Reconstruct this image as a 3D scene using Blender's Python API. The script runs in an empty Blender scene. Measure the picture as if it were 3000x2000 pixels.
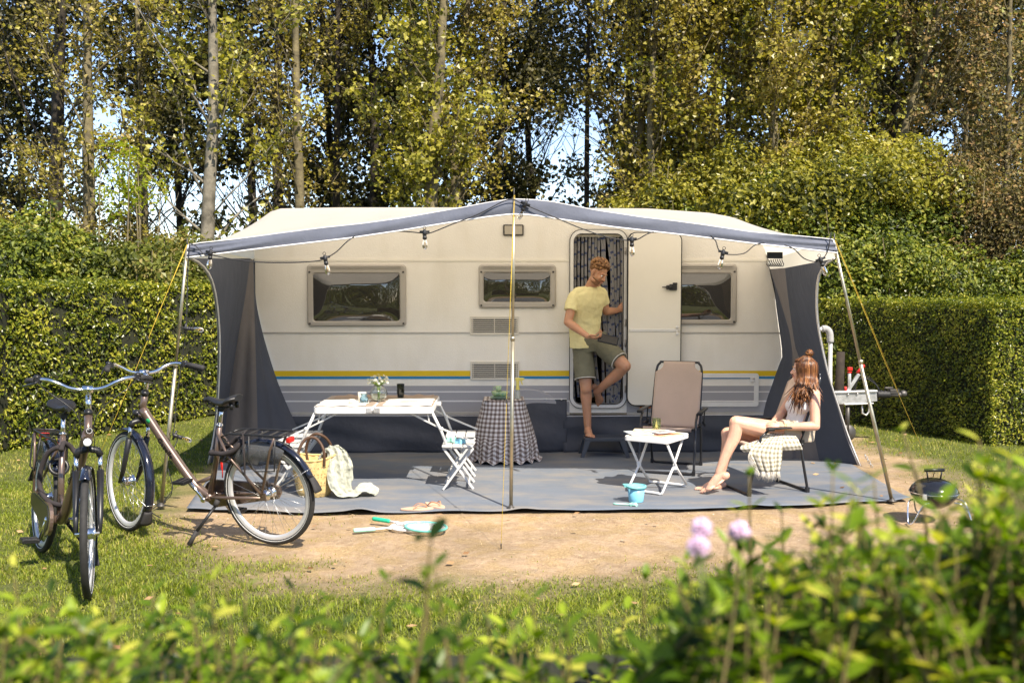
import bpy, math, random
import numpy as np
from mathutils import Vector, Matrix, Euler
random.seed(7)
rs = np.random.RandomState(11)
S = bpy.context.scene
# ---------------------------------------------------------------- camera
CAMH = 1.68; FPX = 2917.0
cd = bpy.data.cameras.new('camera'); cam = bpy.data.objects.new('camera', cd)
S.collection.objects.link(cam); S.camera = cam
cd.lens = 35.0; cd.sensor_width = 36.0; cd.clip_end = 2000; cd.clip_start = 0.05
cam.location = (0, 0, CAMH)
cam.rotation_euler = (math.radians(90 - 3.1), 0, math.radians(-0.6))
cd.dof.use_dof = True; cd.dof.focus_distance = 8.9; cd.dof.aperture_fstop = 3.8
CR = cam.rotation_euler.to_matrix()
# ---------------------------------------------------------------- light
w = bpy.data.worlds.new('World'); S.world = w; w.use_nodes = True
nt = w.node_tree; bg = nt.nodes['Background']
sky = nt.nodes.new('ShaderNodeTexSky'); sky.sky_type = 'NISHITA'; sky.sun_disc = False
SUN_EL = 48.0; sdx, sdy = 0.44, -0.80            # towards the sun
sky.sun_elevation = math.radians(SUN_EL)
sky.sun_rotation = math.atan2(sdx, sdy)
sky.air_density = 0.9; sky.dust_density = 0.15; sky.ozone_density = 3.4
tint = nt.nodes.new('ShaderNodeMix'); tint.data_type = 'RGBA'; tint.blend_type = 'MULTIPLY'; tint.inputs['Factor'].default_value = 1; tint.inputs['B'].default_value = (1.12, .99, .95, 1)
nt.links.new(sky.outputs[0], tint.inputs['A']); nt.links.new(tint.outputs['Result'], bg.inputs[0]); bg.inputs[1].default_value = 0.128
sl = bpy.data.lights.new('sun', 'SUN'); so = bpy.data.objects.new('sun', sl); S.collection.objects.link(so)
sl.energy = 4.9; sl.angle = math.radians(0.53); sl.color = (1.0, 0.90, 0.755)
_h = math.hypot(sdx, sdy)
sdir = Vector((sdx / _h * math.cos(math.radians(SUN_EL)), sdy / _h * math.cos(math.radians(SUN_EL)), math.sin(math.radians(SUN_EL))))
so.rotation_euler = sdir.to_track_quat('Z', 'Y').to_euler(); so.location = (6, -10, 14)
S.view_settings.view_transform = 'Standard'; S.view_settings.look = 'None'
S.view_settings.exposure = 1.06; S.view_settings.gamma = 1.0
S.render.engine = 'CYCLES'
try:
    S.cycles.max_bounces = 10; S.cycles.diffuse_bounces = 5; S.cycles.transmission_bounces = 8; S.cycles.transparent_max_bounces = 12
except Exception: pass

# ---------------------------------------------------------------- measuring
def ray(u, v): return CR @ Vector(((u - 1500) / FPX, (1000 - v) / FPX, -1))
def P(u, v, y):                    # point at depth y seen at (u,v)
    d = ray(u, v); t = y / d.y; return Vector((d.x * t, y, CAMH + d.z * t))
def G(u, v, z=0.0):                # point at height z seen at (u,v)
    d = ray(u, v); t = (z - CAMH) / d.z; return Vector((d.x * t, d.y * t, z))

# ---------------------------------------------------------------- mesh builder
W = {}
def tag(o, label=None, cat=None, group=None, kind=None):
    if label: o['label'] = label
    if cat: o['category'] = cat
    if group: o['group'] = group
    if kind: o['kind'] = kind
    return o
def thing(name, label, cat, loc=(0, 0, 0), rz=0.0, group=None, rot=None):
    o = bpy.data.objects.new(name, None); S.collection.objects.link(o); o.empty_display_size = 0.1
    o.location = loc
    e = Euler(rot) if rot else Euler((0, 0, rz)); o.rotation_euler = e
    W[o.name] = Matrix.Translation(Vector(loc)) @ e.to_matrix().to_4x4()
    return tag(o, label, cat, group)
def V(*a): return Vector(a)
class MB:
    def __init__(s): s.v = []; s.f = []; s.m = []; s.s = []
    def add(s, vs, fs, m=0, sm=False):
        b = len(s.v); s.v += [tuple(p) for p in vs]
        for f in fs: s.f.append(tuple(i + b for i in f)); s.m.append(m); s.s.append(sm)
        return s
    def box(s, c, d, R=None, m=0, taper=1.0):
        c = Vector(c); vs = []
        for z in (-.5, .5):
            for x, y in ((-.5, -.5), (.5, -.5), (.5, .5), (-.5, .5)):
                k = taper if z > 0 else 1.0
                p = Vector((x * d[0] * k, y * d[1] * k, z * d[2])); vs.append(c + (R @ p if R else p))
        return s.add(vs, [(3, 2, 1, 0), (4, 5, 6, 7), (0, 1, 5, 4), (1, 2, 6, 5), (2, 3, 7, 6), (3, 0, 4, 7)], m)
    def bar(s, p, q, w, h, up=(0, 0, 1), m=0):
        p = Vector(p); q = Vector(q); d = q - p; z = d.normalized(); x = z.cross(Vector(up))
        if x.length < 1e-4: x = z.cross(Vector((0, 1, 0)))
        x.normalize(); y = x.cross(z)
        R = Matrix((x, y, z)).transposed()
        return s.box((p + q) / 2, (w, h, d.length), R, m)
    def tube(s, pts, r, n=8, m=0, closed=False, flat=1.0, cap=True):
        pts = [Vector(p) for p in pts]; N = len(pts)
        rr = r if isinstance(r, (list, tuple)) else [r] * N
        t0 = (pts[1] - pts[0]).normalized()
        a = t0.orthogonal().normalized(); vs = []; prev = t0
        for i in range(N):
            if closed: t = (pts[(i + 1) % N] - pts[i - 1]).normalized()
            else: t = (pts[min(i + 1, N - 1)] - pts[max(i - 1, 0)]).normalized()
            q = prev.rotation_difference(t); a = q @ a; a = (a - t * a.dot(t)).normalized(); prev = t
            b = t.cross(a)
            for k in range(n):
                an = 2 * math.pi * k / n
                vs.append(pts[i] + (a * math.cos(an) + b * math.sin(an) * flat) * rr[i])
        fs = []
        M_ = N if closed else N - 1
        for i in range(M_):
            j = (i + 1) % N
            for k in range(n):
                k2 = (k + 1) % n; fs.append((i * n + k, i * n + k2, j * n + k2, j * n + k))
        if not closed and cap: fs.append(tuple(range(n))[::-1]); fs.append(tuple((N - 1) * n + k for k in range(n)))
        return s.add(vs, fs, m, True)
    def lathe(s, prof, n=24, loc=(0, 0, 0), R=None, m=0, sm=True, wob=None, cap=True):
        loc = Vector(loc); vs = []; fs = []
        for (r, z) in prof:
            for k in range(n):
                a = 2 * math.pi * k / n; rr = r * (wob(a, z) if wob else 1)
                p = Vector((rr * math.cos(a), rr * math.sin(a), z)); vs.append(loc + (R @ p if R else p))
        for i in range(len(prof) - 1):
            for k in range(n):
                k2 = (k + 1) % n; fs.append((i * n + k, i * n + k2, (i + 1) * n + k2, (i + 1) * n + k))
        if cap and prof[0][0] > 1e-5: fs.append(tuple(range(n))[::-1])
        if cap and prof[-1][0] > 1e-5: fs.append(tuple((len(prof) - 1) * n + k for k in range(n)))
        return s.add(vs, fs, m, sm)
    def grid(s, rows, m=0, sm=True, wrap=False):
        nr = len(rows); nc = len(rows[0]); vs = [p for r in rows for p in r]; fs = []
        for i in range(nr - 1):
            for j in range(nc if wrap else nc - 1):
                j2 = (j + 1) % nc; fs.append((i * nc + j, i * nc + j2, (i + 1) * nc + j2, (i + 1) * nc + j))
        return s.add(vs, fs, m, sm)
    def prism(s, poly, fn, t0, t1, m=0):   # poly [(a,b)], fn(a,b,t)->point
        n = len(poly); vs = [fn(a, b, t0) for a, b in poly] + [fn(a, b, t1) for a, b in poly]
        fs = [tuple(range(n))[::-1], tuple(range(n, 2 * n))] + [(i, (i + 1) % n, n + (i + 1) % n, n + i) for i in range(n)]
        return s.add(vs, fs, m)
    def ell(s, c, r, R=None, n=12, k=8, m=0):
        c = Vector(c); vs = []; fs = []
        if not isinstance(r, (tuple, list)): r = (r, r, r)
        for i in range(k + 1):
            ph = math.pi * i / k
            for j in range(n):
                th = 2 * math.pi * j / n
                p = Vector((r[0] * math.sin(ph) * math.cos(th), r[1] * math.sin(ph) * math.sin(th), -r[2] * math.cos(ph)))
                vs.append(c + (R @ p if R else p))
        for i in range(k):
            for j in range(n):
                j2 = (j + 1) % n; fs.append((i * n + j, i * n + j2, (i + 1) * n + j2, (i + 1) * n + j))
        return s.add(vs, fs, m, True)
    def torus(s, c, R_, r, ax=(0, 0, 1), n=32, k=8, m=0):
        q = Vector((0, 0, 1)).rotation_difference(Vector(ax)).to_matrix(); c = Vector(c)
        return s.tube([c + q @ Vector((R_ * math.cos(2 * math.pi * i / n), R_ * math.sin(2 * math.pi * i / n), 0)) for i in range(n)], r, k, m, True)
    def xf(s, M4):
        s.v = [tuple(M4 @ Vector(p)) for p in s.v]; return s
    def build(s, name, mats, parent=None, local=False, bevel=0, sub=0, solid=0, smooth=None, weld=False):
        me = bpy.data.meshes.new(name)
        vs = s.v
        if parent is not None and not local:
            I = W[parent.name].inverted(); vs = [tuple(I @ Vector(p)) for p in vs]
        me.from_pydata(vs, [], s.f)
        for mm in (mats if isinstance(mats, (list, tuple)) else [mats]): me.materials.append(mm)
        me.polygons.foreach_set('material_index', s.m)
        me.polygons.foreach_set('use_smooth', [smooth] * len(s.f) if smooth is not None else s.s)
        me.update()
        o = bpy.data.objects.new(name, me); S.collection.objects.link(o)
        if parent is not None: o.parent = parent; W[o.name] = W[parent.name]
        else: W[o.name] = Matrix.Identity(4)
        if weld: md = o.modifiers.new('weld', 'WELD'); md.merge_threshold = 0.0005
        if solid: md = o.modifiers.new('solid', 'SOLIDIFY'); md.thickness = solid; md.offset = 0
        if bevel: md = o.modifiers.new('bevel', 'BEVEL'); md.width = bevel; md.segments = 2; md.limit_method = 'ANGLE'; md.angle_limit = 0.7
        if sub: md = o.modifiers.new('sub', 'SUBSURF'); md.levels = sub; md.render_levels = sub
        return o
def npmesh(name, co, faces4, mat, parent=None, smooth=False, mi=None, mats=None):
    """quads from numpy arrays"""
    me = bpy.data.meshes.new(name); n = len(faces4)
    me.vertices.add(len(co)); me.vertices.foreach_set('co', co.astype(np.float32).ravel())
    me.loops.add(n * 4); me.loops.foreach_set('vertex_index', faces4.astype(np.int32).ravel())
    me.polygons.add(n); me.polygons.foreach_set('loop_start', np.arange(0, 4 * n, 4, dtype=np.int32))
    try: me.polygons.foreach_set('loop_total', np.full(n, 4, dtype=np.int32))
    except Exception: pass
    for mm in (mats or [mat]): me.materials.append(mm)
    if mi is not None: me.polygons.foreach_set('material_index', mi.astype(np.int32))
    me.polygons.foreach_set('use_smooth', [smooth] * n)
    me.update(calc_edges=True); me.validate()
    o = bpy.data.objects.new(name, me); S.collection.objects.link(o)
    if parent is not None: o.parent = parent; o.matrix_parent_inverse = W[parent.name].inverted()
    W[o.name] = W[parent.name] if parent is not None else Matrix.Identity(4)
    return o
def bez(pts, n=8):
    """Catmull-Rom through points"""
    pts = [Vector(p) for p in pts]; out = []
    for i in range(len(pts) - 1):
        p0 = pts[max(i - 1, 0)]; p1 = pts[i]; p2 = pts[i + 1]; p3 = pts[min(i + 2, len(pts) - 1)]
        for k in range(n):
            t = k / n
            out.append(0.5 * ((2 * p1) + (p2 - p0) * t + (2 * p0 - 5 * p1 + 4 * p2 - p3) * t * t + (3 * p1 - p0 - 3 * p2 + p3) * t ** 3))
    out.append(pts[-1]); return out
def lerpc(pts, xs):
    """interpolate a polyline given as [(x,...)] by first coordinate"""
    a = np.array(pts, float); return [np.array([np.interp(x, a[:, 0], a[:, k]) for k in range(a.shape[1])]) for x in xs]
def resample(pts, n):
    pts = [Vector(p) for p in pts]; d = [0]
    for i in range(1, len(pts)): d.append(d[-1] + (pts[i] - pts[i - 1]).length)
    a = np.array([tuple(p) for p in pts]); q = np.linspace(0, d[-1], n)
    return [Vector([np.interp(t, d, a[:, k]) for k in range(3)]) for t in q]
def rrect(x0, x1, z0, z1, r, k=5):
    o = []
    for cx, cz, a0 in ((x1 - r, z0 + r, -90), (x1 - r, z1 - r, 0), (x0 + r, z1 - r, 90), (x0 + r, z0 + r, 180)):
        for i in range(k + 1):
            a = math.radians(a0 + 90 * i / k); o.append((cx + r * math.cos(a), cz + r * math.sin(a)))
    return o

# ---------------------------------------------------------------- materials
def mat(name, col, rough=0.5, metal=0.0, var=0.08, vs=8.0, bump=0.0, bs=80.0, trans=0.0, alpha=1.0, coat=0.0, spec=0.5, sheen=0.0, ior=1.45, sss=0.0, weave=0, rvar=0.0, col2=None):
    m = bpy.data.materials.new(name); m.use_nodes = True; n = m.node_tree.nodes; l = m.node_tree.links
    b = n['Principled BSDF']; b.inputs['Roughness'].default_value = rough; b.inputs['Metallic'].default_value = metal
    b.inputs['IOR'].default_value = ior; b.inputs['Specular IOR Level'].default_value = spec
    b.inputs['Transmission Weight'].default_value = trans; b.inputs['Alpha'].default_value = alpha
    b.inputs['Coat Weight'].default_value = coat; b.inputs['Sheen Weight'].default_value = sheen
    if sss: b.inputs['Subsurface Weight'].default_value = sss; b.inputs['Subsurface Radius'].default_value = (0.012, 0.005, 0.003); b.inputs['Subsurface Scale'].default_value = 1.0
    tc = n.new('ShaderNodeTexCoord')
    c = tuple(col) + (1,)
    if var > 0:
        nz = n.new('ShaderNodeTexNoise'); nz.inputs['Scale'].default_value = vs; nz.inputs['Detail'].default_value = 6; nz.inputs['Roughness'].default_value = 0.65
        l.new(tc.outputs['Object'], nz.inputs['Vector'])
        r = n.new('ShaderNodeValToRGB'); r.color_ramp.elements[0].position = 0.32; r.color_ramp.elements[1].position = 0.68
        if col2 is None:
            r.color_ramp.elements[0].color = tuple(max(0, x * (1 - var)) for x in col) + (1,); r.color_ramp.elements[1].color = tuple(min(1, x * (1 + var)) for x in col) + (1,)
        else:
            r.color_ramp.elements[0].color = c; r.color_ramp.elements[1].color = tuple(col2) + (1,)
        l.new(nz.outputs['Fac'], r.inputs['Fac']); l.new(r.outputs['Color'], b.inputs['Base Color'])
        if rvar:
            mr = n.new('ShaderNodeMapRange'); mr.inputs['To Min'].default_value = max(0, rough - rvar); mr.inputs['To Max'].default_value = min(1, rough + rvar)
            l.new(nz.outputs['Fac'], mr.inputs['Value']); l.new(mr.outputs['Result'], b.inputs['Roughness'])
    else: b.inputs['Base Color'].default_value = c
    if bump:
        n2 = n.new('ShaderNodeTexNoise'); n2.inputs['Scale'].default_value = bs; n2.inputs['Detail'].default_value = 4
        l.new(tc.outputs['Object'], n2.inputs['Vector'])
        bm = n.new('ShaderNodeBump'); bm.inputs['Strength'].default_value = bump; bm.inputs['Distance'].default_value = 0.3 / bs
        l.new(n2.outputs['Fac'], bm.inputs['Height']); l.new(bm.outputs['Normal'], b.inputs['Normal'])
    return m
def leafmat(name, cols, rough=0.42, tr=0.45, spec=0.5, patch=1.2):
    """cols: list of (pos,(r,g,b)) chosen per leaf"""
    m = bpy.data.materials.new(name); m.use_nodes = True; n = m.node_tree.nodes; l = m.node_tree.links
    b = n['Principled BSDF']; out = n['Material Output']
    g = n.new('ShaderNodeNewGeometry'); tc = n.new('ShaderNodeTexCoord')
    nz = n.new('ShaderNodeTexNoise'); nz.inputs['Scale'].default_value = patch; nz.inputs['Detail'].default_value = 2; l.new(tc.outputs['Object'], nz.inputs['Vector'])
    ma = n.new('ShaderNodeMath'); ma.operation = 'MULTIPLY_ADD'; ma.inputs[1].default_value = 1.3; ma.inputs[2].default_value = -0.65
    l.new(nz.outputs['Fac'], ma.inputs[0])
    ad = n.new('ShaderNodeMath'); ad.operation = 'ADD'; ad.use_clamp = True; l.new(g.outputs['Random Per Island'], ad.inputs[0]); l.new(ma.outputs[0], ad.inputs[1])
    r = n.new('ShaderNodeValToRGB'); e = r.color_ramp.elements
    for i, (p, c) in enumerate(cols):
        x = e[i] if i < 2 else e.new(p)
        x.position = p; x.color = tuple(c) + (1,)
    l.new(ad.outputs[0], r.inputs['Fac']); l.new(r.outputs['Color'], b.inputs['Base Color'])
    b.inputs['Roughness'].default_value = rough; b.inputs['Specular IOR Level'].default_value = spec * .7
    t = n.new('ShaderNodeBsdfTranslucent'); hs = n.new('ShaderNodeHueSaturation'); hs.inputs['Value'].default_value = 1.5; hs.inputs['Saturation'].default_value = 1.1
    l.new(r.outputs['Color'], hs.inputs['Color']); l.new(hs.outputs['Color'], t.inputs['Color'])
    mx = n.new('ShaderNodeMixShader'); mx.inputs[0].default_value = tr
    l.new(b.outputs[0], mx.inputs[1]); l.new(t.outputs[0], mx.inputs[2]); l.new(mx.outputs[0], out.inputs['Surface'])
    return m
def strandmat(name, cols, rough=.4):
    m = mat(name, cols[0][1], rough, var=0, spec=.4); n = m.node_tree.nodes; l = m.node_tree.links
    g = n.new('ShaderNodeNewGeometry'); r = n.new('ShaderNodeValToRGB'); e = r.color_ramp.elements
    for i, (p, c) in enumerate(cols):
        x = e[i] if i < 2 else e.new(p)
        x.position = p; x.color = tuple(c) + (1,)
    l.new(g.outputs['Random Per Island'], r.inputs['Fac']); l.new(r.outputs['Color'], n['Principled BSDF'].inputs['Base Color']); return m
def clothmat(name, col, tr=0.3, rough=0.85, var=0.06, vs=3.0, tcol=None, bump=0.15, bs=25):
    m = mat(name, col, rough, var=var, vs=vs, bump=bump, bs=bs, spec=0.3); n = m.node_tree.nodes; l = m.node_tree.links
    b = n['Principled BSDF']; out = n['Material Output']
    t = n.new('ShaderNodeBsdfTranslucent'); t.inputs['Color'].default_value = tuple(tcol or col) + (1,)
    mx = n.new('ShaderNodeMixShader'); mx.inputs[0].default_value = tr
    l.new(b.outputs[0], mx.inputs[1]); l.new(t.outputs[0], mx.inputs[2]); l.new(mx.outputs[0], out.inputs['Surface'])
    return m
def checkmat(name, c1, c2, c3, scale, rough=0.9, tr=0.1):
    """gingham woven from two sets of bands in UV space"""
    m = bpy.data.materials.new(name); m.use_nodes = True; n = m.node_tree.nodes; l = m.node_tree.links
    b = n['Principled BSDF']; b.inputs['Roughness'].default_value = rough
    uv = n.new('ShaderNodeUVMap'); sp = n.new('ShaderNodeSeparateXYZ'); l.new(uv.outputs[0], sp.inputs[0])
    outs = []
    for k in (0, 1):
        a = n.new('ShaderNodeMath'); a.operation = 'MULTIPLY'; a.inputs[1].default_value = scale; l.new(sp.outputs[k], a.inputs[0])
        f = n.new('ShaderNodeMath'); f.operation = 'FRACT'; l.new(a.outputs[0], f.inputs[0])
        g = n.new('ShaderNodeMath'); g.operation = 'GREATER_THAN'; g.inputs[1].default_value = 0.5; l.new(f.outputs[0], g.inputs[0]); outs.append(g)
    s = n.new('ShaderNodeMath'); s.operation = 'ADD'; l.new(outs[0].outputs[0], s.inputs[0]); l.new(outs[1].outputs[0], s.inputs[1])
    d = n.new('ShaderNodeMath'); d.operation = 'MULTIPLY'; d.inputs[1].default_value = 0.5; l.new(s.outputs[0], d.inputs[0])
    r = n.new('ShaderNodeValToRGB'); r.color_ramp.interpolation = 'CONSTANT'; e = r.color_ramp.elements
    e[0].position = 0; e[0].color = tuple(c1) + (1,); e[1].position = 0.25; e[1].color = tuple(c2) + (1,); x = e.new(0.75); x.color = tuple(c3) + (1,)
    l.new(d.outputs[0], r.inputs['Fac']); l.new(r.outputs['Color'], b.inputs['Base Color'])
    return m
def setuv(o, uvs):
    """uvs per vertex"""
    me = o.data; lay = me.uv_layers.new(name='UVMap'); 
    for lp in me.loops: lay.data[lp.index].uv = uvs[lp.vertex_index]
def textmesh(txt, size, M4, material, name, parent, ext=0.0006, spacing=1.0):
    c = bpy.data.curves.new('lettering', 'FONT'); c.body = txt; c.size = size; c.extrude = ext; c.align_x = 'CENTER'; c.align_y = 'CENTER'; c.space_character = spacing; c.offset = size * 0.012
    o = bpy.data.objects.new('lettering_tmp', c); S.collection.objects.link(o)
    dg = bpy.context.evaluated_depsgraph_get(); me = bpy.data.meshes.new_from_object(o.evaluated_get(dg))
    bpy.data.objects.remove(o); me.transform(M4); me.materials.clear(); me.materials.append(material)
    q = bpy.data.objects.new(name, me); S.collection.objects.link(q)
    if parent is not None: q.parent = parent
    W[q.name] = W[parent.name] if parent is not None else Matrix.Identity(4)
    return q
# ================================================================ GROUND
def inpoly(X, Y, poly):
    c = np.zeros(X.shape, bool); n = len(poly)
    for i in range(n):
        x1, y1 = poly[i]; x2, y2 = poly[i - 1]
        t = ((y1 > Y) != (y2 > Y)) & (X < (x2 - x1) * (Y - y1) / (y2 - y1 + 1e-12) + x1); c ^= t
    return c
def pdist(X, Y, poly):
    d = np.full(X.shape, 1e9); n = len(poly)
    for i in range(n):
        x1, y1 = poly[i]; x2, y2 = poly[i - 1]; dx, dy = x2 - x1, y2 - y1
        t = np.clip(((X - x1) * dx + (Y - y1) * dy) / (dx * dx + dy * dy), 0, 1)
        d = np.minimum(d, np.hypot(X - x1 - t * dx, Y - y1 - t * dy))
    return d
_dp = [(560, 1440), (470, 1500), (520, 1560), (640, 1610), (830, 1655), (700, 1680), (900, 1712), (1100, 1722), (1400, 1712), (1650, 1690), (1950, 1680), (2300, 1690),
       (2600, 1660), (2830, 1600), (2900, 1500), (2820, 1420), (2740, 1380), (2650, 1340), (2520, 1300), (2460, 1262)]
DIRT = [tuple(G(u, v).xy) for u, v in _dp] + [(3.6, 14.0), (-2.8, 14.0), (-2.8, 10.2)]
_ph = rs.rand(24, 3) * 6.28; _fr = (rs.rand(24, 2) - .5)
def fnoise(X, Y, sc=1.0, a=0, b=12):
    o = 0
    for i in range(a, b):
        k = sc * (1 + 1.4 * (i - a)); o = o + np.sin(X * k * (_fr[i, 0] * 4 + .6) + Y * k * (_fr[i, 1] * 4 - .5) + _ph[i, 0]) * np.cos(Y * k * (_fr[i, 0] * 3 + .8) + X * k * _fr[i, 1] * 2 + _ph[i, 1]) / (1 + .35 * (i - a))
    return o / 3.0
def grassmask(X, Y):
    ins = inpoly(X, Y, DIRT); d = pdist(X, Y, DIRT) * np.where(ins, -1, 1)
    d = d + 0.30 * fnoise(X, Y, 1.6)
    return np.clip(0.5 + d / 0.55, 0, 1)
def axis(lo, hi, step, far):
    a = list(np.arange(lo, hi + 1e-6, step)); s = step
    x = hi; up = []
    while x < far: s *= 1.35; x += s; up.append(x)
    x = lo; s = step; dn = []
    while x > -far: s *= 1.35; x -= s; dn.append(x)
    return np.array(dn[::-1] + a + up)
def build_ground():
    xs = axis(-7, 7, 0.06, 400); ys = axis(2.6, 13, 0.06, 400)
    X, Y = np.meshgrid(xs, ys); m = grassmask(X, Y)
    near = (np.abs(X) < 7.5) & (Y > 2) & (Y < 13.5)
    Z = np.where(near, 0.012 * fnoise(X, Y, 1.2) * (1 - .0 * m) + 0.006 * fnoise(X, Y, 6.0, 8, 20) - 0.014, -0.012)
    Z = Z - 0.012 * np.clip((2.72 - np.abs(X + .05)) * 3, 0, 1) * np.clip((Y - 7.3) * 3, 0, 1) * (near)
    co = np.stack([X, Y, Z], -1).reshape(-1, 3); nx = len(xs); ny = len(ys)
    i, j = np.meshgrid(np.arange(nx - 1), np.arange(ny - 1)); a = (j * nx + i).ravel()
    f = np.stack([a, a + 1, a + nx + 1, a + nx], -1)
    m_ = bpy.data.materials.new('ground'); m_.use_nodes = True; n = m_.node_tree.nodes; l = m_.node_tree.links
    b = n['Principled BSDF']; b.inputs['Roughness'].default_value = 0.95; b.inputs['Specular IOR Level'].default_value = 0.2
    tc = n.new('ShaderNodeTexCoord'); at = n.new('ShaderNodeAttribute'); at.attribute_name = 'grass'
    def noise(sc, det=6, ro=.6):
        z = n.new('ShaderNodeTexNoise'); z.inputs['Scale'].default_value = sc; z.inputs['Detail'].default_value = det; z.inputs['Roughness'].default_value = ro
        l.new(tc.outputs['Object'], z.inputs['Vector']); return z
    def ramp(src, stops):
        r = n.new('ShaderNodeValToRGB'); e = r.color_ramp.elements
        for k, (p, c) in enumerate(stops):
            x = e[k] if k < 2 else e.new(p)
            x.position = p; x.color = tuple(c) + (1,)
        l.new(src, r.inputs['Fac']); return r
    def mix(fac, c1, c2):
        x = n.new('ShaderNodeMix'); x.data_type = 'RGBA'; l.new(fac, x.inputs['Factor']); l.new(c1, x.inputs['A']); l.new(c2, x.inputs['B']); return x.outputs['Result']
    n1 = noise(1.3); n2 = noise(14, 8, .75); n3 = noise(60, 6, .7); n4 = noise(4.5, 5)
    dirt = ramp(n2.outputs['Fac'], [(.3, (.31, .215, .13)), (.52, (.44, .325, .21)), (.72, (.53, .41, .28))])
    straw = ramp(n3.outputs['Fac'], [(.35, (.30, .205, .10)), (.65, (.52, .39, .215))])
    sm = ramp(n4.outputs['Fac'], [(.46, (0, 0, 0)), (.58, (.85, .85, .85))])
    c1 = mix(sm.outputs['Color'], dirt.outputs['Color'], straw.outputs['Color'])
    pb = ramp(n1.outputs['Fac'], [(.35, (.76, .75, .74)), (.65, (1.08, 1.05, 1.02))])
    mu = n.new('ShaderNodeMix'); mu.data_type = 'RGBA'; mu.blend_type = 'MULTIPLY'; mu.inputs['Factor'].default_value = 1; l.new(c1, mu.inputs['A']); l.new(pb.outputs['Color'], mu.inputs['B'])
    gr = ramp(n3.outputs['Fac'], [(.3, (.05, .06, .018)), (.5, (.10, .12, .03)), (.72, (.2, .18, .07))])
    fin = mix(at.outputs['Fac'], mu.outputs['Result'], gr.outputs['Color']); l.new(fin, b.inputs['Base Color'])
    bp = n.new('ShaderNodeBump'); bp.inputs['Strength'].default_value = .9; bp.inputs['Distance'].default_value = .018
    ad = n.new('ShaderNodeMath'); ad.operation = 'ADD'; l.new(n2.outputs['Fac'], ad.inputs[0]); l.new(n3.outputs['Fac'], ad.inputs[1]); l.new(ad.outputs[0], bp.inputs['Height']); l.new(bp.outputs['Normal'], b.inputs['Normal'])
    o = npmesh('ground', co, f, m_, smooth=True); tag(o, kind='structure')
    at_ = o.data.attributes.new('grass', 'FLOAT', 'POINT'); at_.data.foreach_set('value', m.ravel().astype(np.float32))
build_ground()

GRASSM = leafmat('grass_blade', [(0, (.10, .135, .010)), (.4, (.185, .23, .018)), (.82, (.29, .32, .035)), (1, (.45, .38, .12))], rough=.5, tr=.35, patch=.9)
def build_grass():
    P0 = []
    # lawn in front and left, and the right hand verge; density thins with the dirt mask
    for (x0, x1, y0, y1, n) in ((-4.6, 4.6, 3.3, 6.4, 190000), (-5.6, -0.9, 6.4, 8.6, 60000), (-5.6, -2.5, 8.6, 13, 26000), (2.4, 7, 6.0, 13, 60000)):
        X = rs.uniform(x0, x1, n); Y = rs.uniform(y0, y1, n); m = grassmask(X, Y)
        m = np.maximum(m * 1.0, 0.012 + .05 * (fnoise(X, Y, 2.3, 4, 14) > .32))
        k = rs.rand(n) < m ** 1.3
        k &= ~((np.abs(X) < 2.75) & (Y > 7.4)); P0.append(np.stack([X[k], Y[k], m[k]], -1))
    A = np.concatenate(P0); n = len(A)
    clump = 0.7 + .6 * (fnoise(A[:, 0], A[:, 1], 5, 6, 20) + .3)
    h = rs.uniform(.012, .038, n) * np.clip(clump, .45, 1.3) * (.55 + .45 * A[:, 2]); wd = rs.uniform(.0017, .0034, n)
    th = rs.uniform(0, 6.283, n); ln = rs.uniform(.2, 1.3, n) * h
    d = np.stack([np.cos(th), np.sin(th), np.zeros(n)], -1); s_ = np.stack([-np.sin(th), np.cos(th), np.zeros(n)], -1)
    b = np.stack([A[:, 0], A[:, 1], np.full(n, -.016)], -1); up = np.array([0, 0, 1.0])
    p = [b - s_ * wd[:, None], b + s_ * wd[:, None],
         b + up * (h * .62)[:, None] + d * (ln * .35)[:, None] + s_ * (wd * .8)[:, None], b + up * (h * .62)[:, None] + d * (ln * .35)[:, None] - s_ * (wd * .8)[:, None],
         b + up * h[:, None] + d * ln[:, None] + s_ * (wd * .15)[:, None], b + up * h[:, None] + d * ln[:, None] - s_ * (wd * .15)[:, None]]
    co = np.stack(p, 1).reshape(-1, 3); i = np.arange(n) * 6
    f = np.concatenate([np.stack([i, i + 1, i + 2, i + 3], -1), np.stack([i + 3, i + 2, i + 4, i + 5], -1)])
    o = npmesh('grass', co, f, GRASSM); tag(o, kind='stuff')
build_grass()
def litter(name, n, L, wd, cols, dirt, lift):
    X = rs.uniform(-5, 5, n); Y = rs.uniform(4.2, 11.5, n); m = grassmask(X, Y); k = (m < .5) if dirt else (rs.rand(n) < .9); k &= ~((np.abs(X) < 2.8) & (Y > 7.35)); k &= (fnoise(X, Y, 1.7, 2, 12) > -.25) if dirt else True
    X, Y = X[k], Y[k]; n = len(X); C = np.column_stack([X, Y, np.full(n, lift) + rs.rand(n) * .006]); r = rs.uniform(.5, 1.4, n)[:, None]; th = rs.uniform(0, 6.28, n)
    a = np.column_stack([np.cos(th), np.sin(th), rs.normal(0, .12, n)]); b = np.column_stack([-np.sin(th), np.cos(th), rs.normal(0, .2, n)])
    co = np.stack([C - a * L * r / 2, C + b * wd * r / 2, C + a * L * r / 2, C - b * wd * r / 2], 1).reshape(-1, 3); i = np.arange(n) * 4
    o = npmesh(name, co, np.stack([i, i + 1, i + 2, i + 3], -1), leafmat(name, cols, .8, .1)); tag(o, kind='stuff')
litter('straw_litter', 26000, .034, .0028, [(0, (.22, .15, .07)), (.5, (.46, .34, .17)), (1, (.62, .50, .28))], True, -.004)
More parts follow.
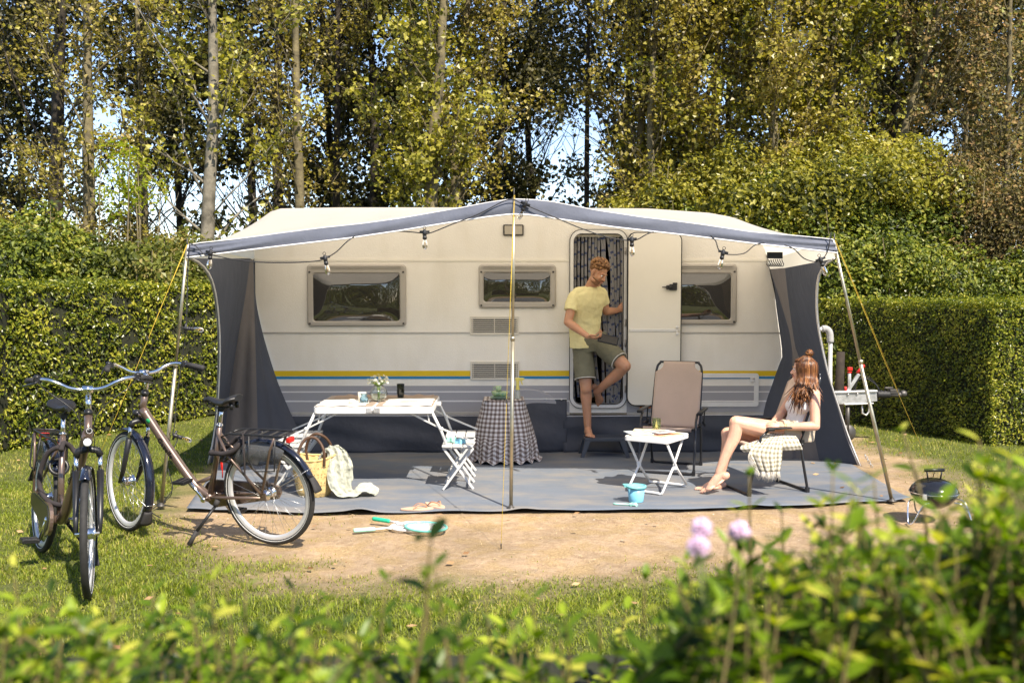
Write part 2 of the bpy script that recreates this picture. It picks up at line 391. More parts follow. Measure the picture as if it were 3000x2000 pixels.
litter('fallen_leaves', 240, .045, .030, [(0, (.16, .08, .03)), (.5, (.36, .21, .10)), (1, (.50, .34, .18))], False, .012)
litter('small_stones', 2600, .012, .010, [(0, (.14, .11, .08)), (.5, (.34, .28, .22)), (1, (.60, .55, .48))], True, -.002)

# ================================================================ LEAVES
def leafquads(C, size, N=None, spread=1.0, asp=.62, bend=.18):
    """folded diamond leaves at C (n,3); N preferred normals"""
    n = len(C); r = rs.normal(size=(n, 3))
    nn = r if N is None else N + spread * r
    nn /= np.linalg.norm(nn, axis=1)[:, None] + 1e-9
    a = np.cross(nn, rs.normal(size=(n, 3))); a /= np.linalg.norm(a, axis=1)[:, None] + 1e-9
    b = np.cross(nn, a); sz = (size * rs.uniform(.65, 1.3, n))[:, None]
    k = rs.uniform(-.1, .15, (n, 1))
    v0 = C - a * sz * .5; v1 = C + b * sz * asp * .5 + nn * sz * bend + a * sz * k; v2 = C + a * sz * .5; v3 = C - b * sz * asp * .5 + nn * sz * bend + a * sz * k
    co = np.stack([v0, v1, v2, v3], 1).reshape(-1, 3); i = np.arange(n) * 4
    # two faces per leaf share the midrib: keep as one folded quad
    return co, np.stack([i, i + 1, i + 2, i + 3], -1)
BARK = mat('bark', (.055, .045, .028), .95, var=.45, vs=6, bump=.9, bs=26, col2=(.20, .165, .085))
BARKD = mat('bark_dark', (.035, .028, .02), .95, var=.4, vs=6, bump=.6, bs=30)
BARKL = mat('bark_pale', (.07, .062, .045), .9, var=.4, vs=5, bump=.5, bs=25, col2=(.25, .22, .165))
LP = leafmat('poplar_leaf', [(0, (.045, .036, .011)), (.25, (.145, .115, .020)), (.55, (.265, .218, .036)), (.84, (.39, .35, .055)), (1, (.49, .39, .14))], .36, .42, .6)
LPG = leafmat('poplar_leaf_green', [(0, (.05, .06, .015)), (.35, (.18, .175, .020)), (.72, (.33, .305, .040)), (1, (.50, .45, .10))], .36, .45, .6)
LD = leafmat('backlit_leaf', [(0, (.018, .018, .004)), (.5, (.045, .045, .010)), (1, (.11, .095, .022))], .5, .30)  # dark of the backlit back crowns is put into this colour
LB = leafmat('brown_leaf', [(0, (.055, .042, .014)), (.3, (.12, .105, .028)), (.6, (.21, .165, .05)), (.82, (.33, .20, .08)), (1, (.27, .29, .07))], .6, .3)
LY = leafmat('acid_leaf', [(0, (.17, .22, .02)), (.5, (.30, .36, .03)), (1, (.45, .45, .07))], .45, .6)
def tree(name, label, pts, r0, r1, h, leaf, bark, nl=26, lz0=1.2, lsz=.075, per=9, L=(.9, 1.9), sp=.13, elev=(25, 65), group='tall trees behind the pitch', twiggy=1.0, cat='tree', hide=None, density=1.0, az=None):
    b0 = Vector(pts[0]); root = thing(name, label, cat, (b0.x, b0.y, 0), group=group)
    cur = bez(pts, 7); M = MB(); rad = [r0 + (r1 - r0) * (i / (len(cur) - 1)) * 1.0 for i in range(len(cur))]
    rad[0] *= 1.35; M.tube(cur, rad, 10)
    zs = np.array([p.z for p in cur]); LC = []; B = MB()
    for i in range(nl):
        z = lz0 + (zs[-1] - lz0) * ((i + random.random()) / nl)
        k = int(np.searchsorted(zs, z)); k = min(max(k, 1), len(cur) - 1); p0 = cur[k - 1].lerp(cur[k], (z - zs[k - 1]) / max(1e-6, zs[k] - zs[k - 1]))
        a = random.uniform(0, 6.283) if az is None else random.uniform(*az); el = math.radians(random.uniform(*elev)); ll = random.uniform(*L) * (1.0 if z < 5 else .85)
        d = Vector((math.cos(a) * math.cos(el), math.sin(a) * math.cos(el) * .8, math.sin(el)))
        bend = Vector((random.uniform(-.3, .3), random.uniform(-.3, .3), random.uniform(.1, .5)))
        lp = [p0 + d * ll * t + bend * ll * t * t * .6 + Vector((random.uniform(-.04, .04), random.uniform(-.04, .04), random.uniform(-.03, .03))) * (t > 0) for t in (0, .25, .5, .75, 1)]
        rr = rad[k] * random.uniform(.14, .3); B.tube(lp, [rr, rr * .8, rr * .6, rr * .4, rr * .2], 5)
        nt_ = random.randint(5, 8)
        for q in range(nt_):
            t = random.uniform(.2, 1); kk = t * 4; ki = min(int(kk), 3); s0 = lp[ki].lerp(lp[ki + 1], kk - ki)
            td = (d + Vector((random.uniform(-1, 1), random.uniform(-1, 1), random.uniform(-.5, .9)))).normalized(); tl = random.uniform(.25, .75)
            e1 = s0 + td * tl * .5 + Vector((0, 0, random.uniform(-.05, .08))); e2 = s0 + td * tl + Vector((random.uniform(-.1, .1), 0, random.uniform(-.12, .15)))
            B.tube([s0, e1, e2], [.007 * twiggy, .005 * twiggy, .003 * twiggy], 3)
            if hide is not None and hide(e2): continue
            fz = e2.z / 8.6; tx_ = float(np.interp(e2.z, zs, [p.x for p in cur]))
            if abs(e2.x - tx_) < r0 * 1.6 and e2.y < b0.y and random.random() < (.6 if b0.x < -2 else .25): continue
            nn = int(per * random.uniform(.4, 1.8) * density)
            for _ in range(nn):
                u = random.random() ** .8; c = s0.lerp(e1, u * 2) if u < .5 else e1.lerp(e2, u * 2 - 1)
                LC.append((c.x + random.gauss(0, sp * .6), c.y + random.gauss(0, sp * .6), c.z + random.gauss(0, sp * .6)))
    M.build('trunk', bark, root); B.build('branches', bark, root)
    C = np.array(LC) if LC else np.zeros((1, 3)); C = C[C[:, 2] > .05]
    co, f = leafquads(C, lsz, N=np.tile([0.1, -.5, .5], (len(C), 1)), spread=.75, asp=.85)
    npmesh('crown', co, f, leaf, root)
    return root
def TP(u, v, y): return tuple(P(u, v, y))
def trunkpts(us, y, h):   # us: [(u,v)...] from bottom to top of the frame, extended to height h
    ps = [P(u, v, y) for u, v in us]; ps[0].z = 0
    d = (ps[-1] - ps[-2]); k = (h - ps[-1].z) / max(.2, d.z); ps.append(ps[-1] + d * k * .97); ps[-1].z = h
    return ps
# the row right behind the pitch. (trunk as seen, depth, radius, material, leaf, ...)
ROW = [
 ('poplar_tree', 'dark poplar trunk at the left edge behind the brown undergrowth', [(150, 900), (163, 600), (170, 300), (180, 0)], 17.0, .15, BARKD, LP, dict(nl=34, per=10)),
 ('poplar_tree', 'straight pale poplar trunk with yellow lichen, second from the left edge', [(258, 900), (262, 640), (258, 350), (255, 0)], 14.6, .105, BARK, LP, dict(nl=30, lz0=3.2, per=9, sp=.15)),
 ('poplar_tree', 'forked mossy poplar with thin upright stems between the two pale left trunks', [(425, 900), (425, 650), (418, 400), (400, 0)], 15.6, .06, BARK, LP, dict(nl=34, per=8, lz0=2.4)),
 ('sycamore_tree', 'smooth mottled grey trunk rising just left of the awning corner', [(600, 900), (608, 680), (625, 330), (622, 0)], 14.2, .115, BARKL, LPG, dict(lsz=.08, nl=30, lz0=2.9, per=9, sp=.16)),
 ('poplar_tree', 'brown poplar trunk above the left end of the white awning roof', [(818, 900), (815, 600), (812, 300), (822, 0)], 16.6, .10, BARKD, LP, dict(nl=30, lz0=2.6, per=8)),
 ('poplar_tree', 'lichen-stained poplar trunk left of the middle, grey at its top', [(880, 900), (878, 600), (868, 250), (865, 0)], 15.2, .085, BARK, LP, dict(nl=32, lz0=2.8, per=9)),
 ('poplar_tree', 'thin shaded poplar trunk beside the two twin trunks above the left window', [(985, 900), (985, 600), (988, 300), (990, 0)], 17.5, .075, BARKD, LP, dict(nl=30, per=9)),
 ('poplar_tree', 'broad grey poplar trunk over the middle of the caravan', [(1250, 900), (1265, 500), (1285, 250), (1300, 0)], 14.8, .115, BARK, LPG, dict(lsz=.078, nl=46, lz0=2.2, per=12, L=(.9, 2.0))),
 ('poplar_tree', 'grey poplar trunk leaning right beside the broad one in the middle', [(1330, 900), (1335, 500), (1352, 150), (1372, 0)], 15.8, .10, BARK, LP, dict(nl=42, lz0=2.6, per=12)),
 ('poplar_tree', 'slim dark trunk standing alone in the gap of sky right of the middle', [(1718, 900), (1719, 500), (1721, 300), (1725, 0)], 17.5, .055, BARKD, LD, dict(nl=16, lz0=5.0, per=16, sp=.2)),
 ('poplar_tree', 'pair-stemmed brown poplar right of the sky gap, left stem', [(1860, 900), (1868, 600), (1880, 300), (1870, 0)], 15.8, .09, BARK, LP, dict(nl=44, lz0=2.4, per=12)),
 ('poplar_tree', 'grey-brown poplar whose stem bows right, above the caravan door', [(1905, 900), (1910, 600), (1905, 350), (1925, 0)], 15.0, .075, BARK, LP, dict(nl=44, lz0=2.6, per=12)),
 ('poplar_tree', 'leafy yellow-green poplar over the right end of the caravan roof', [(2080, 900), (2085, 500), (2100, 200), (2110, 0)], 15.2, .07, BARK, LPG, dict(lsz=.078, nl=54, lz0=1.8, per=15, L=(1, 2.0))),
 ('poplar_tree', 'full olive poplar above the right window of the caravan', [(2260, 900), (2265, 500), (2270, 200), (2290, 0)], 14.8, .08, BARK, LP, dict(nl=56, lz0=1.8, per=15, L=(1, 2.0))),
 ('poplar_tree', 'full yellowing poplar above the right corner of the awning', [(2430, 900), (2430, 500), (2440, 200), (2445, 0)], 15.4, .08, BARK, LPG, dict(lsz=.078, nl=56, lz0=2, per=15, L=(1, 2.0))),
 ('poplar_tree', 'slanting mossy trunk that leans right over the green thicket', [(2560, 900), (2590, 650), (2640, 420), (2700, 200), (2760, 0)], 15.4, .085, BARK, LB, dict(nl=40, lz0=2.6, per=8)),
 ('poplar_tree', 'upright dark trunk crossing behind the slanting one', [(2560, 900), (2600, 600), (2620, 300), (2630, 0)], 17.2, .08, BARKD, LD, dict(nl=40, lz0=2.6, per=9)),
 ('poplar_tree', 'sparse reddish-brown tree second from the right edge', [(2800, 900), (2820, 600), (2835, 300), (2860, 0)], 16.4, .05, BARK, LB, dict(nl=44, lz0=2.2, per=11)),
 ('poplar_tree', 'bare grey poplar trunk at the right edge with brown leaves', [(2930, 900), (2945, 600), (2955, 300), (2960, 0)], 15.0, .06, BARK, LB, dict(nl=46, lz0=2.2, per=10)),
]
def skygap(p):    # openings the photograph shows between the crowns
    if p.y < 1: return False
    d = CR.inverted() @ (p - Vector((0, 0, CAMH))); u = 1500 + FPX * d.x / -d.z; v = 1000 - FPX * d.y / -d.z
    for (a, b, ra, rb) in ((1600, 395, 150, 70), (345, 330, 40, 50), (290, 160, 25, 60), (780, 300, 25, 40), (2270, 400, 20, 25), (2780, 380, 45, 70), (2820, 560, 40, 40), (430, 40, 30, 40), (1120, 160, 20, 30), (1740, 350, 60, 90), (1560, 440, 70, 30), (1700, 530, 110, 40), (330, 480, 60, 90), (660, 560, 120, 80), (300, 560, 50, 60), (480, 600, 90, 110), (2120, 290, 30, 70), (1420, 300, 25, 20)):
        if ((u - a) / ra) ** 2 + ((v - b) / rb) ** 2 < 1: return True
    return False
for nm, lb, us, y, r, bk, lf, kw in ROW:
    kw = dict(kw); kw.setdefault('density', 2.2 if us[0][0] < 1000 else 2.7); kw.setdefault('lsz', .066); kw['lz0'] = min(kw.get('lz0', 1.2), 1.9)
    tree(nm, lb, trunkpts(us, y, 8.6), r, r * .35, 8.6, lf, bk, hide=skygap, **kw)
# a second line of trees further back, their backlit dark put into the leaf colour
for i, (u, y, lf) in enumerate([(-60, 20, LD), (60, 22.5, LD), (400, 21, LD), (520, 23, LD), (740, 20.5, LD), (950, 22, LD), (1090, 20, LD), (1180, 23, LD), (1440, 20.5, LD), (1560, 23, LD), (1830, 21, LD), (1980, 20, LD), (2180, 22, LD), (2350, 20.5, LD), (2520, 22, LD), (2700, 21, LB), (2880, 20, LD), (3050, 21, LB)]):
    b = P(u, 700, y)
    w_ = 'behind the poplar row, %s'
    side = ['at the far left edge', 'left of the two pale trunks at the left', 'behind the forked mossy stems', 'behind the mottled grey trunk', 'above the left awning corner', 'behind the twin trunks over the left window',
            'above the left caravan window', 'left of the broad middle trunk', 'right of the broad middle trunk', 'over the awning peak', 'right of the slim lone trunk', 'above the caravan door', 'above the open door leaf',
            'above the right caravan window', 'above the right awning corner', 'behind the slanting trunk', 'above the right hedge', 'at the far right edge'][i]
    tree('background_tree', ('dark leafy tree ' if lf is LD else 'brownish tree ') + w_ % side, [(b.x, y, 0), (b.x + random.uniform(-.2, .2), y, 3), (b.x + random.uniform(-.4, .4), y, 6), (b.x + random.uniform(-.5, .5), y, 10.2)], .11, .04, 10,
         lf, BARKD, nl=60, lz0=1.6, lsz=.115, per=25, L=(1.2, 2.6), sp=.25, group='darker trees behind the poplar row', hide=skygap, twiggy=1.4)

# ---- shrubs
def shrub(name, label, blobs, leaf, lsz, n, group=None, stems=14, cat='shrub', asp=.62, jag=.18):
    """blobs: [(x,y,z,rx,ry,rz)]"""
    x0, y0 = blobs[0][0], blobs[0][1]; root = thing(name, label, cat, (x0, y0, 0), group=group)
    blobs = list(blobs)
    for b in list(blobs):
        for _ in range(7):
            d = Vector((random.gauss(0, 1), random.gauss(0, .6) - .3, random.gauss(.35, .8))).normalized(); k = random.uniform(.22, .42); blobs.append((b[0] + d.x * b[3] * .98, b[1] + d.y * b[4] * .9, b[2] + d.z * b[5] * .98, max(b[3], b[5]) * k, b[4] * k, max(b[3], b[5]) * k * random.uniform(.8, 1.3)))
    vol = np.array([b[3] * b[4] * b[5] for b in blobs]) ** .75; cs = rs.choice(len(blobs), n, p=vol / vol.sum()); Bm = np.array(blobs)[cs]
    d = rs.normal(size=(n, 3)); d /= np.linalg.norm(d, axis=1)[:, None]
    rad = rs.rand(n) ** .22 * (1 + jag * np.sin(d[:, 0] * 7 + cs) * np.cos(d[:, 2] * 6 + cs * 2) + jag * .6 * rs.normal(size=n) * (rs.rand(n) < .25))
    C = Bm[:, :3] + d * rad[:, None] * Bm[:, 3:]
    k = C[:, 2] > .03; C = C[k]; d = d[k]
    co, f = leafquads(C, lsz, N=d + np.array([0, -.25, .45]), spread=.6, asp=asp); npmesh('foliage', co, f, leaf, root)
    M = MB()
    for i in range(stems):
        b = blobs[i % len(blobs)]; t = Vector((b[0] + random.uniform(-.8, .8) * b[3], b[1] + random.uniform(-.8, .8) * b[4], b[2] + random.uniform(.5, 1.05) * b[5]))
        s0 = Vector((b[0] + random.uniform(-.3, .3) * b[3], b[1] + random.uniform(-.2, .2), 0)); M.tube([s0, s0.lerp(t, .5) + Vector((random.uniform(-.1, .1), 0, .05)), t], [.022, .013, .004], 5)
    M.build('stem', BARK, root)
    return root
LG = leafmat('shrub_leaf', [(0, (.035, .052, .010)), (.35, (.105, .14, .015)), (.75, (.22, .25, .030)), (1, (.37, .35, .06))], .45, .35, .6)
LLY = leafmat('yellowish_leaf', [(0, (.06, .075, .014)), (.4, (.13, .15, .025)), (.8, (.21, .22, .045)), (1, (.32, .26, .09))], .42, .4)
def blob(u, v, y, rx, rz, ry=.6): p = P(u, v, y); return (p.x, y, p.z, rx, ry, rz)
shrub('leafy_shrub', 'bright green bushy shrub at the left edge above the clipped hedge', [blob(60, 750, 13.2, .85, .55), blob(0, 830, 13, .8, .8), blob(190, 800, 13.4, .6, .45), blob(300, 830, 13.6, .6, .5)], LG, .07, 16000, 'shrubs behind the pitch')
shrub('leafy_shrub', 'tangled olive undergrowth beneath the pale left trunks', [blob(260, 730, 14.3, .9, .42), blob(420, 745, 14.6, .8, .42), blob(110, 700, 14.4, .7, .3), blob(350, 830, 14.3, 1.3, .7)], LP, .05, 11000, 'shrubs behind the pitch', stems=40)
shrub('leafy_shrub', 'big-leaved yellowing bush left of the awning corner pole', [blob(430, 770, 13.3, .42, .35), blob(500, 830, 13.2, .4, .4), blob(380, 800, 13.5, .4, .3)], LLY, .085, 2600, 'shrubs behind the pitch')
shrub('elder_shrub', 'acid yellow-green sapling in the sky gap between the left trunks', [blob(370, 500, 13.9, .36, .28, .3), blob(330, 440, 13.9, .2, .15, .2), blob(430, 560, 14, .3, .2, .3), blob(360, 590, 13.9, .35, .2, .3)], LY, .075, 750, 'shrubs behind the pitch', stems=9, asp=.45)
shrub('leafy_shrub', 'low green thicket behind the caravan left of the awning', [blob(560, 790, 14.0, .7, .35), blob(700, 800, 14.5, 1.0, .5), blob(520, 900, 13.6, .6, .8)], LLY, .06, 9000, 'shrubs behind the pitch')
shrub('leafy_shrub', 'tall dark-green thicket rising right of the caravan roof', [blob(2150, 680, 14.0, .7, .45), blob(2330, 660, 13.8, .7, .65), blob(2500, 600, 13.9, .6, .6), blob(2620, 700, 13.6, .7, .8), blob(2420, 820, 13.3, .8, 1.0), blob(2500, 950, 13.0, .6, 1.0)], LG, .062, 52000, 'shrubs behind the pitch', stems=30)
shrub('leafy_shrub', 'pale olive bush spilling over the right end of the caravan roof', [blob(2050, 600, 14.6, .9, .55), blob(2280, 540, 14.4, .9, .5), blob(1900, 620, 14.5, .7, .3), blob(2480, 480, 14.6, .8, .5), blob(2380, 600, 13.4, .6, .35), blob(2560, 540, 13.4, .7, .3), blob(2680, 560, 13.6, .7, .5), blob(2180, 600, 13.4, .5, .3)], LPG, .07, 26000, 'shrubs behind the pitch')
shrub('leafy_shrub', 'rusty brown dying bush above the right hedge', [blob(2800, 700, 13.6, .7, .95), blob(2930, 720, 13.3, .7, 1.0), blob(2720, 640, 14, .5, .6), blob(3040, 760, 13.2, .7, 1.1)], LB, .05, 34000, 'shrubs behind the pitch', stems=60)
shrub('leafy_shrub', 'green climber shrub between the brown bush and the right hedge', [blob(2700, 800, 13.0, .8, .4), blob(2880, 840, 12.9, .8, .35), blob(3020, 850, 12.8, .7, .35)], LG, .055, 16000, 'shrubs behind the pitch')

# ---- clipped hedges
HP = leafmat('hedge_leaf', [(0, (.03, .055, .010)), (.35, (.125, .155, .014)), (.75, (.25, .275, .026)), (1, (.45, .42, .06))], .33, .35, .65, patch=2)
CORE = mat('hedge_core', (.02, .022, .01), .95, var=.5, vs=20)  # near-black colour stands for the shade inside a hedge
def hedge(name, label, foot, h, n, lsz=.034, seed=0, wob=.06, group='clipped privet hedges', hvar=None):
    """foot: polygon [(x,y)..] counter-clockwise"""
    cx = sum(p[0] for p in foot) / len(foot); cy = sum(p[1] for p in foot) / len(foot)
    root = thing(name, label, 'hedge', (cx, cy, 0), group=group); F = np.array(foot)
    segs = []; m = len(F)
    for i in range(m):
        a = F[i]; b = F[(i + 1) % m]; L = np.hypot(*(b - a)); segs.append((a, b, L * h, 's'))
    xmin, ymin = F.min(0); xmax, ymax = F.max(0); top_area = .5 * abs(sum(F[i][0] * F[(i + 1) % m][1] - F[(i + 1) % m][0] * F[i][1] for i in range(m)))
    areas = np.array([s_[2] for s_ in segs] + [top_area * 1.2]); cnt = (n * areas / areas.sum()).astype(int)
    Cs, Ns = [], []
    for (a, b, _, _), c in zip(segs, cnt):
        t = rs.rand(c); z = rs.rand(c) ** .9 * h; d = b - a; nrm = np.array([d[1], -d[0]]) / np.hypot(*d)
        bulge = wob * fnoise(t * 3.1 * np.hypot(*d) + a[0] * 7, z * 4.3 + a[1], 1.1); dep = -np.abs(rs.normal(0, .05, c)) + bulge + .05 * (rs.rand(c) < .04)
        xy = a + t[:, None] * d + nrm * dep[:, None]; Cs.append(np.column_stack([xy, z])); Ns.append(np.tile([nrm[0], nrm[1], .45], (c, 1)))
    c = cnt[-1]; X = rs.uniform(xmin, xmax, c * 3); Y = rs.uniform(ymin, ymax, c * 3); k = inpoly(X, Y, [tuple(p) for p in F]); X = X[k][:c]; Y = Y[k][:c]; c = len(X)
    z = h + wob * .8 * fnoise(X, Y, 3) - np.abs(rs.normal(0, .04, c)) + .07 * (rs.rand(c) < .08) * rs.rand(c); Cs.append(np.column_stack([X, Y, z])); Ns.append(np.tile([0, 0, 1.], (c, 1)))
    C = np.concatenate(Cs); N = np.concatenate(Ns)
    co, f = leafquads(C, lsz, N=N, spread=.55, asp=.55); npmesh('foliage', co, f, HP, root)
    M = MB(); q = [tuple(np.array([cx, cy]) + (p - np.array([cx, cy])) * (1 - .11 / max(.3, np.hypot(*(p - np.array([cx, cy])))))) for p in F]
    M.prism(q, lambda a, b, t: (a, b, t), .02, h - .10); M.build('shade_core', CORE, root)  # solid block filling the hedge, shade painted as its dark colour
    return root
l0 = G(-160, 1390); l1 = G(20, 1318); l2 = G(600, 1222); l3 = G(745, 1190)
hedge('clipped_hedge', 'sunlit clipped hedge on the left behind the bicycles', [(l0.x - 2.5, l0.y - 1.2), (l0.x, l0.y), (l1.x, l1.y), (l2.x, l2.y), (l3.x + .3, l3.y), (l3.x + .3, l3.y + .9), (l1.x - 1.2, l2.y + 1.0), (l0.x - 2.8, l1.y)], 1.72, 120000, .047, wob=.10)
r0 = G(2470, 1225); r1 = G(2560, 1252); r2 = G(2905, 1306); r3 = G(2960, 1303)
hedge('clipped_hedge', 'long clipped hedge on the right with its left face in shade', [(r1.x - .42, r1.y + .9), (r1.x + .12, r1.y), (r2.x, r2.y), (r3.x, r3.y - .05), (r3.x + 1.6, r3.y - .2), (r3.x + 1.6, r3.y + 1.6), (r1.x + 1.5, r1.y + 1.4)], 1.53, 100000, .032)

# the line of trees across the lane behind the camera: seen only as reflections in the caravan windows
n_ = 26000; X = rs.uniform(-26, 26, n_); Zt = rs.rand(n_) * (5.2 + 1.6 * np.sin(X * .6) + 1.0 * np.sin(X * 1.7)); C = np.column_stack([X, -15 + rs.normal(0, .8, n_), Zt])
co, f = leafquads(C, .34, N=np.tile([0, 1, .4], (n_, 1)), spread=.7); o = npmesh('tree_line', co, f, LG); tag(o, kind='stuff')
# ================================================================ CARAVAN
YC = 10.10
def WP(u, v, dy=0.0): return P(u, v, YC - dy)
M_PAINT = mat('caravan_paint', (.80, .765, .70), .42, var=.045, vs=1.3, bump=.55, bs=95)
M_PAINT2 = mat('door_paint', (.80, .765, .68), .38, var=.03, vs=2, bump=.05, bs=200)
def streaks(m, amt=.07):
    n = m.node_tree.nodes; l = m.node_tree.links; b = n['Principled BSDF']; src = b.inputs['Base Color'].links[0].from_socket
    tc = n.new('ShaderNodeTexCoord'); mp = n.new('ShaderNodeMapping'); mp.inputs['Scale'].default_value = (3.2, 3.2, .9); z = n.new('ShaderNodeTexNoise'); z.inputs['Scale'].default_value = 1.6; z.inputs['Detail'].default_value = 7
    l.new(tc.outputs['Object'], mp.inputs[0]); l.new(mp.outputs[0], z.inputs['Vector']); r = n.new('ShaderNodeValToRGB'); e = r.color_ramp.elements; e[0].position = .5; e[0].color = (1, 1, 1, 1); e[1].position = .78; e[1].color = (1 - amt, 1 - amt * 1.15, 1 - amt * 1.5, 1); l.new(z.outputs['Fac'], r.inputs['Fac'])
    x = n.new('ShaderNodeMix'); x.data_type = 'RGBA'; x.blend_type = 'MULTIPLY'; x.inputs['Factor'].default_value = 1; l.new(src, x.inputs['A']); l.new(r.outputs['Color'], x.inputs['B']); l.new(x.outputs['Result'], b.inputs['Base Color'])
streaks(M_PAINT)
M_GREYB = mat('grey_band_paint', (.33, .325, .345), .42, var=.03, vs=2, bump=.5, bs=95)
M_WLINE = mat('white_line_paint', (.72, .70, .70), .4, var=.02)
M_YEL = mat('yellow_stripe_paint', (.68, .47, .012), .4, var=.04, bump=.4, bs=95)
M_BLU = mat('blue_stripe_paint', (.015, .20, .42), .4, var=.04, bump=.4, bs=95)
M_TRIM = mat('aluminium_trim', (.46, .43, .39), .45, .3, var=.08)
M_WFR = mat('window_frame_plastic', (.40, .37, .33), .5, var=.05, bump=.1, bs=200)
M_BLACK = mat('black_plastic', (.018, .018, .02), .45, var=.2, vs=20)
M_RUB = mat('black_rubber', (.015, .015, .016), .6, var=.2)
M_WPLA = mat('white_plastic', (.66, .62, .54), .45, var=.04)
M_WOOD = mat('interior_wood', (.06, .032, .015), .6, var=.3, vs=6)
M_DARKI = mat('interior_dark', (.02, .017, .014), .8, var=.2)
M_GALV = mat('galvanised_steel', (.50, .50, .50), .45, .7, var=.18, vs=14, rvar=.15)
M_STEELD = mat('dark_steel', (.08, .075, .07), .5, .6, var=.3)
M_RED = mat('red_plastic', (.55, .02, .015), .35, var=.1)
M_WHT = mat('white_paint', (.72, .71, .69), .4, var=.05, vs=12)
M_GREYF = mat('grey_foam', (.33, .32, .31), .9, var=.15, vs=40)
M_AMB = mat('amber_lens', (.6, .16, .01), .3, var=.1)
M_SKIRT = clothmat('skirt_fabric', (.068, .072, .088), .04, .6, var=.12, vs=2, bump=.35, bs=9)
def glassmat():
    m = bpy.data.materials.new('tinted_acrylic'); m.use_nodes = True; n = m.node_tree.nodes; l = m.node_tree.links
    b = n['Principled BSDF']; b.inputs['Base Color'].default_value = (.035, .032, .027, 1); b.inputs['Roughness'].default_value = .015; b.inputs['IOR'].default_value = 1.75; b.inputs['Specular IOR Level'].default_value = .8
    tc = n.new('ShaderNodeTexCoord'); z = n.new('ShaderNodeTexNoise'); z.inputs['Scale'].default_value = 3.1; z.inputs['Detail'].default_value = 1.5; l.new(tc.outputs['Object'], z.inputs['Vector'])
    bp = n.new('ShaderNodeBump'); bp.inputs['Strength'].default_value = .25; bp.inputs['Distance'].default_value = .02; l.new(z.outputs['Fac'], bp.inputs['Height']); l.new(bp.outputs['Normal'], b.inputs['Normal'])
    return m
M_GLASS = glassmat()
x_l = WP(742, 900).x; x_r = 2.93
van = thing('caravan', 'long cream caravan with yellow and blue stripes and an open door, under the awning', 'caravan', (0, YC + 1.1, 0))
zb = WP(1500, 1209).z; zt = WP(1500, 610).z
RAILPX = [(745, 735), (747, 700), (753, 672), (766, 645), (790, 622), (822, 612), (1000, 609), (1500, 609), (1900, 612), (2080, 625), (2150, 638), (2190, 655), (2216, 682), (2236, 718), (2250, 765), (2266, 830), (2281, 920), (2292, 1040), (2295, 1209)]
prof = [tuple((WP(u, v).x, WP(u, v).z)) for u, v in RAILPX]; prof[-1] = (prof[-1][0] + .1, zb); prof = [(prof[0][0], zb)] + prof
DX0, DX1 = WP(1680, 900).x, WP(1826, 900).x; DZ0, DZ1 = WP(1750, 1186).z, WP(1750, 684).z
hole = rrect(DX0, DX1, DZ0, DZ1, .075)
def hullmesh():
    bm = bpy.data.meshes.new('body'); import bmesh
    B = bmesh.new()
    o = [B.verts.new((x, YC, z)) for x, z in prof]; h = [B.verts.new((x, YC, z)) for x, z in hole]
    es = [B.edges.new((o[i], o[(i + 1) % len(o)])) for i in range(len(o))] + [B.edges.new((h[i], h[(i + 1) % len(h)])) for i in range(len(h))]
    bmesh.ops.triangle_fill(B, edges=es, use_beauty=True, normal=(0, -1, 0))
    yb = YC + 2.15; ob = [B.verts.new((x, yb, z)) for x, z in prof]
    for i in range(len(o)):
        j = (i + 1) % len(o); B.faces.new((o[i], o[j], ob[j], ob[i]))
    B.faces.new(ob)
    I = W[van.name].inverted()
    bmesh.ops.recalc_face_normals(B, faces=B.faces); B.transform(I); B.to_mesh(bm); B.free(); bm.materials.append(M_PAINT)
    ob_ = bpy.data.objects.new('body', bm); S.collection.objects.link(ob_); ob_.parent = van; W[ob_.name] = W[van.name]; return ob_
body = hullmesh()
# inside behind the doorway
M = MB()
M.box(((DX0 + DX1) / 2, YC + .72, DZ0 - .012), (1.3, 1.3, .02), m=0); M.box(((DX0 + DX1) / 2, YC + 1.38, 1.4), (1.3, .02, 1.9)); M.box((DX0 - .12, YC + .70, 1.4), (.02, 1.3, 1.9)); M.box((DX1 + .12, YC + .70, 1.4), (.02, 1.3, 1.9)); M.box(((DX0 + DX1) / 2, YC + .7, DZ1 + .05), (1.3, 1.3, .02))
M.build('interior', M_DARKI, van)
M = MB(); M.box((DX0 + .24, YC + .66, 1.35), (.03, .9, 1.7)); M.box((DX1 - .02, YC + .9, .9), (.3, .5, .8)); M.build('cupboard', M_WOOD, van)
def strip(name, u0, u1, v0, v1, mt, pr=.003, vr0=None, vr1=None):
    a = WP(u0, v0, 0); b = WP(u1, v1, 0); M = MB(); M.box(((a.x + b.x) / 2, YC - pr / 2 - .0005, (a.z + b.z) / 2), (b.x - a.x, pr, a.z - b.z)); return M.build(name, mt, van)
XL, XR = 744, 2292; DL, DRR = 1668, 1836
def strips(name, v0, v1, mt, pr=.003):
    M = MB()
    for u0, u1 in ((XL, DL), (DRR, XR)):
        a = WP(u0, v0); b = WP(u1, v1); M.box(((a.x + b.x) / 2, YC - pr / 2 - .0005, (a.z + b.z) / 2), (b.x - a.x, pr, abs(a.z - b.z)))
    return M.build(name, mt, van)
strips('yellow_stripe', 1086, 1101, M_YEL); strips('blue_stripe', 1103, 1109, M_BLU)
strips('grey_band', 1130, 1146, M_GREYB, .002); strips('grey_band', 1148.5, 1173, M_GREYB, .002); strips('grey_band', 1176, 1206, M_GREYB, .002)
strips('white_line', 1146, 1148.5, M_WLINE, .003); strips('white_line', 1173, 1176, M_WLINE, .003)
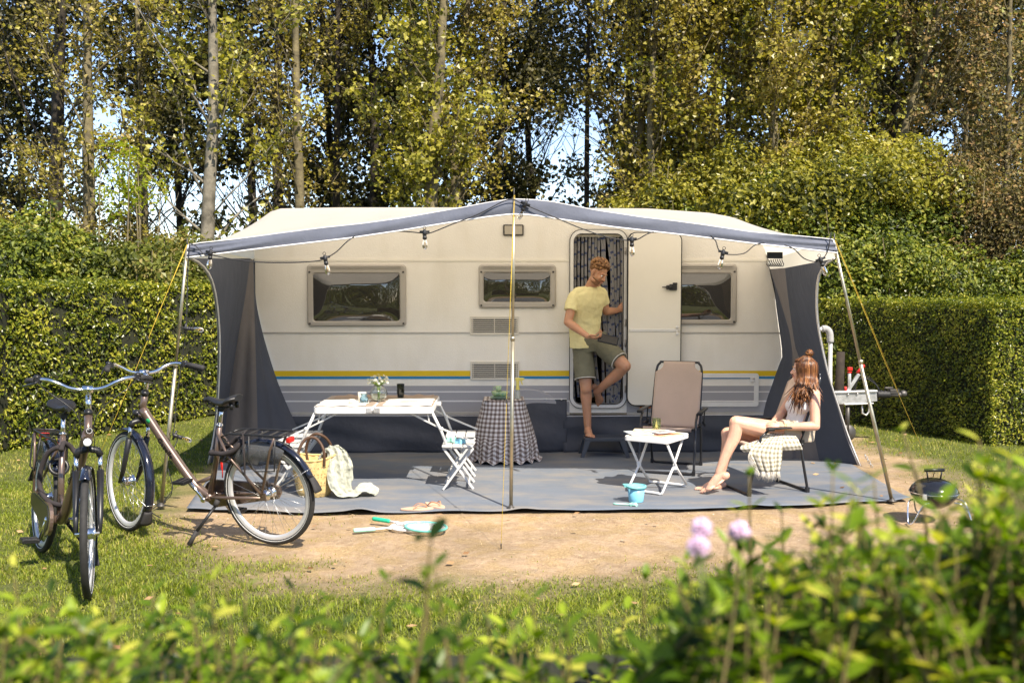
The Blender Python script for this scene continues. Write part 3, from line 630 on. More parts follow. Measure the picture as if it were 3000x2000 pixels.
strips('upper_trim', 758, 765, M_PAINT2, .008); strips('waist_trim', 973, 976, M_TRIM, .008); strips('sill_rail', 1207, 1214, M_TRIM, .02)
# windows
def window(u0, v0, u1, v1, pu0, pv0, pu1, pv1):
    a = WP(u0, v0); b = WP(u1, v1); p = WP(pu0, pv0); q = WP(pu1, pv1); M = MB()
    fr = rrect(a.x, b.x, b.z, a.z, .035); inn = rrect(p.x, q.x, q.z, p.z, .03); n = len(fr)
    vs = []
    for (x, z), y in [(c, 0) for c in fr] + [(c, -.022) for c in fr]: vs.append((x, YC + y, z))
    k = .012
    fr2 = [(x + (k if x < (a.x + b.x) / 2 else -k), z + (k if z < (a.z + b.z) / 2 else -k)) for x, z in fr]
    in2 = [(x + (-k if x < (a.x + b.x) / 2 else k), z + (-k if z < (a.z + b.z) / 2 else k)) for x, z in inn]
    for x, z in fr2: vs.append((x, YC - .034, z))
    for x, z in in2: vs.append((x, YC - .034, z))
    for x, z in inn: vs.append((x, YC - .022, z))
    fs = []
    for L in range(4):
        for i in range(n): j = (i + 1) % n; fs.append((L * n + i, L * n + j, (L + 1) * n + j, (L + 1) * n + i))
    M.add(vs, fs, 0, False); w_ = M.build('window', M_WFR, van)
    # top rail with its slots
    R = MB(); zc = a.z - .028; R.box(((a.x + b.x) / 2, YC - .038, zc), (b.x - a.x - .09, .010, .026)); R.box(((a.x + b.x) / 2, YC - .0445, zc), (b.x - a.x - .10, .003, .004), m=1); R.build('frame', [M_WFR, M_STEELD], w_)
    B = MB()
    for cx in (a.x + .028, b.x - .028):
        for cz in (a.z - .075, b.z + .028): B.lathe([(.010, 0), (.010, .006), (.005, .009), (0, .009)], 10, (cx, YC - .034, cz), Matrix.Rotation(math.radians(90), 3, 'X'))
    B.build('screw', M_STEELD, w_)
    rows = []
    for i in range(13):
        t = i / 12; r = []
        for j in range(19):
            s_ = j / 18; bl = (1 - (2 * s_ - 1) ** 4) * (1 - (2 * t - 1) ** 4)
            r.append((p.x + (q.x - p.x) * s_, YC - .021 - .026 * bl - .003 * math.sin(s_ * 5 + t * 4) * bl, p.z + (q.z - p.z) * t))
        rows.append(r)
    G_ = MB(); G_.grid(rows); G_.build('pane', M_GLASS, w_, smooth=True)
window(900, 775, 1191, 955, 918, 801, 1172, 940)
window(1402, 775, 1628, 902, 1417, 799, 1611, 884)
window(1905, 774, 2156, 950, 1925, 802, 2139, 936)
# ventilation grilles
for (u0, v0, u1, v1) in ((1377, 926, 1520, 981), (1378, 1058, 1521, 1112)):
    a = WP(u0, v0); b = WP(u1, v1); M = MB(); cx = (a.x + b.x) / 2; cz = (a.z + b.z) / 2; wd = b.x - a.x; ht = a.z - b.z
    M.box((cx, YC - .007, cz + ht / 2 - .010), (wd, .014, .020)); M.box((cx, YC - .007, cz - ht / 2 + .008), (wd, .014, .016)); M.box((a.x + .008, YC - .007, cz - .002), (.016, .014, ht - .036)); M.box((b.x - .008, YC - .007, cz - .002), (.016, .014, ht - .036))
    g = M.build('vent_grille', M_WPLA, van, bevel=.002); D = MB(); D.box((cx, YC - .003, cz), (wd - .02, .004, ht - .02)); D.build('grille_back', M_BLACK, g)
    L = MB(); nl = 8
    for i in range(nl): L.box((cx, YC - .009, cz - ht / 2 + .024 + (ht - .05) * i / (nl - 1)), (wd - .03, .010, .0075))
    for f_ in (.02, .5, .98): L.box((a.x + .018 + (wd - .036) * f_, YC - .008, cz), (.006, .009, ht - .04))
    L.build('louvre', M_WPLA, g)
    textmesh('Dometic', .011, W[van.name].inverted() @ Matrix.Translation((a.x + .045, YC - .0145, a.z - .011)) @ Matrix.Rotation(math.radians(90), 4, 'X'), M_TRIM, 'lettering', g)
# lamp over the middle
a = WP(1474, 658); b = WP(1534, 691); M = MB(); c = (a + b) / 2
M.prism(rrect(a.x, b.x, b.z, a.z, .012), lambda x, z, t: (x, YC - t, z), 0, .022); lm = M.build('awning_lamp', M_STEELD, van, bevel=.003)
M = MB(); M.prism(rrect(a.x + .014, b.x - .014, b.z + .014, a.z - .014, .006), lambda x, z, t: (x, YC - t, z), .020, .030); M.build('lens', mat('lamp_lens', (.42, .38, .31), .4, var=.05), lm, bevel=.003)
# door frame and open door
def ring(name, x0, x1, z0, z1, r, w_, y0, y1, mt, parent):
    o = rrect(x0, x1, z0, z1, r, 8); i_ = rrect(x0 + w_, x1 - w_, z0 + w_, z1 - w_, max(.005, r - w_), 8); n = len(o); vs = [(x, y0, z) for x, z in o] + [(x, y1, z) for x, z in o] + [(x, y1, z) for x, z in i_] + [(x, y0, z) for x, z in i_]
    fs = [(L * n + i, L * n + (i + 1) % n, ((L + 1) % 4) * n + (i + 1) % n, ((L + 1) % 4) * n + i) for L in range(4) for i in range(n)]
    M = MB(); M.add(vs, fs); return M.build(name, mt, parent)
fr = ring('door_frame', DX0 - .036, DX1 + .036, DZ0 - .028, DZ1 + .036, .115, .040, YC + .06, YC - .020, M_WHT, van)
ring('seal', DX0 - .042, DX1 + .042, DZ0 - .034, DZ1 + .042, .12, .006, YC + .01, YC - .022, M_RUB, fr)
ring('inner_seal', DX0 - .001, DX1 + .001, DZ0 + .007, DZ1 - .001, .08, .005, YC + .01, YC - .024, M_RUB, fr)
a = WP(1838, 680, .05); b = WP(1993, 1188, .05); yd = YC - .062
door = MB(); door.prism(rrect(a.x + .010, b.x - .010, b.z + .010, a.z - .010, .08, 8), lambda x, z, t: (x, yd - t, z), -.004, .020); door = door.build('door', M_PAINT2, van, bevel=.004)
ring('edge_seal', a.x, b.x, b.z, a.z, .09, .012, yd + .030, yd - .014, M_RUB, door)
c = WP(1900, 967, .08); M = MB(); M.box(((a.x + b.x) / 2 , yd - .024, c.z), (b.x - a.x - .04, .008, .028)); M.build('centre_rail', M_WHT, door, bevel=.003)
c = P(1966, 841, yd); M = MB(); M.box((c.x + .015, yd - .040, c.z), (.075, .035, .06)); M.box((c.x - .03, yd - .045, c.z - .002), (.05, .03, .042)); M.box((c.x - .072, yd - .045, c.z), (.05, .012, .012)); M.box((c.x + .035, yd - .030, c.z + .035), (.045, .02, .02)); M.lathe([(.018, 0), (.018, .012), (0, .014)], 14, (c.x - .015, yd - .06, c.z), Matrix.Rotation(math.radians(90), 3, 'X')); M.build('handle', M_BLACK, door, bevel=.004)
c = P(1982, 968, yd); M = MB(); M.box((c.x, yd - .034, c.z), (.018, .012, .10)); M.box((c.x, yd - .042, c.z + .035), (.028, .014, .016)); M.box((c.x, yd - .042, c.z - .03), (.028, .014, .016)); M.build('latch', M_WHT, door, bevel=.002)
M = MB()
for v in (735, 945, 1005, 1140):
    c = WP(1832, v, .03); M.tube([c + V(0, 0, -.035), c + V(0, 0, .035)], .008, 8)
M.build('hinge', M_TRIM, van)
M = MB()
for u in (1881, 1899): c = WP(u, 1192); M.box((c.x, YC - .012, c.z), (.05, .022, .016))
M.build('marker_lamp', M_AMB, van, bevel=.003)
# storage hatch low on the right
a = WP(2010, 1093); b = WP(2221, 1190)
h = ring('service_hatch', a.x, b.x, b.z, a.z, .03, .045, YC + .004, YC - .016, M_WHT, van)
M = MB(); M.box((b.x - .062, YC - .012, a.z - .062), (.05, .012, .05)); M.lathe([(.010, 0), (.010, .008), (0, .009)], 12, (b.x - .055, YC - .018, a.z - .055), Matrix.Rotation(math.radians(90), 3, 'X'), m=1); M.build('lock', [M_WHT, M_TRIM], h)
# wheel arch
cA = WP(1540, 1215); M = MB(); pts = []
for i in range(17):
    t = math.pi * i / 16; pts.append((cA.x + .34 * math.cos(t), cA.z + .27 * math.sin(t) ** .7))
M.prism(pts, lambda x, z, t: (x, YC - t, z), 0, .030); M.build('wheel_arch', M_GREYB, van, bevel=.012)
# skirts hung under the sill
def skirt(name, u0, u1, v0, zbot, seed, pr=.03, lab=None):
    a = P(u0, v0, YC - .02); b = P(u1, v0, YC - .02); rows = []; nx = 50
    for i in range(15):
        t = i / 14; r = []
        for j in range(nx):
            s_ = j / (nx - 1); x = a.x + (b.x - a.x) * s_
            y = YC - .022 - pr * t - .02 * t * math.sin(x * 9 + seed) - .016 * math.sin(x * 3.3 + t * 5 + seed * 2) * t - .012 * math.sin(x * 5 - t * 9) * math.sin(t * 3.14)
            r.append((x, y, a.z + (zbot - a.z) * t))
        rows.append(r)
    M = MB(); M.grid(rows); o = M.build(name, M_SKIRT, van, solid=.004, smooth=True); tag(o, lab); return o
skirt('skirt', 760, 1470, 1215, .008, 1); skirt('skirt', 1650, 2240, 1215, .008, 3)
w_ = skirt('wheel_cover', 1424, 1660, 1169, .010, 5, .05, 'dark fabric cover hung over the wheel'); M = MB(); a = WP(1424, 1168, .03); b = WP(1660, 1168, .03); M.bar(a, b, .006, .010)
for u in (1436, 1470, 1600, 1645): c = WP(u, 1169, .035); M.ell(c, (.010, .005, .010))
M.build('fixing_rail', M_WHT, w_)
M = MB(); a = WP(765, 1217, .028); b = WP(1426, 1217, .028); M.bar(a, b, .002, .006); a = WP(1660, 1219, .028); b = WP(2236, 1214, .028); M.bar(a, b, .002, .006); M.build('seam_cord', M_WLINE, van)
# roof details
M = MB(); c = WP(1135, 607); M.prism(rrect(c.x - .28, c.x + .28, zt - .01, zt + .03, .018), lambda x, z, t: (x, YC + t, z), .35, .85); M.build('roof_hatch', M_WPLA, van, bevel=.01)
M = MB(); c = WP(1640, 600); M.prism(rrect(c.x - .2, c.x + .2, zt - .01, zt + .045, .018), lambda x, z, t: (x, YC + t, z), .35, .75); M.build('roof_hatch', M_GREYB, van, bevel=.01)
# front end: grab handle, drawbar with jockey parts
M = MB(); yy = YC + .1; M.tube(bez([P(2402, 965, yy), P(2420, 962, yy), P(2431, 975, yy), P(2433, 1005, yy), P(2432, 1110, yy), P(2436, 1170, yy)], 5), .021, 10); gh = M.build('grab_handle', M_WHT, van)
M = MB(); M.tube(bez([P(2409, 963, yy), P(2421, 963, yy), P(2431, 975, yy), P(2433, 1003, yy)], 4), .034, 12); M.build('sleeve', M_GREYF, gh)
yd_ = YC + .65
def DP(u, v, d=0): return P(u, v, yd_ + d)
M = MB(); a = DP(2300, 1172); b = DP(2566, 1160); M.bar(V(2.6, yd_ + .1, a.z), DP(2440, 1176), .08, .11); M.bar(DP(2420, 1170), DP(2566, 1158), .07, .12); M.bar(DP(2440, 1148), DP(2566, 1144), .11, .02); M.bar(DP(2470, 1183), DP(2555, 1180), .10, .015)
for u, v in ((2485, 1155), (2512, 1153), (2545, 1150)): M.ell(DP(u, v, -.045), .012)
dbar = M.build('drawbar', M_GALV, van, bevel=.004)
M = MB(); pr = [(.036, 0), (.05, .02), (.036, .04), (.05, .06), (.036, .08), (.048, .10), (.034, .12), (.044, .14), (.03, .155)]
RX = Matrix.Rotation(math.radians(90), 3, 'Y'); M.lathe([(r_, z_) for r_, z_ in pr], 16, DP(2566, 1155), RX); M.build('gaiter', M_RUB, dbar)
M = MB(); M.tube([DP(2604, 1155), DP(2640, 1156)], [.028, .03], 12); M.box(DP(2618, 1146), (.10, .07, .05)); M.box(DP(2604, 1136), (.09, .03, .02)); M.lathe([(.0, 0), (.035, .01), (.042, .04), (.03, .07), (0, .075)], 14, DP(2636, 1153), RX); M.build('coupling_head', M_STEELD, dbar, bevel=.004)
M = MB(); M.bar(DP(2472, 1162), DP(2516, 1095), .03, .035); M.bar(DP(2482, 1150), DP(2505, 1165), .02, .08); hb = M.build('handbrake', M_GALV, dbar, bevel=.003)
M = MB(); M.tube([DP(2511, 1092), DP(2528, 1074)], .018, 10); M.ell(DP(2529, 1072), .020); M.build('grip', M_RED, hb)
M = MB(); M.tube([DP(2489, 1150), DP(2489, 1094)], .017, 10); M.tube([DP(2489, 1092), DP(2489, 1088)], .024, 10, 1); M.box(DP(2490, 1080), (.045, .045, .035), m=1); M.build('jockey_screw', [M_GALV, M_RED], dbar, bevel=.002)
M = MB(); M.tube([DP(2478, 1146), DP(2477, 1132)], .013, 10); M.build('breakaway_grip', M_RED, dbar)
M = MB(); M.tube(bez([DP(2505, 1150), DP(2512, 1115), DP(2535, 1107), DP(2565, 1125), DP(2576, 1145)], 6), .006, 6, 0); M.tube(bez([DP(2500, 1150), DP(2508, 1110), DP(2528, 1100), DP(2556, 1112), DP(2578, 1142)], 6), .004, 6); M.tube(bez([DP(2445, 1160), DP(2462, 1178), DP(2474, 1160)], 5), .006, 6, 1); M.build('brake_cable', [M_BLACK, M_RED], dbar)
M = MB(); M.tube([DP(2526, 1180), DP(2526, 1210), DP(2538, 1216), DP(2546, 1205), DP(2548, 1180)], .011, 8); M.build('hook', M_GALV, dbar)
M = MB(); c = DP(2484, 1180); M.tube([c, V(c.x, c.y, .08)], .024, 10); M.lathe([(.0, -.02), (.085, -.02), (.095, 0), (.085, .02), (0, .02)], 18, (c.x, c.y, .10), Matrix.Rotation(math.radians(90), 3, 'X')); M.build('jockey_wheel', M_STEELD, dbar)
M = MB()
for u in (760, 2190): c = P(u, 1240, YC + .5); M.tube([V(c.x, c.y, .0), V(c.x, c.y, .45)], .02, 8)
for s_ in (YC + .22, YC + 1.95): M.lathe([(0, -.09), (.24, -.09), (.31, -.07), (.32, 0), (.31, .07), (.24, .09), (0, .09)], 28, (cA.x, s_, .32), Matrix.Rotation(math.radians(90), 3, 'X'))
M.build('wheel', M_RUB, van)
# post beside the drawbar
pp = G(2452, 1262); M = MB(); M.tube([V(pp.x + .02, pp.y, -.02), V(pp.x + .02, pp.y, .5), V(pp.x + .03, pp.y, .93)], [.055, .052, .048], 9); o = M.build('wooden_post', mat('old_timber', (.03, .022, .016), .9, var=.4, vs=12, bump=.5), None); tag(o, 'dark weathered timber post between the drawbar and the hedge', 'post')
# fly curtain in the doorway
CH = bpy.data.materials.new('chenille'); CH.use_nodes = True
n = CH.node_tree.nodes; l = CH.node_tree.links; b = n['Principled BSDF']; b.inputs['Roughness'].default_value = .95; b.inputs['Sheen Weight'].default_value = .5
g = n.new('ShaderNodeNewGeometry'); oi = n.new('ShaderNodeObjectInfo'); sp = n.new('ShaderNodeSeparateXYZ'); l.new(g.outputs['Position'], sp.inputs[0])
m1 = n.new('ShaderNodeMath'); m1.operation = 'MULTIPLY_ADD'; m1.inputs[1].default_value = 8.2; l.new(sp.outputs['Z'], m1.inputs[0])
m2 = n.new('ShaderNodeMath'); m2.operation = 'MULTIPLY'; m2.inputs[1].default_value = 3.7; l.new(oi.outputs['Random'], m2.inputs[0]); l.new(m2.outputs[0], m1.inputs[2])
m3 = n.new('ShaderNodeMath'); m3.operation = 'FRACT'; l.new(m1.outputs[0], m3.inputs[0]); m4 = n.new('ShaderNodeMath'); m4.operation = 'LESS_THAN'; m4.inputs[1].default_value = .2; l.new(m3.outputs[0], m4.inputs[0])
mx = n.new('ShaderNodeMix'); mx.data_type = 'RGBA'; mx.inputs['A'].default_value = (.28, .275, .28, 1); mx.inputs['B'].default_value = (.02, .045, .16, 1); l.new(m4.outputs[0], mx.inputs['Factor']); l.new(mx.outputs['Result'], b.inputs['Base Color'])
z = n.new('ShaderNodeTexNoise'); z.inputs['Scale'].default_value = 170; bp = n.new('ShaderNodeBump'); bp.inputs['Strength'].default_value = 1; bp.inputs['Distance'].default_value = .008; l.new(z.outputs['Fac'], bp.inputs['Height']); l.new(bp.outputs['Normal'], b.inputs['Normal'])
fc = thing('fly_curtain', 'grey and blue fluffy strand curtain hanging in the caravan doorway', 'curtain', (-.0 + (DX0 + DX1) / 2, YC + .07, DZ1 - .03))
M = MB(); M.bar(V(DX0 + .01, YC + .07, DZ1 - .02), V(DX1 - .01, YC + .07, DZ1 - .02), .03, .02); M.build('rail', M_WPLA, fc)
ztop = DZ1 - .03
def strand(us, ys=None, zb_=None):
    pts = [P(u, v, YC + .07 if v < 1000 else YC + .04) for u, v in us]; cur = resample(bez(pts, 8), 60); M = MB()
    M.tube(cur, [.0135 + .003 * random.random() for _ in cur], 7, flat=.8); M.build('strand', CH, fc)
for i, u in enumerate([1686, 1696, 1707, 1717, 1728, 1738, 1746]):
    strand([(u, 690), (u - 1, 780), (u - (6 - i) * .3, 900), (u - 8 + i, 1040), (u - 4 + i * 3, 1175 - (i % 3) * 12)])
for i, u in enumerate([1761, 1770, 1780, 1790, 1801, 1811, 1820]):
    bx = [1775, 1770, 1798, 1782, 1806, 1810, 1817][i]
    if i in (0, 2): strand([(u, 690), (u + 12, 800), (1783 + i * 3, 930), (1781 + i * 3, 1040), (1783 + i, 1120), (1793 + i * 2, 1184)])
    else: strand([(u, 690), (u + 2, 800), (u + 4 if i < 5 else u - 2, 930), (bx + 10 if i < 5 else bx, 1050), (bx + 12 if i < 4 else bx - 4, 1180)])
for u, e in ((1754, 1766), (1765, 1778), (1794, 1800)):
    strand([(u, 690), (u + 1, 800), (u + 3, 930), (e, 1050), (e + 2, 1182)])
# ================================================================ AWNING
M_ROOF = clothmat('awning_roof_fabric', (.74, .70, .63), .55, .8, var=.04, vs=2, tcol=(.90, .82, .68), bump=.2, bs=14)
M_VAL = clothmat('valance_fabric', (.115, .125, .16), .05, .75, var=.12, vs=3, bump=.3, bs=12)
M_NAVY = clothmat('side_fabric', (.066, .074, .098), .06, .8, var=.10, vs=2, bump=.3, bs=8)
M_TAUPE = clothmat('inner_fabric', (.15, .135, .13), .12, .85, var=.10, vs=2, bump=.3, bs=8)
M_PIPE = mat('white_piping', (.72, .70, .68), .6, var=.05)
M_PIPEG = mat('grey_piping', (.34, .33, .34), .7, var=.05)
M_POLE = mat('pole_steel', (.42, .38, .28), .38, .85, var=.22, vs=9, rvar=.12)
M_ROPE = mat('yellow_rope', (.55, .38, .04), .7, var=.3, vs=90)
YF = 7.55
aw = thing('awning', 'dark blue and cream canvas awning on three steel poles, pitched against the caravan', 'awning', (0, YF, 0))
TOPV = [(551, 718), (590, 712), (678, 703), (740, 695), (812, 685), (946, 668), (1060, 656), (1170, 641), (1348, 610), (1430, 594), (1500, 584), (1560, 586), (1618, 592), (1752, 618), (1886, 638), (1975, 648), (2064, 660), (2198, 680), (2350, 693), (2440, 702)]
BOTV = [(548, 754), (812, 722), (1027, 697), (1170, 676), (1348, 647), (1430, 635), (1500, 627), (1560, 630), (1618, 639), (1796, 665), (2020, 690), (2198, 712), (2350, 729), (2452, 740)]
NU = 96
us = np.linspace(0, 1, NU)
def along(px, s_, key=None):
    a = np.array(px, float); u0, u1 = a[0, 0], a[-1, 0]; u = u0 + (u1 - u0) * s_; return u, float(np.interp(u, a[:, 0], a[:, 1]))
F = [P(*along(TOPV, s_), YF) for s_ in us]
Rl = resample([P(u, v, YC + .0) for u, v in [(745, 762)] + RAILPX[:14] + [(2250, 765)]], 400); Rl = [p + V(0, 0, .004) for p in Rl]
# pair the front edge with the rail by matching x, spreading the steep ends over the corner
rx = np.array([p.x for p in Rl]); fx = np.array([p.x for p in F]); Rs = []
for i, s_ in enumerate(us):
    e = 0.10; L0, L1 = 70, 330
    if s_ < e: k = L0 * (s_ / e)
    elif s_ > 1 - e: k = L1 + (399 - L1) * ((s_ - 1 + e) / e)
    else: k = L0 + (L1 - L0) * (s_ - e) / (1 - 2 * e)
    k0 = int(min(k, 398)); Rs.append(Rl[k0].lerp(Rl[k0 + 1], k - k0))
rows = []
for j in range(15):
    t = j / 14; r = []
    for i in range(NU):
        p = F[i].lerp(Rs[i], t); x = us[i]
        sag = -.035 * math.sin(math.pi * t) * (1 - abs(2 * x - 1) ** 5) - .008 * math.sin(x * 60) * math.sin(math.pi * t) * (1 if abs(x - .5) > .1 else .3) * (1 - abs(2 * x - 1) ** 5)
        r.append(p + V(0, 0, sag))
    rows.append(r)
M = MB(); M.grid(rows); M.build('roof', M_ROOF, aw, smooth=True)
# valance: hangs from the front edge, wrinkled towards the corners
rows = []
for j in range(9):
    t = j / 8; r = []
    for i in range(NU):
        s_ = us[i]; a = F[i]; b = P(*along(BOTV, s_), YF - .012); p = a.lerp(b, t)
        e = max(0, 1 - min(s_, 1 - s_) / .14); wv = .008 * math.sin(s_ * 34 + t * 2) * math.sin(t * 3.14) + e * .012 * math.sin(t * 13 + s_ * 25) - .012 * math.sin(math.pi * t)
        r.append(p + V(0, wv - .006, 0))
    rows.append(r)
M = MB(); M.grid(rows); val = M.build('valance', M_VAL, aw, smooth=True)
M = MB(); M.tube([p + V(0, -.008, -.002) for p in rows[-1]], .0065, 6); M.build('lower_piping', M_PIPE, val)
M = MB(); M.tube([p + V(0, -.004, .002) for p in F], .004, 6); M.tube([rows[0][0], rows[-1][0]], .006, 6); M.tube([rows[0][-1], rows[-1][-1]], .006, 6); M.build('upper_piping', M_PIPE, val)
def panel(front, mids, back, roofF, roofB, side):
    """front/back: [(u,v,y)] lines; mids: inner seams; builds bands between successive lines"""
    nv = 26
    lines = [[P(*p[:2], p[2]) for p in L] for L in [front] + mids + [back]]
    for L in lines: L[-1].z = .006
    R = [resample(bez(L, 6), nv) for L in lines]
    for k in range(len(R) - 1):
        rows = []
        for j in range(9):
            t = j / 8; r = []
            for i in range(nv):
                p = R[k][i].lerp(R[k + 1][i], t); v_ = i / (nv - 1)
                fold = .030 * math.sin(t * 6.28 * (1.5 if k else 1)) * math.sin(math.pi * t) * (.3 + v_) * min(1, v_ * 6) if k else .02 * math.sin(t * 3.14) * math.sin(v_ * 5)
                r.append(p + V(fold * .5, -fold, 0))
            rows.append(r)
        M = MB(); M.grid(rows); o = M.build('side_panel' if k == 0 else 'inner_flap', [M_NAVY, M_TAUPE, M_NAVY][k], aw, smooth=True)
        if k == 0:
            T = MB(); T.tube([p + V(-.012 * side, -.004, 0) for p in R[0]], .007, 6); T.build('piping', M_PIPE, o)
            Q = MB(); dd = .035; Q.tube([p.lerp(q, dd / max(.05, (q - p).length)) + V(.004 * side, -.003, 0) for p, q in zip(R[0], R[1])], .012, 6, flat=.4); Q.build('edge_band', M_PIPEG, o)
            # cream strip between the panel and the roof
            top = [R[0][0].lerp(R[1][0], j / 8) for j in range(9)] + [R[1][0].lerp(R[2][0], j / 4) for j in range(1, 5)] + [R[2][0].lerp(R[-1][0], j / 2) for j in range(1, 3)]
            n_ = len(top); rf = [roofF.lerp(roofB, j / (n_ - 1)) for j in range(n_)]
            C = MB(); C.grid([[a.lerp(b, q / 4) for q in range(5)] for a, b in zip(top, rf)]); C.build('cream_gusset', M_ROOF, aw, smooth=True)
    return R
LFp = [(556, 757, 7.6), (585, 773, 7.75), (612, 808, 7.95), (628, 860, 8.2), (637, 930, 8.45), (641, 1020, 8.7), (638, 1120, 8.95), (633, 1200, 9.15), (622, 1280, 9.35)]; g_ = G(606, 1352)
def gl(u, v): q = G(u, v); return (u, v, q.y)
LP0 = panel(LFp + [gl(606, 1360)], [[(733, 757, 9.6), (718, 870, 9.65), (696, 996, 9.65), (680, 1100, 9.65), (665, 1210, 9.65), gl(650, 1352)], [(741, 762, 9.9), (745, 900, 9.85), (748, 1000, 9.75), (751, 1110, 9.7), (754, 1220, 9.7), gl(756, 1352)]],
      [(745, 757, 10.09), (749, 870, 10.09), (766, 960, 10.085), (788, 1040, 10.08), (814, 1120, 10.07), (845, 1195, 10.06), (875, 1262, 9.98), gl(892, 1338)], F[0], Rs[0], -1)
RFp = [(2447, 757, 7.6), (2420, 777, 7.75), (2400, 815, 7.95), (2395, 882, 8.2), (2398, 940, 8.4), (2408, 1000, 8.6), (2430, 1096, 8.85), (2457, 1181, 9.05), (2488, 1275, 9.25)]
RP0 = panel(RFp + [gl(2524, 1366)], [[(2300, 785, 9.1), (2310, 880, 9.3), (2330, 1016, 9.5), (2345, 1060, 9.5), (2370, 1200, 9.6), gl(2400, 1350)], [(2256, 788, 9.95), (2292, 900, 9.9), (2318, 1000, 9.8), (2320, 1100, 9.8), (2300, 1220, 9.8), gl(2290, 1345)]],
      [(2246, 760, 10.097), (2266, 829, 10.097), (2274, 900, 10.097), (2291, 1029, 10.095), (2285, 1060, 10.095), (2263, 1123, 10.09), (2238, 1204, 10.06), gl(2226, 1338)], F[-1], Rs[-1], 1)
# mud strip and peg chain at the right corner
M = MB(); c = RP0[0][-1]
for i in range(6): M.torus(c + V(.03 + .008 * i, -.01 - .012 * i, .10 - .018 * i), .013, .003, ax=(1, i % 2, .3), n=10, k=5)
M.build('chain', M_GALV, aw)
# the dark rail edge on the caravan side
M = MB(); M.tube(resample([P(745, 765, YC - .01), P(746, 900, YC - .01), P(747, 1000, YC - .01)], 6), .009, 6); M.tube(resample([P(2247, 745, YC - .012), P(2262, 815, YC - .012), P(2274, 870, YC - .012)], 6), .008, 6); M.build('rail_beading', M_RUB, aw)
# poles
def pole(top, foot, label, rope_end, knot):
    M = MB(); d = foot - top; mid = top + d * .45
    M.tube([top + V(0, 0, .03), mid], .0115, 12); M.tube([mid, foot + V(0, 0, .01)], .0145, 12); M.lathe([(.018, 0), (.018, .03)], 12, mid)
    o = M.build('pole', M_POLE, aw); tag(o, label); B = MB(); B.lathe([(.0, 0), (.034, 0), (.034, .008), (.02, .014), (.016, .03), (0, .03)], 16, (foot.x, foot.y, .006)); B.build('foot', M_STEELD, o)
    K = MB(); K.tube([top + V(0, 0, .02), top + V(0, 0, .10)], .005, 6); K.build('spike', M_STEELD, o)
    Rr = MB(); t2 = top + V(0, -.015, .045)
    a_ = t2.lerp(rope_end, .5); Rr.tube([t2, a_ + V(0, 0, -.02), rope_end], .0017, 6); k_ = t2.lerp(rope_end, knot); Rr.tube([t2 + V(.006, 0, 0), k_], .0015, 5)
    r_ = Rr.build('guy_rope', M_ROPE, aw); Q = MB(); Q.box(k_, (.014, .010, .03)); Q.build('slider', M_STEELD, r_)
    Pg = MB(); Pg.tube([rope_end + V(0, .03, -.06), rope_end + V(0, -.015, .03), rope_end + V(0, -.03, .028)], .004, 6); Pg.build('peg', M_STEELD, aw)
fc_ = G(1497, 1492); pole(P(1506, 590, YF - .005), V(fc_.x, fc_.y, 0), 'centre pole', G(1468, 1603), .62)
fl = G(472, 1484); pole(P(549, 735, YF + .0), V(fl.x, fl.y, 0), 'left corner pole', G(318, 1475) + V(-.15, -.25, 0), .35)
fr_ = G(2613, 1470); pole(P(2444, 722, YF + .0), V(fr_.x, fr_.y, 0), 'right corner pole', G(2735, 1392), .6)

# ---------------------------------------------------------------- groundsheet
def sheetmat():
    m = mat('groundsheet_fabric', (.125, .145, .178), .75, var=.12, vs=1.2, bump=.25, bs=160, spec=.35); n = m.node_tree.nodes; l = m.node_tree.links; b = n['Principled BSDF']
    tc = n.new('ShaderNodeTexCoord'); z = n.new('ShaderNodeTexNoise'); z.inputs['Scale'].default_value = 2.2; z.inputs['Detail'].default_value = 9; z.inputs['Roughness'].default_value = .72
    mp = n.new('ShaderNodeMapping'); mp.inputs['Scale'].default_value = (.6, 1.5, 1); l.new(tc.outputs['Object'], mp.inputs[0]); l.new(mp.outputs[0], z.inputs['Vector'])
    r = n.new('ShaderNodeValToRGB'); r.color_ramp.elements[0].position = .45; r.color_ramp.elements[0].color = (0, 0, 0, 1); r.color_ramp.elements[1].position = .70; r.color_ramp.elements[1].color = (.75, .75, .75, 1); l.new(z.outputs['Fac'], r.inputs['Fac'])
    src = b.inputs['Base Color'].links[0].from_socket
    x = n.new('ShaderNodeMix'); x.data_type = 'RGBA'; x.inputs['B'].default_value = (.26, .225, .18, 1); l.new(r.outputs['Color'], x.inputs['Factor']); l.new(src, x.inputs['A']); l.new(x.outputs['Result'], b.inputs['Base Color']); return m
gs = []
fL = G(546, 1491); fR = G(2668, 1466); bR = G(2528, 1372); bL = G(606, 1362)
for j in range(64):
    t = j / 63; r = []
    for i in range(150):
        s_ = i / 149; fu = 546 + (2668 - 546) * s_; fv = np.interp(fu, [546, 900, 1200, 1500, 2000, 2300, 2668], [1491, 1504, 1503, 1498, 1494, 1484, 1466]); a = G(fu, fv)
        bk = V(bL.x + (bR.x - bL.x) * s_, 10.13, 0); p = a.lerp(bk, t ** .9)
        if s_ > .9 : pass
        e = math.exp(-t * 26); lump = max(0, math.sin(s_ * 41 + 1.2) * math.sin(s_ * 17 + .4)) ** 3
        z_ = .007 + e * .022 * lump + .004 * max(0, math.sin(p.x * 2.3 + p.y * .6)) * math.sin(p.y * 2.1) + .006 * abs(math.sin(p.x * 4.1 + .6 * math.sin(p.y * 3))) ** 3 * math.exp(-t * 3) + .004 * math.exp(-((p.y - 8.55 - .03 * math.sin(p.x * 3)) / .02) ** 2) + .003 * math.sin(p.x * 9 + p.y * 5)*math.sin(p.y*7)
        r.append((p.x, p.y, max(.004, z_)))
    gs.append(r)
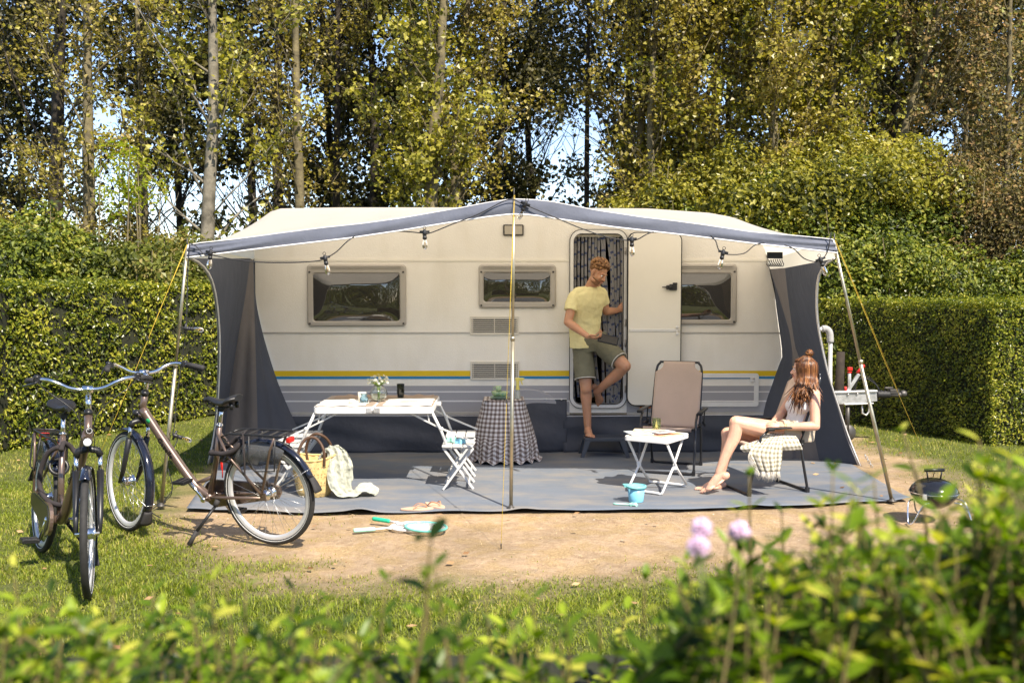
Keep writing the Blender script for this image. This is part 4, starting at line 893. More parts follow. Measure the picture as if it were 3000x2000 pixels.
M = MB(); M.grid(gs); o = M.build('groundsheet', sheetmat(), None, smooth=True, solid=.002); tag(o, 'dusty blue-grey woven groundsheet spread under the awning', 'groundsheet')

# ---------------------------------------------------------------- string lights
M_CAB = mat('cable_rubber', (.022, .022, .026), .6, var=.2); M_BULB = mat('bulb_glass', (.95, .95, .93), .02, var=0, trans=1.0, ior=1.42); M_FIL = mat('filament', (.75, .42, .08), .4, .4, var=.1)
st = thing('string_lights', 'black festoon cable with clear bulbs strung along the awning edge', 'string lights', (0, YF - .03, 0))
yl = YF - .045
cab = [(556, 712), (575, 722), (600, 747), (620, 747), (680, 759), (760, 768), (860, 769), (930, 764), (952, 757), (985, 738), (1027, 700), (1080, 680), (1178, 678), (1240, 683), (1262, 682), (1330, 655), (1400, 628), (1470, 592), (1500, 584), (1520, 592), (1538, 600), (1600, 626), (1700, 668), (1780, 695), (1838, 704), (1866, 702), (1905, 682), (1960, 672), (2060, 680), (2094, 702), (2106, 732), (2130, 745), (2180, 742), (2216, 716), (2270, 712), (2322, 727), (2356, 757), (2394, 767), (2412, 756), (2425, 735), (2432, 700), (2434, 682)]
behind = {(1080, 680): .09, (1178, 678): .05, (1960, 672): .09, (2060, 680): .05, (2270, 712): .06}
pts = [P(u, v, yl + behind.get((u, v), 0)) for u, v in cab]; M = MB(); M.tube(bez(pts, 5), .0042, 6)
M.tube(bez([P(556, 712, yl), P(550, 800, yl), P(545, 960, yl + .03), P(530, 1080, 7.6), P(515, 1180, 7.62), P(512, 1240, 7.62), P(507, 1270, 7.62), P(520, 1285, 7.6), P(505, 1320, 7.55), G(492, 1400) + V(0, 0, .1), G(505, 1440) + V(0, 0, .02), G(470, 1478) + V(0, -.1, .01), G(440, 1500) + V(0, 0, .01), G(470, 1520) + V(0, 0, .01)], 6), .004, 6)
M.build('cable', M_CAB, st)
def bulb(u, v, tx, ty=0.0, y=yl):
    c = P(u, v, y); R = Euler((ty, tx, 0)).to_matrix() @ Matrix.Scale(.88, 3); M = MB(); M.lathe([(.0, .030), (.012, .030), (.016, .022), (.018, 0), (.019, -.012), (.0165, -.013), (.0165, -.03), (.0185, -.032), (.0185, -.05), (0, -.05)], 14, c, R); M.tube([c + R @ V(-.042, 0, .012), c + R @ V(.042, 0, .012)], .009, 8)
    M.torus(c + R @ V(0, 0, .045), .011, .0022, (0, 1, 0), 12, 5); s_ = M.build('lamp_socket', M_BLACK, st)
    M = MB(); M.lathe([(.013, -.05), (.0165, -.06), (.021, -.08), (.023, -.10), (.020, -.122), (.010, -.136), (0, -.139)], 16, c, R); M.build('bulb', M_BULB, s_)
    M = MB()
    for a in (0, 1.57, 3.14, 4.71): M.tube([c + R @ V(.003 * math.cos(a), .003 * math.sin(a), -.052), c + R @ V(.008 * math.cos(a), .008 * math.sin(a), -.115)], .0011, 4)
    M.build('filament', M_FIL, s_)
bulb(617, 742, .12); bulb(953, 758, -.18); bulb(1244, 683, -.02); bulb(1538, 600, .42, .3); bulb(1851, 704, -.03); bulb(2118, 742, .22); bulb(2405, 763, -.35); bulb(548, 962, -1.45, .2, yl - .01); bulb(516, 1276, -1.15, .3, 7.58)
M = MB(); c = G(470, 1480) + V(0, 0, .05); M.tube([c, c + V(.03, 0, -.035)], .02, 8); M.build('plug', M_BLACK, st)
# hook rack hanging under the awning
c0 = P(2270, 748, 7.72); hk = thing('hook_rack', 'black strap with a row of curtain hooks clipped under the awning roof', 'hooks', tuple(c0))
M = MB(); M.box(c0 + V(0, 0, 0), (.12, .012, .05)); M.box(c0 + V(0, -.008, -.012), (.11, .006, .012)); M.build('strap', M_BLACK, hk)
for i in range(7):
    x = c0 + V(-.05 + .017 * i, -.01, -.03); M = MB(); M.tube(bez([x, x + V(.006, 0, -.02), x + V(.014, -.004, -.038), x + V(.004, -.004, -.055), x + V(-.012, 0, -.045), x + V(-.014, 0, -.033)], 4), .0034, 5); M.build('hook', M_BLACK, hk)
# ================================================================ FOREGROUND HEDGE
FL = leafmat('near_leaf', [(0, (.014, .032, .003)), (.3, (.06, .11, .006)), (.65, (.155, .245, .014)), (.9, (.33, .42, .030)), (1, (.50, .49, .07))], .38, .42, .45, patch=6)
STEM = mat('green_stem', (.13, .10, .035), .7, var=.3, vs=30)
THP = mat('thistle_petal', (.74, .52, .70), .8, var=.25, vs=60); THG = mat('thistle_base', (.14, .17, .06), .8, var=.3, vs=60)
def leafblade(M, p, d, nrm, L, wd, curl):
    d = d.normalized(); s_ = d.cross(nrm).normalized(); nn = s_.cross(d); rows = []
    for t, w_ in ((0, .12), (.22, .75), (.48, 1.0), (.76, .68), (1, .04)):
        c = p + d * L * t - nn * curl * L * t * t; e = wd * w_ * .5
        rows.append([c - s_ * e + nn * e * .35, c, c + s_ * e + nn * e * .35])
    M.grid(rows, 0, True)
def shoot(M, T, base, top, n, L0, r=.0022, bushy=0):
    mid = base.lerp(top, .5) + Vector((random.uniform(-.02, .02), random.uniform(-.02, .02), 0)); cur = bez([base, mid, top], 5)
    T.tube(cur, [r * (1.3 - .9 * i / (len(cur) - 1)) for i in range(len(cur))], 5)
    ph = random.uniform(0, 3.14)
    for i in range(n):
        t = 1 - (i / n) * .95; k = t * (len(cur) - 1); ki = min(int(k), len(cur) - 2); c = cur[ki].lerp(cur[ki + 1], k - ki); ax = (cur[ki + 1] - cur[ki]).normalized()
        ph += 1.57 + random.uniform(-.3, .3); g = min(1, .55 + .12 * i) * random.uniform(.8, 1.15)
        for s_ in (0, math.pi):
            a = ph + s_; side = Vector((math.cos(a), math.sin(a), 0)); up = (.9 if i < 2 and n > 4 else .5) * random.uniform(.6, 1.2)
            leafblade(M, c, side + ax * up, (ax - side * up * .6 + Vector((random.uniform(-.3, .3),) * 3)).normalized(), L0 * g, L0 * g * random.uniform(.36, .46), random.uniform(-.1, .35))
def fore():
    root = thing('privet_hedge', 'blurred leafy hedge top across the bottom of the picture', 'hedge', (0, 1.5, 0))
    M = MB(); T = MB()
    prof = [(-250, 1730), (0, 1765), (150, 1790), (330, 1815), (560, 1800), (800, 1815), (1000, 1845), (1300, 1865), (1500, 1870), (1700, 1860), (1900, 1850), (2060, 1770), (2250, 1670), (2400, 1640), (2500, 1570), (2600, 1630), (2720, 1670), (2800, 1600), (2880, 1480), (3000, 1440), (3250, 1410)]
    pu = [a for a, b in prof]; pv = [b for a, b in prof]
    for i in range(340):
        u = random.uniform(-240, 3240) if i % 5 < 3 else random.uniform(1950, 3240); y = random.choice([random.uniform(1.0, 1.3), random.uniform(1.2, 1.8)])
        v = np.interp(u, pu, pv) + (50 if u < 1950 else 0) + random.gauss(0, 34 if u < 1950 else 55) + max(0, random.gauss(0, 70)) - (random.random() < .10) * random.uniform(20, 90)
        top = P(u, v, y); ln = random.uniform(.16, .30)
        base = top + Vector((random.gauss(0, .07), random.gauss(0, .06), -ln)); shoot(M, T, base, top, random.randint(4, 8), random.uniform(.038, .066))
    # lower body of the hedge, dense and partly shaded
    for i in range(620):
        u = random.uniform(-240, 3240); y = random.uniform(1.15, 2.05); top = P(u, max(np.interp(u, pu, pv) + random.uniform(90, 420), 1750), y)
        shoot(M, T, top + Vector((random.gauss(0, .10), random.gauss(0, .08), -.2)), top, 6, random.uniform(.04, .06))
    # single shoots that stand out above the rest: (u, v top, depth, leaf pairs, leaf length)
    for u, v, y, n, L in ((1262, 1580, 1.08, 1, .085), (1275, 1660, 1.1, 2, .055), (1130, 1700, 1.2, 4, .045), (1250, 1700, 1.15, 4, .05), (1420, 1740, 1.3, 3, .045), (2195, 1395, 1.45, 3, .055), (2160, 1500, 1.6, 3, .04), (2130, 1590, 1.35, 5, .045),
                          (2010, 1640, 1.3, 4, .045), (1890, 1700, 1.3, 5, .045), (2290, 1500, 1.5, 4, .045), (2440, 1380, 1.25, 6, .05), (2520, 1450, 1.2, 6, .055), (2645, 1262, 1.35, 2, .05), (2560, 1400, 1.3, 5, .055),
                          (2870, 1290, 1.2, 5, .055), (2960, 1340, 1.15, 5, .055), (2380, 1550, 1.3, 5, .05), (40, 1660, 1.3, 4, .045), (620, 1700, 1.3, 6, .045), (660, 1680, 1.25, 5, .04), (720, 1720, 1.35, 6, .045), (860, 1730, 1.4, 5, .05), (450, 1730, 1.4, 5, .045), (560, 1750, 1.2, 5, .05), (330, 1745, 1.3, 5, .045), (150, 1740, 1.2, 5, .05), (960, 1760, 1.3, 4, .045), (1080, 1770, 1.2, 4, .05), (1340, 1790, 1.2, 4, .055), (1560, 1760, 1.25, 3, .055), (1755, 1800, 1.2, 4, .05),
                          (1640, 1830, 1.3, 4, .05), (1500, 1815, 1.35, 3, .045), (2330, 1740, 1.15, 6, .055), (2600, 1640, 1.1, 6, .055), (2800, 1600, 1.1, 6, .055), (2950, 1560, 1.1, 6, .055), (2460, 1800, 1.1, 5, .055)):
        top = P(u, v, y); shoot(M, T, top + Vector((random.uniform(-.03, .03), 0, -.14 - .06 * n)), top, n + 2, L, .003)
    M.build('foliage', FL, root); T.build('stem', STEM, root)
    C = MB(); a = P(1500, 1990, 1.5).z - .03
    C.box((0, 1.6, a / 2 - .05), (4.2, .7, a - .1)); C.build('shade_core', CORE, root)  # solid dark block, painted shade behind the near shoots
    # thistles
    for u, v, y, lb in ((2055, 1548, 1.12, 'upper of the two lilac thistle heads on the left'), (2046, 1602, 1.10, 'lower of the two lilac thistle heads on the left'), (2167, 1557, 1.14, 'single lilac thistle head on the right beside the pair')):
        c = P(u, v, y); rt = thing('thistle_flower', lb, 'flower', (c.x, c.y, 0), group='lilac thistles in the hedge')
        A = MB()
        for i in range(130):
            d = Vector((random.gauss(0, 1), random.gauss(0, 1), random.gauss(.35, .8))).normalized(); e = c + d * .0125 * random.uniform(.85, 1.1)
            A.tube([c + d * .003, e], [.0012, .0017], 3)
        A.build('petals', THP, rt); B = MB(); B.ell(c + Vector((0, 0, -.009)), (.007, .007, .008)); B.build('bud', THG, rt)
        D = MB(); D.tube(bez([c + Vector((0, 0, -.015)), c + Vector((.01, 0, -.15)), c + Vector((.0, .02, -.4))], 5), .0018, 5); D.build('stem', THG, rt)
fore()
# ================================================================ BICYCLES
def steelmat(name, col, r, v=.1): return mat(name, col, r, 1.0, var=v, vs=20, rvar=.08)
M_BRN = mat('bronze_frame_paint', (.15, .105, .082), .32, .55, var=.06, coat=.6)
M_CHR = steelmat('polished_aluminium', (.72, .72, .72), .16); M_SPK = steelmat('spoke_steel', (.6, .6, .6), .3); M_RIM = mat('rim_aluminium', (.62, .62, .63), .42, .45, var=.06)
M_TYRE = mat('tyre_rubber', (.022, .021, .020), .75, var=.3, vs=25, bump=.5, bs=220); M_REFL = mat('reflective_line', (.55, .55, .53), .5)
M_GUARD = mat('mudguard_plastic', (.010, .012, .022), .12, var=.1, coat=.5); M_BLK = mat('satin_black', (.014, .014, .015), .38, var=.2); M_SADD = mat('saddle_vinyl', (.016, .016, .017), .42, var=.2, bump=.15, bs=300)
M_GRIP = mat('grip_rubber', (.030, .028, .028), .75, var=.15, bump=.4, bs=250); M_LOCK = mat('lock_sleeve', (.03, .024, .024), .9, var=.2, bump=.5, bs=120)
M_LETT = mat('frame_lettering', (.012, .010, .010), .4); M_CLEAR = mat('clear_plastic', (.35, .36, .38), .12, var=0, trans=.85, ior=1.3); M_LGRN = mat('green_sticker', (.02, .30, .10), .4)
M_LWHT = mat('lamp_glass', (.8, .8, .8), .1, var=.05)
def bike(label, loc, heading, lean, steer, other):
    rt = thing('bicycle', label, 'bicycle', loc, rot=(-lean, 0, heading), group='bronze city bicycles parked on the grass')
    WR = .345; WB = 1.16
    def wheel(cx, X=None):
        c = V(cx, 0, WR); ax = V(0, 1, 0)
        def b(M, nm, mt, par):
            if X is not None: M.xf(X)
            return M.build(nm, mt, par, local=True)
        M = MB(); M.torus(c, .325, .0205, ax, 56, 10); w = b(M, 'wheel', M_TYRE, rt)
        M = MB(); M.torus(c + V(0, .0165, 0), .3175, .0030, ax, 56, 5); M.torus(c - V(0, .0165, 0), .3175, .0030, ax, 56, 5); b(M, 'reflective_ring', M_REFL, w)
        M = MB(); q = Matrix.Rotation(math.radians(90), 3, 'X'); M.lathe([(.308, -.012), (.311, -.006), (.311, .006), (.308, .012), (.296, .011), (.283, .008), (.279, 0), (.283, -.008), (.296, -.011), (.308, -.012)], 56, c, q, cap=False); b(M, 'rim', M_RIM, w)
        M = MB(); hb = .034 if cx < .5 else .036
        for i in range(32):
            a = 2 * math.pi * i / 32; s_ = 1 if i % 2 else -1; da = (.62 if (i // 2) % 2 else -.62); hr = .030
            M.tube([c + V(hr * math.cos(a + da), s_ * hb, hr * math.sin(a + da)), c + V(.285 * math.cos(a), 0, .285 * math.sin(a))], .0011, 4)
        b(M, 'spokes', M_SPK, w)
        M = MB(); pf = [(0, -.06), (.008, -.06), (.009, -.042), (.034, -.038), (.034, -.032), (.024, -.028), (.026, .028), (.034, .032), (.034, .038), (.012, .042), (.008, .065), (0, .065)]
        M.lathe([(r_ * (1.25 if cx > .5 else 1.1), z_) for r_, z_ in pf], 18, c, q); b(M, 'hub', M_CHR, w)
        return w
    ax0 = V(.985, 0, .80); axd = (V(.915, 0, 1.0) - ax0).normalized()
    ST = Matrix.Translation(ax0) @ Matrix.Rotation(steer, 4, axd) @ Matrix.Translation(-ax0)
    wheel(0.0); wheel(WB, ST)
    def part(M, nm, mt, par=rt, X=None, **k):
        if X is not None: M.xf(X)
        return M.build(nm, mt, par, local=True, **k)
    BB = V(.465, 0, .292); H0 = V(.972, 0, .82); H1 = V(.925, 0, .965)
    M = MB()
    M.tube(bez([H0 + V(-.015, 0, .05), V(.79, 0, .63), V(.62, 0, .405), V(.55, 0, .335), BB + V(.01, 0, .0)], 5), [.030] * 10 + [.031] * 11, 14, flat=1.0)
    M.tube([H0, H1], .0215, 14); M.tube([H0 + V(0, 0, -.004), H0 + axd * .02], .025, 14); M.tube([BB + V(0, 0, .01), V(.385, 0, .56), V(.335, 0, .79)], [.021, .0185, .0175], 12)
    M.tube([BB + V(0, -.036, 0), BB + V(0, .036, 0)], .026, 14); M.tube([V(.43, 0, .43), V(.575, 0, .37)], .014, 8)
    for s_ in (-1, 1):
        M.tube([BB + V(-.01, s_ * .02, 0), V(.36, s_ * .045, .305), V(.02, s_ * .062, .335)], [.013, .012, .009], 8)
        M.tube([V(.352, s_ * .012, .735), V(.26, s_ * .045, .60), V(.0, s_ * .064, .35)], [.009, .009, .008], 8)
        M.box(V(.0, s_ * .063, .345), (.045, .006, .05))
    fr = part(M, 'frame', M_BRN)
    R90 = Matrix.Rotation(math.radians(90), 4, 'X')
    d = (V(.62, 0, .405) - V(.79, 0, .63)).normalized(); ang = math.atan2(-d.z, -d.x)
    for s_ in (1, -1):
        # lettering lies along the down tube on both flanks
        base = V(.775, s_ * .0305, .612)
        if s_ < 0: X = Matrix.Translation(base) @ Matrix.Rotation(-ang, 4, 'Y') @ R90
        else: X = Matrix.Translation(base) @ Matrix.Rotation(-ang, 4, 'Y') @ Matrix.Rotation(math.pi, 4, 'Z') @ R90
        textmesh('Gazelle', .052, X, M_LETT, 'lettering', fr, .0015, 1.05)
    M = MB(); M.lathe([(0, 0), (.017, 0), (.017, .002), (0, .002)], 16, V(.895, .029, .795), Matrix.Rotation(math.radians(-90), 3, 'X')); part(M, 'sticker', M_LGRN, fr)
    M = MB(); M.lathe([(0, 0), (.020, 0), (.020, .002), (0, .002)], 16, H0.lerp(H1, .45) + V(.0225, 0, 0), Matrix.Rotation(math.radians(82), 3, 'Y'), 0); M.torus(H0.lerp(H1, .45) + V(.0255, 0, 0), .015, .0012, (1, 0, .15), 20, 5, 1); part(M, 'head_badge', [M_LETT, M_WHT], fr)
    # fork
    M = MB(); cr = V(.992, 0, .775)
    M.tube([cr + V(0, -.062, -.03), cr + V(0, -.05, .0), cr + V(0, 0, .012), cr + V(0, .05, .0), cr + V(0, .062, -.03)], .020, 10)
    for s_ in (-1, 1):
        M.tube([cr + V(0, s_ * .062, -.02), cr + V(.022, s_ * .062, -.13)], .0125, 10, m=1); M.tube([cr + V(.02, s_ * .062, -.11), V(1.105, s_ * .062, .42), V(1.156, s_ * .06, .345)], [.0205, .0165, .012], 10)
    part(M, 'fork', [M_BLK, M_CHR], rt, ST)
    # stem and bar
    M = MB(); s0 = H1; s1 = H1 + axd * .135 + V(.004, 0, 0); M.tube([s0, s0 + axd * .03], .0235, 12, m=1); M.tube([s0 + axd * .02, s1], [.0165, .0155], 12); M.tube([s1 - axd * .01, s1 + V(.055, 0, .02)], [.0165, .018], 12); bc = s1 + V(.06, 0, .022); M.tube([bc - V(0, .028, 0), bc + V(0, .028, 0)], .021, 12)
    part(M, 'stem', [M_CHR, M_BLK], rt, ST)
    M = MB(); half = [bc, bc + V(.004, .05, .0), bc + V(.012, .10, .012), bc + V(.016, .15, .038), bc + V(-.0, .205, .058), bc + V(-.055, .255, .058), bc + V(-.12, .295, .05), bc + V(-.19, .325, .04)]
    fl_ = [V(p.x, -p.y, p.z) for p in half][::-1]; M.tube(bez(fl_ + half[1:], 5), .0115, 12); bar = part(M, 'handlebar', M_CHR, rt, ST)
    for s_ in (-1, 1):
        m_ = lambda p: V(p.x, p.y * s_, p.z)
        M = MB(); M.tube([m_(half[5].lerp(half[6], .35)), m_(half[6]), m_(half[7]), m_(half[7]) + (m_(half[7]) - m_(half[6])).normalized() * .012], [.0165, .017, .018, .015], 12); part(M, 'grip', M_GRIP, bar, ST)
        M = MB(); g0 = m_(half[5]); M.box(g0 + V(0, 0, 0), (.045, .035, .032)); M.ell(g0 + V(-.005, s_ * .008, .012), (.02, .02, .016))
        M.tube(bez([g0 + V(.02, 0, -.01), g0 + V(.03, s_ * .02, -.02), m_(half[6]) + V(.038, s_ * .012, -.022), m_(half[7]) + V(.04, s_ * .02, -.026)], 4), [.007] * 4 + [.006] * 9, 8); part(M, 'brake_lever', M_BLK, bar, ST)
        M = MB(); M.tube(bez([g0 + V(.02, 0, -.01), g0 + V(.09, -s_ * .04, -.05), V(1.03, s_ * .05, .98), V(1.035, s_ * .035, .80)], 6), .0026, 5); part(M, 'brake_cable', M_BLK, bar, ST)
    # mudguards
    def guard(cx, a0, a1, X=None, flap=None):
        rows = []; n = 30
        for i in range(n):
            a = math.radians(a0 + (a1 - a0) * i / (n - 1)); r = []
            for j in range(7):
                f = (j - 3) / 3; rr = .372 - .016 * abs(f) ** 2.2; r.append(V(cx + rr * math.cos(a), f * .029, WR + rr * math.sin(a)))
            rows.append(r)
        M = MB(); M.grid(rows); 
        g = part(M, 'mudguard', M_GUARD, rt, X, solid=.002)
        M = MB(); a = math.radians(flap); rows = []
        for i in range(6):
            aa = a + math.radians((7 if a1 > a0 else -7)) * i / 5 * 2.2; r = []
            for j in range(5): f = (j - 2) / 2; rr = .374 + .004 * i - .012 * abs(f) ** 2; r.append(V(cx + rr * math.cos(aa), f * (.027 + .003 * i), WR + rr * math.sin(aa)))
            rows.append(r)
        M.grid(rows); part(M, 'mud_flap', M_GRIP, g, X, solid=.003)
        M = MB()
        am = math.radians(flap - (8 if a1 > a0 else -8))
        for s_ in (-1, 1): M.tube([V(cx, s_ * .058, WR), V(cx + .368 * math.cos(am), s_ * .03, WR + .368 * math.sin(am))], .002, 5)
        M.tube([V(cx + .376 * math.cos(am), s_ * .031, WR + .376 * math.sin(am)) for s_ in (-1, -.3, .3, 1)], .002, 5); part(M, 'mudguard_stay', M_SPK, g, X)
    guard(WB, 62, 205, ST, 205); guard(0, 35, 158, None, 158)
    # head lamp
    M = MB(); hl = V(1.045, 0, .83); M.lathe([(0, -.03), (.014, -.028), (.024, -.008), (.026, .012), (.024, .014)], 16, hl, Matrix.Rotation(math.radians(90), 3, 'Y')); M.tube([hl + V(-.01, 0, -.02), hl + V(-.04, 0, -.05)], .006, 6); h_ = part(M, 'head_lamp', M_BLK, rt, ST)
    M = MB(); M.ell(hl + V(.013, 0, 0), (.008, .022, .022)); part(M, 'lens', M_LWHT, h_, ST)
    # seat post and saddle
    M = MB(); M.tube([V(.338, 0, .77), V(.305, 0, .905)], .0135, 12); M.torus(V(.335, 0, .79), .018, .006, V(-.25, 0, 1), 14, 6); part(M, 'seat_post', M_CHR)
    rows = []
    for i in range(17):
        t = i / 16; x = .165 + .275 * t; wd = np.interp(t, [0, .08, .25, .5, .75, .95, 1], [.045, .075, .088, .05, .026, .019, .010]); zc = .955 + .012 * math.cos(t * 6.2) + (.01 if t < .2 else 0) - .012 * (t > .9)
        r = []
        for j in range(14):
            a = 2 * math.pi * j / 14; up = math.sin(a); r.append(V(x, wd * math.cos(a), zc + (.022 if up > 0 else .030 * (1 if t > .1 else .6)) * up * (1 - .3 * t)))
        rows.append(r)
    M = MB(); M.grid(rows, wrap=True); M.add(rows[0], [tuple(range(14))]); M.add(rows[-1], [tuple(range(14))[::-1]]); sd = part(M, 'saddle', M_SADD, rt, smooth=True)
    M = MB()
    for s_ in (-1, 1): M.tube(bez([V(.21, s_ * .035, .935), V(.25, s_ * .022, .91), V(.34, s_ * .02, .912), V(.41, s_ * .008, .94)], 4), .0035, 6)
    for s_ in (-1, 1): M.tube([V(.205, s_ * .03, .905), V(.205, s_ * .03, .945)], .014, 8)
    M.box(V(.30, 0, .90), (.05, .04, .03)); part(M, 'saddle_springs', M_BLK, sd)
    # rack, rear lamp
    M = MB(); zt_ = .752
    for s_ in (-1, 1): M.tube(bez([V(.25, s_ * .02, zt_ - .01), V(.20, s_ * .062, zt_), V(.0, s_ * .07, zt_ + .004), V(-.17, s_ * .07, zt_ + .004), V(-.20, s_ * .05, zt_ + .004), V(-.205, 0, zt_ + .004)], 4), .0065, 8)
    for x in (.16, .08, 0, -.08, -.15): M.box(V(x, 0, zt_), (.022, .13, .004))
    M.tube([V(.25, 0, zt_ - .01), V(.35, 0, .70)], .006, 6)
    for s_ in (-1, 1): M.tube([V(.06, s_ * .07, zt_), V(.07, s_ * .085, .60), V(.03, s_ * .085, .52), V(-.12, s_ * .085, .53), V(-.14, s_ * .08, zt_ - .02)], .005, 6)
    rk = part(M, 'luggage_rack', M_BLK)
    M = MB()
    for s_ in (-1, 1): M.tube([V(-.13, s_ * .072, zt_ - .01), V(-.09, s_ * .072, .66), V(-.0, s_ * .07, .37)], .0085, 8)
    part(M, 'rack_stay', M_BRN, rk)
    M = MB(); M.box(V(-.20, 0, zt_ - .032), (.03, .06, .034)); part(M, 'rear_lamp', M_RED, rt, bevel=.006)
    M = MB()
    for s_ in (-.03, .02): M.tube([V(.14, .02 + s_, zt_ + .008), V(.10, .075, zt_ + .006), V(.10, .085, .60), V(.12, .07, .48), V(.06, .05, .36)], .007, 6, flat=.4)
    part(M, 'bungee_strap', M_LOCK, rk)
    # chain case, coat guard, crank, pedals, stand
    M = MB(); ys = -.055
    pl = []
    for i in range(13): a = math.radians(-90 + 180 * i / 12); pl.append((BB.x + .095 * math.cos(a), BB.z + .095 * math.sin(a)))
    pl += [(.02, .395), (-.045, .375), (-.055, .335), (-.03, .295)]
    M.prism(pl, lambda x, z, t: V(x, t, z), ys - .022, ys); M.prism([(x * .9 + .02, z * .86 + .045) for x, z in pl], lambda x, z, t: V(x, t, z), ys - .026, ys - .02, m=1); part(M, 'chain_case', [M_BRN, M_BLK], rt, bevel=.004)
    for s_ in (-1, 1):
        rows = []
        for i in range(12):
            a = math.radians(48 + 72 * i / 11); rows.append([V(rr * math.cos(a), s_ * .046, WR + rr * math.sin(a)) for rr in (.20 + .05 * abs(i - 5.5) / 5.5, .36)])
        M = MB(); M.grid(rows); part(M, 'coat_guard', M_CLEAR, rt, solid=.0015)
        M = MB(); M.tube([r_[0] for r_ in rows], .004, 5); M.tube([rows[0][0], V(.30, s_ * .046, .56), rows[0][1]], .004, 5); part(M, 'guard_rim', M_BLK, rt)
    ca = math.radians(122 if other else 128); cdir = V(math.cos(math.radians(55)), 0, math.sin(math.radians(55)))
    for s_ in (-1, 1):
        dd = cdir * (1 if s_ > 0 else -1); e = BB + V(0, s_ * .085, 0) + dd * .17
        M = MB(); M.tube([BB + V(0, s_ * .045, 0), BB + V(0, s_ * .075, 0), e], [.014, .013, .010], 10); M.ell(BB + V(0, s_ * .078, 0), (.02, .012, .02)); ck = part(M, 'crank', M_CHR)
        M = MB(); pc = e + V(0, s_ * .055, 0)
        for q in (-1, 1): M.box(pc + V(q * .036, 0, 0), (.016, .088, .024)); M.box(pc + V(0, q * .044, 0), (.09, .010, .02))
        M.box(pc, (.022, .09, .022)); part(M, 'pedal', M_BLK, rt, bevel=.003)
    M = MB(); k0 = V(.37, .045, .29); M.tube([k0, V(.385, .06, .25)], .018, 10, m=1); M.tube([V(.385, .06, .25), V(.47, .175, .10)], .0105, 10); M.tube([V(.465, .17, .11), V(.50, .215, .028)], [.014, .017], 10, m=1); part(M, 'kickstand', [M_BLK, M_GRIP])
    # ring lock and chain lock
    M = MB(); M.torus(V(.30, 0, .585), .052, .012, (.75, 0, .5), 20, 8); part(M, 'ring_lock', M_BLK)
    M = MB()
    if other: M.tube(bez([V(.40, -.03, .72), V(.33, -.08, .66), V(.28, -.10, .50), V(.36, -.07, .40), V(.50, .0, .385), V(.52, .08, .45), V(.44, .10, .60), V(.36, .06, .70), V(.38, 0, .74), V(.42, -.02, .70)], 6), .0155, 8)
    else: M.tube(bez([V(.40, .03, .60), V(.34, .05, .61), V(.27, .06, .615), V(.20, .06, .64), V(.16, .03, .69), V(.22, -.03, .70), V(.30, -.04, .65), V(.40, -.03, .60), V(.42, .0, .60), V(.40, .03, .60)], 6), .017, 8)
    part(M, 'chain_lock', M_LOCK)
    if not other:
        M = MB(); M.tube([V(.30, .055, .55), V(.305, .06, .45)], .004, 5); M.box(V(.303, .06, .53), (.010, .006, .05)); part(M, 'key_tag', M_RED)
    return rt
ra = G(800, 1594); rb = G(383, 1548)
bike('bronze city bicycle seen side on, its rear wheel on the sandy ground', (ra.x, ra.y, .0), math.atan2(rb.y - ra.y, rb.x - ra.x), math.radians(7), math.radians(-26), False)
ra = G(119, 1614); rb = G(240, 1745)
bike('bronze city bicycle pointing at the camera, leftmost, with a chain lock', (ra.x, ra.y, .0), math.atan2(rb.y - ra.y, rb.x - ra.x), math.radians(6), math.radians(-17), True)
# ================================================================ FURNITURE AND SMALL THINGS
def kids(o): return [c for c in bpy.data.objects if c.parent is o]
def copy_tree(o, parent=None):
    c = o.copy(); S.collection.objects.link(c); c.parent = parent
    for ch in kids(o): copy_tree(ch, c)
    return c
M_TAN = clothmat('chair_fabric', (.52, .395, .315), .12, .8, var=.05, vs=5, bump=.2, bs=120); M_TUBE = mat('black_powder_coat', (.012, .012, .014), .32, var=.2, vs=10, coat=.3)
M_ALU = mat('white_aluminium', (.66, .66, .65), .35, .25, var=.06); M_LGP = mat('light_grey_plastic', (.50, .50, .49), .45, var=.06); M_TBR = mat('taupe_tabletop', (.30, .235, .185), .5, var=.15, vs=14)
# folding armchair, local: x forward, y left
ch = thing('folding_chair', 'empty beige folding armchair with black frame facing the camera', 'chair', (0, 0, 0), group='beige folding armchairs')
for s_ in (-1, 1):
    y = s_ * .25
    M = MB(); M.tube([V(.27, y, .02), V(.265, y, .06), V(.17, y, .47), V(.10, y, .53)], .0115, 10); M.build('front_leg', M_TUBE, ch)
    M = MB(); M.tube([V(-.27, y * .93, .02), V(-.265, y * .93, .06), V(-.20, y * .95, .37), V(-.12, y * .95, .395)], .0115, 10); M.build('rear_leg', M_TUBE, ch)
    M = MB(); M.box(V(-.07, s_ * .275, .545), (.38, .045, .018)); M.box(V(.10, s_ * .275, .537), (.06, .05, .028)); M.build('armrest', M_BLK, ch, bevel=.008)
    M = MB(); M.tube([V(.22, y * .92, .405), V(-.20, y * .92, .365)], .011, 8); M.build('seat_rail', M_TUBE, ch)
    M = MB(); M.box(V(-.19, s_ * .262, .42), (.05, .014, .035)); M.ell(V(-.19, s_ * .275, .40), (.016, .012, .016)); M.tube([V(-.22, s_ * .268, .53), V(-.17, s_ * .268, .40)], .007, 6); M.tube([V(-.19, s_ * .262, .40), V(.13, s_ * .262, .44)], .006, 6); M.build('hinge_plate', M_BLK, ch)
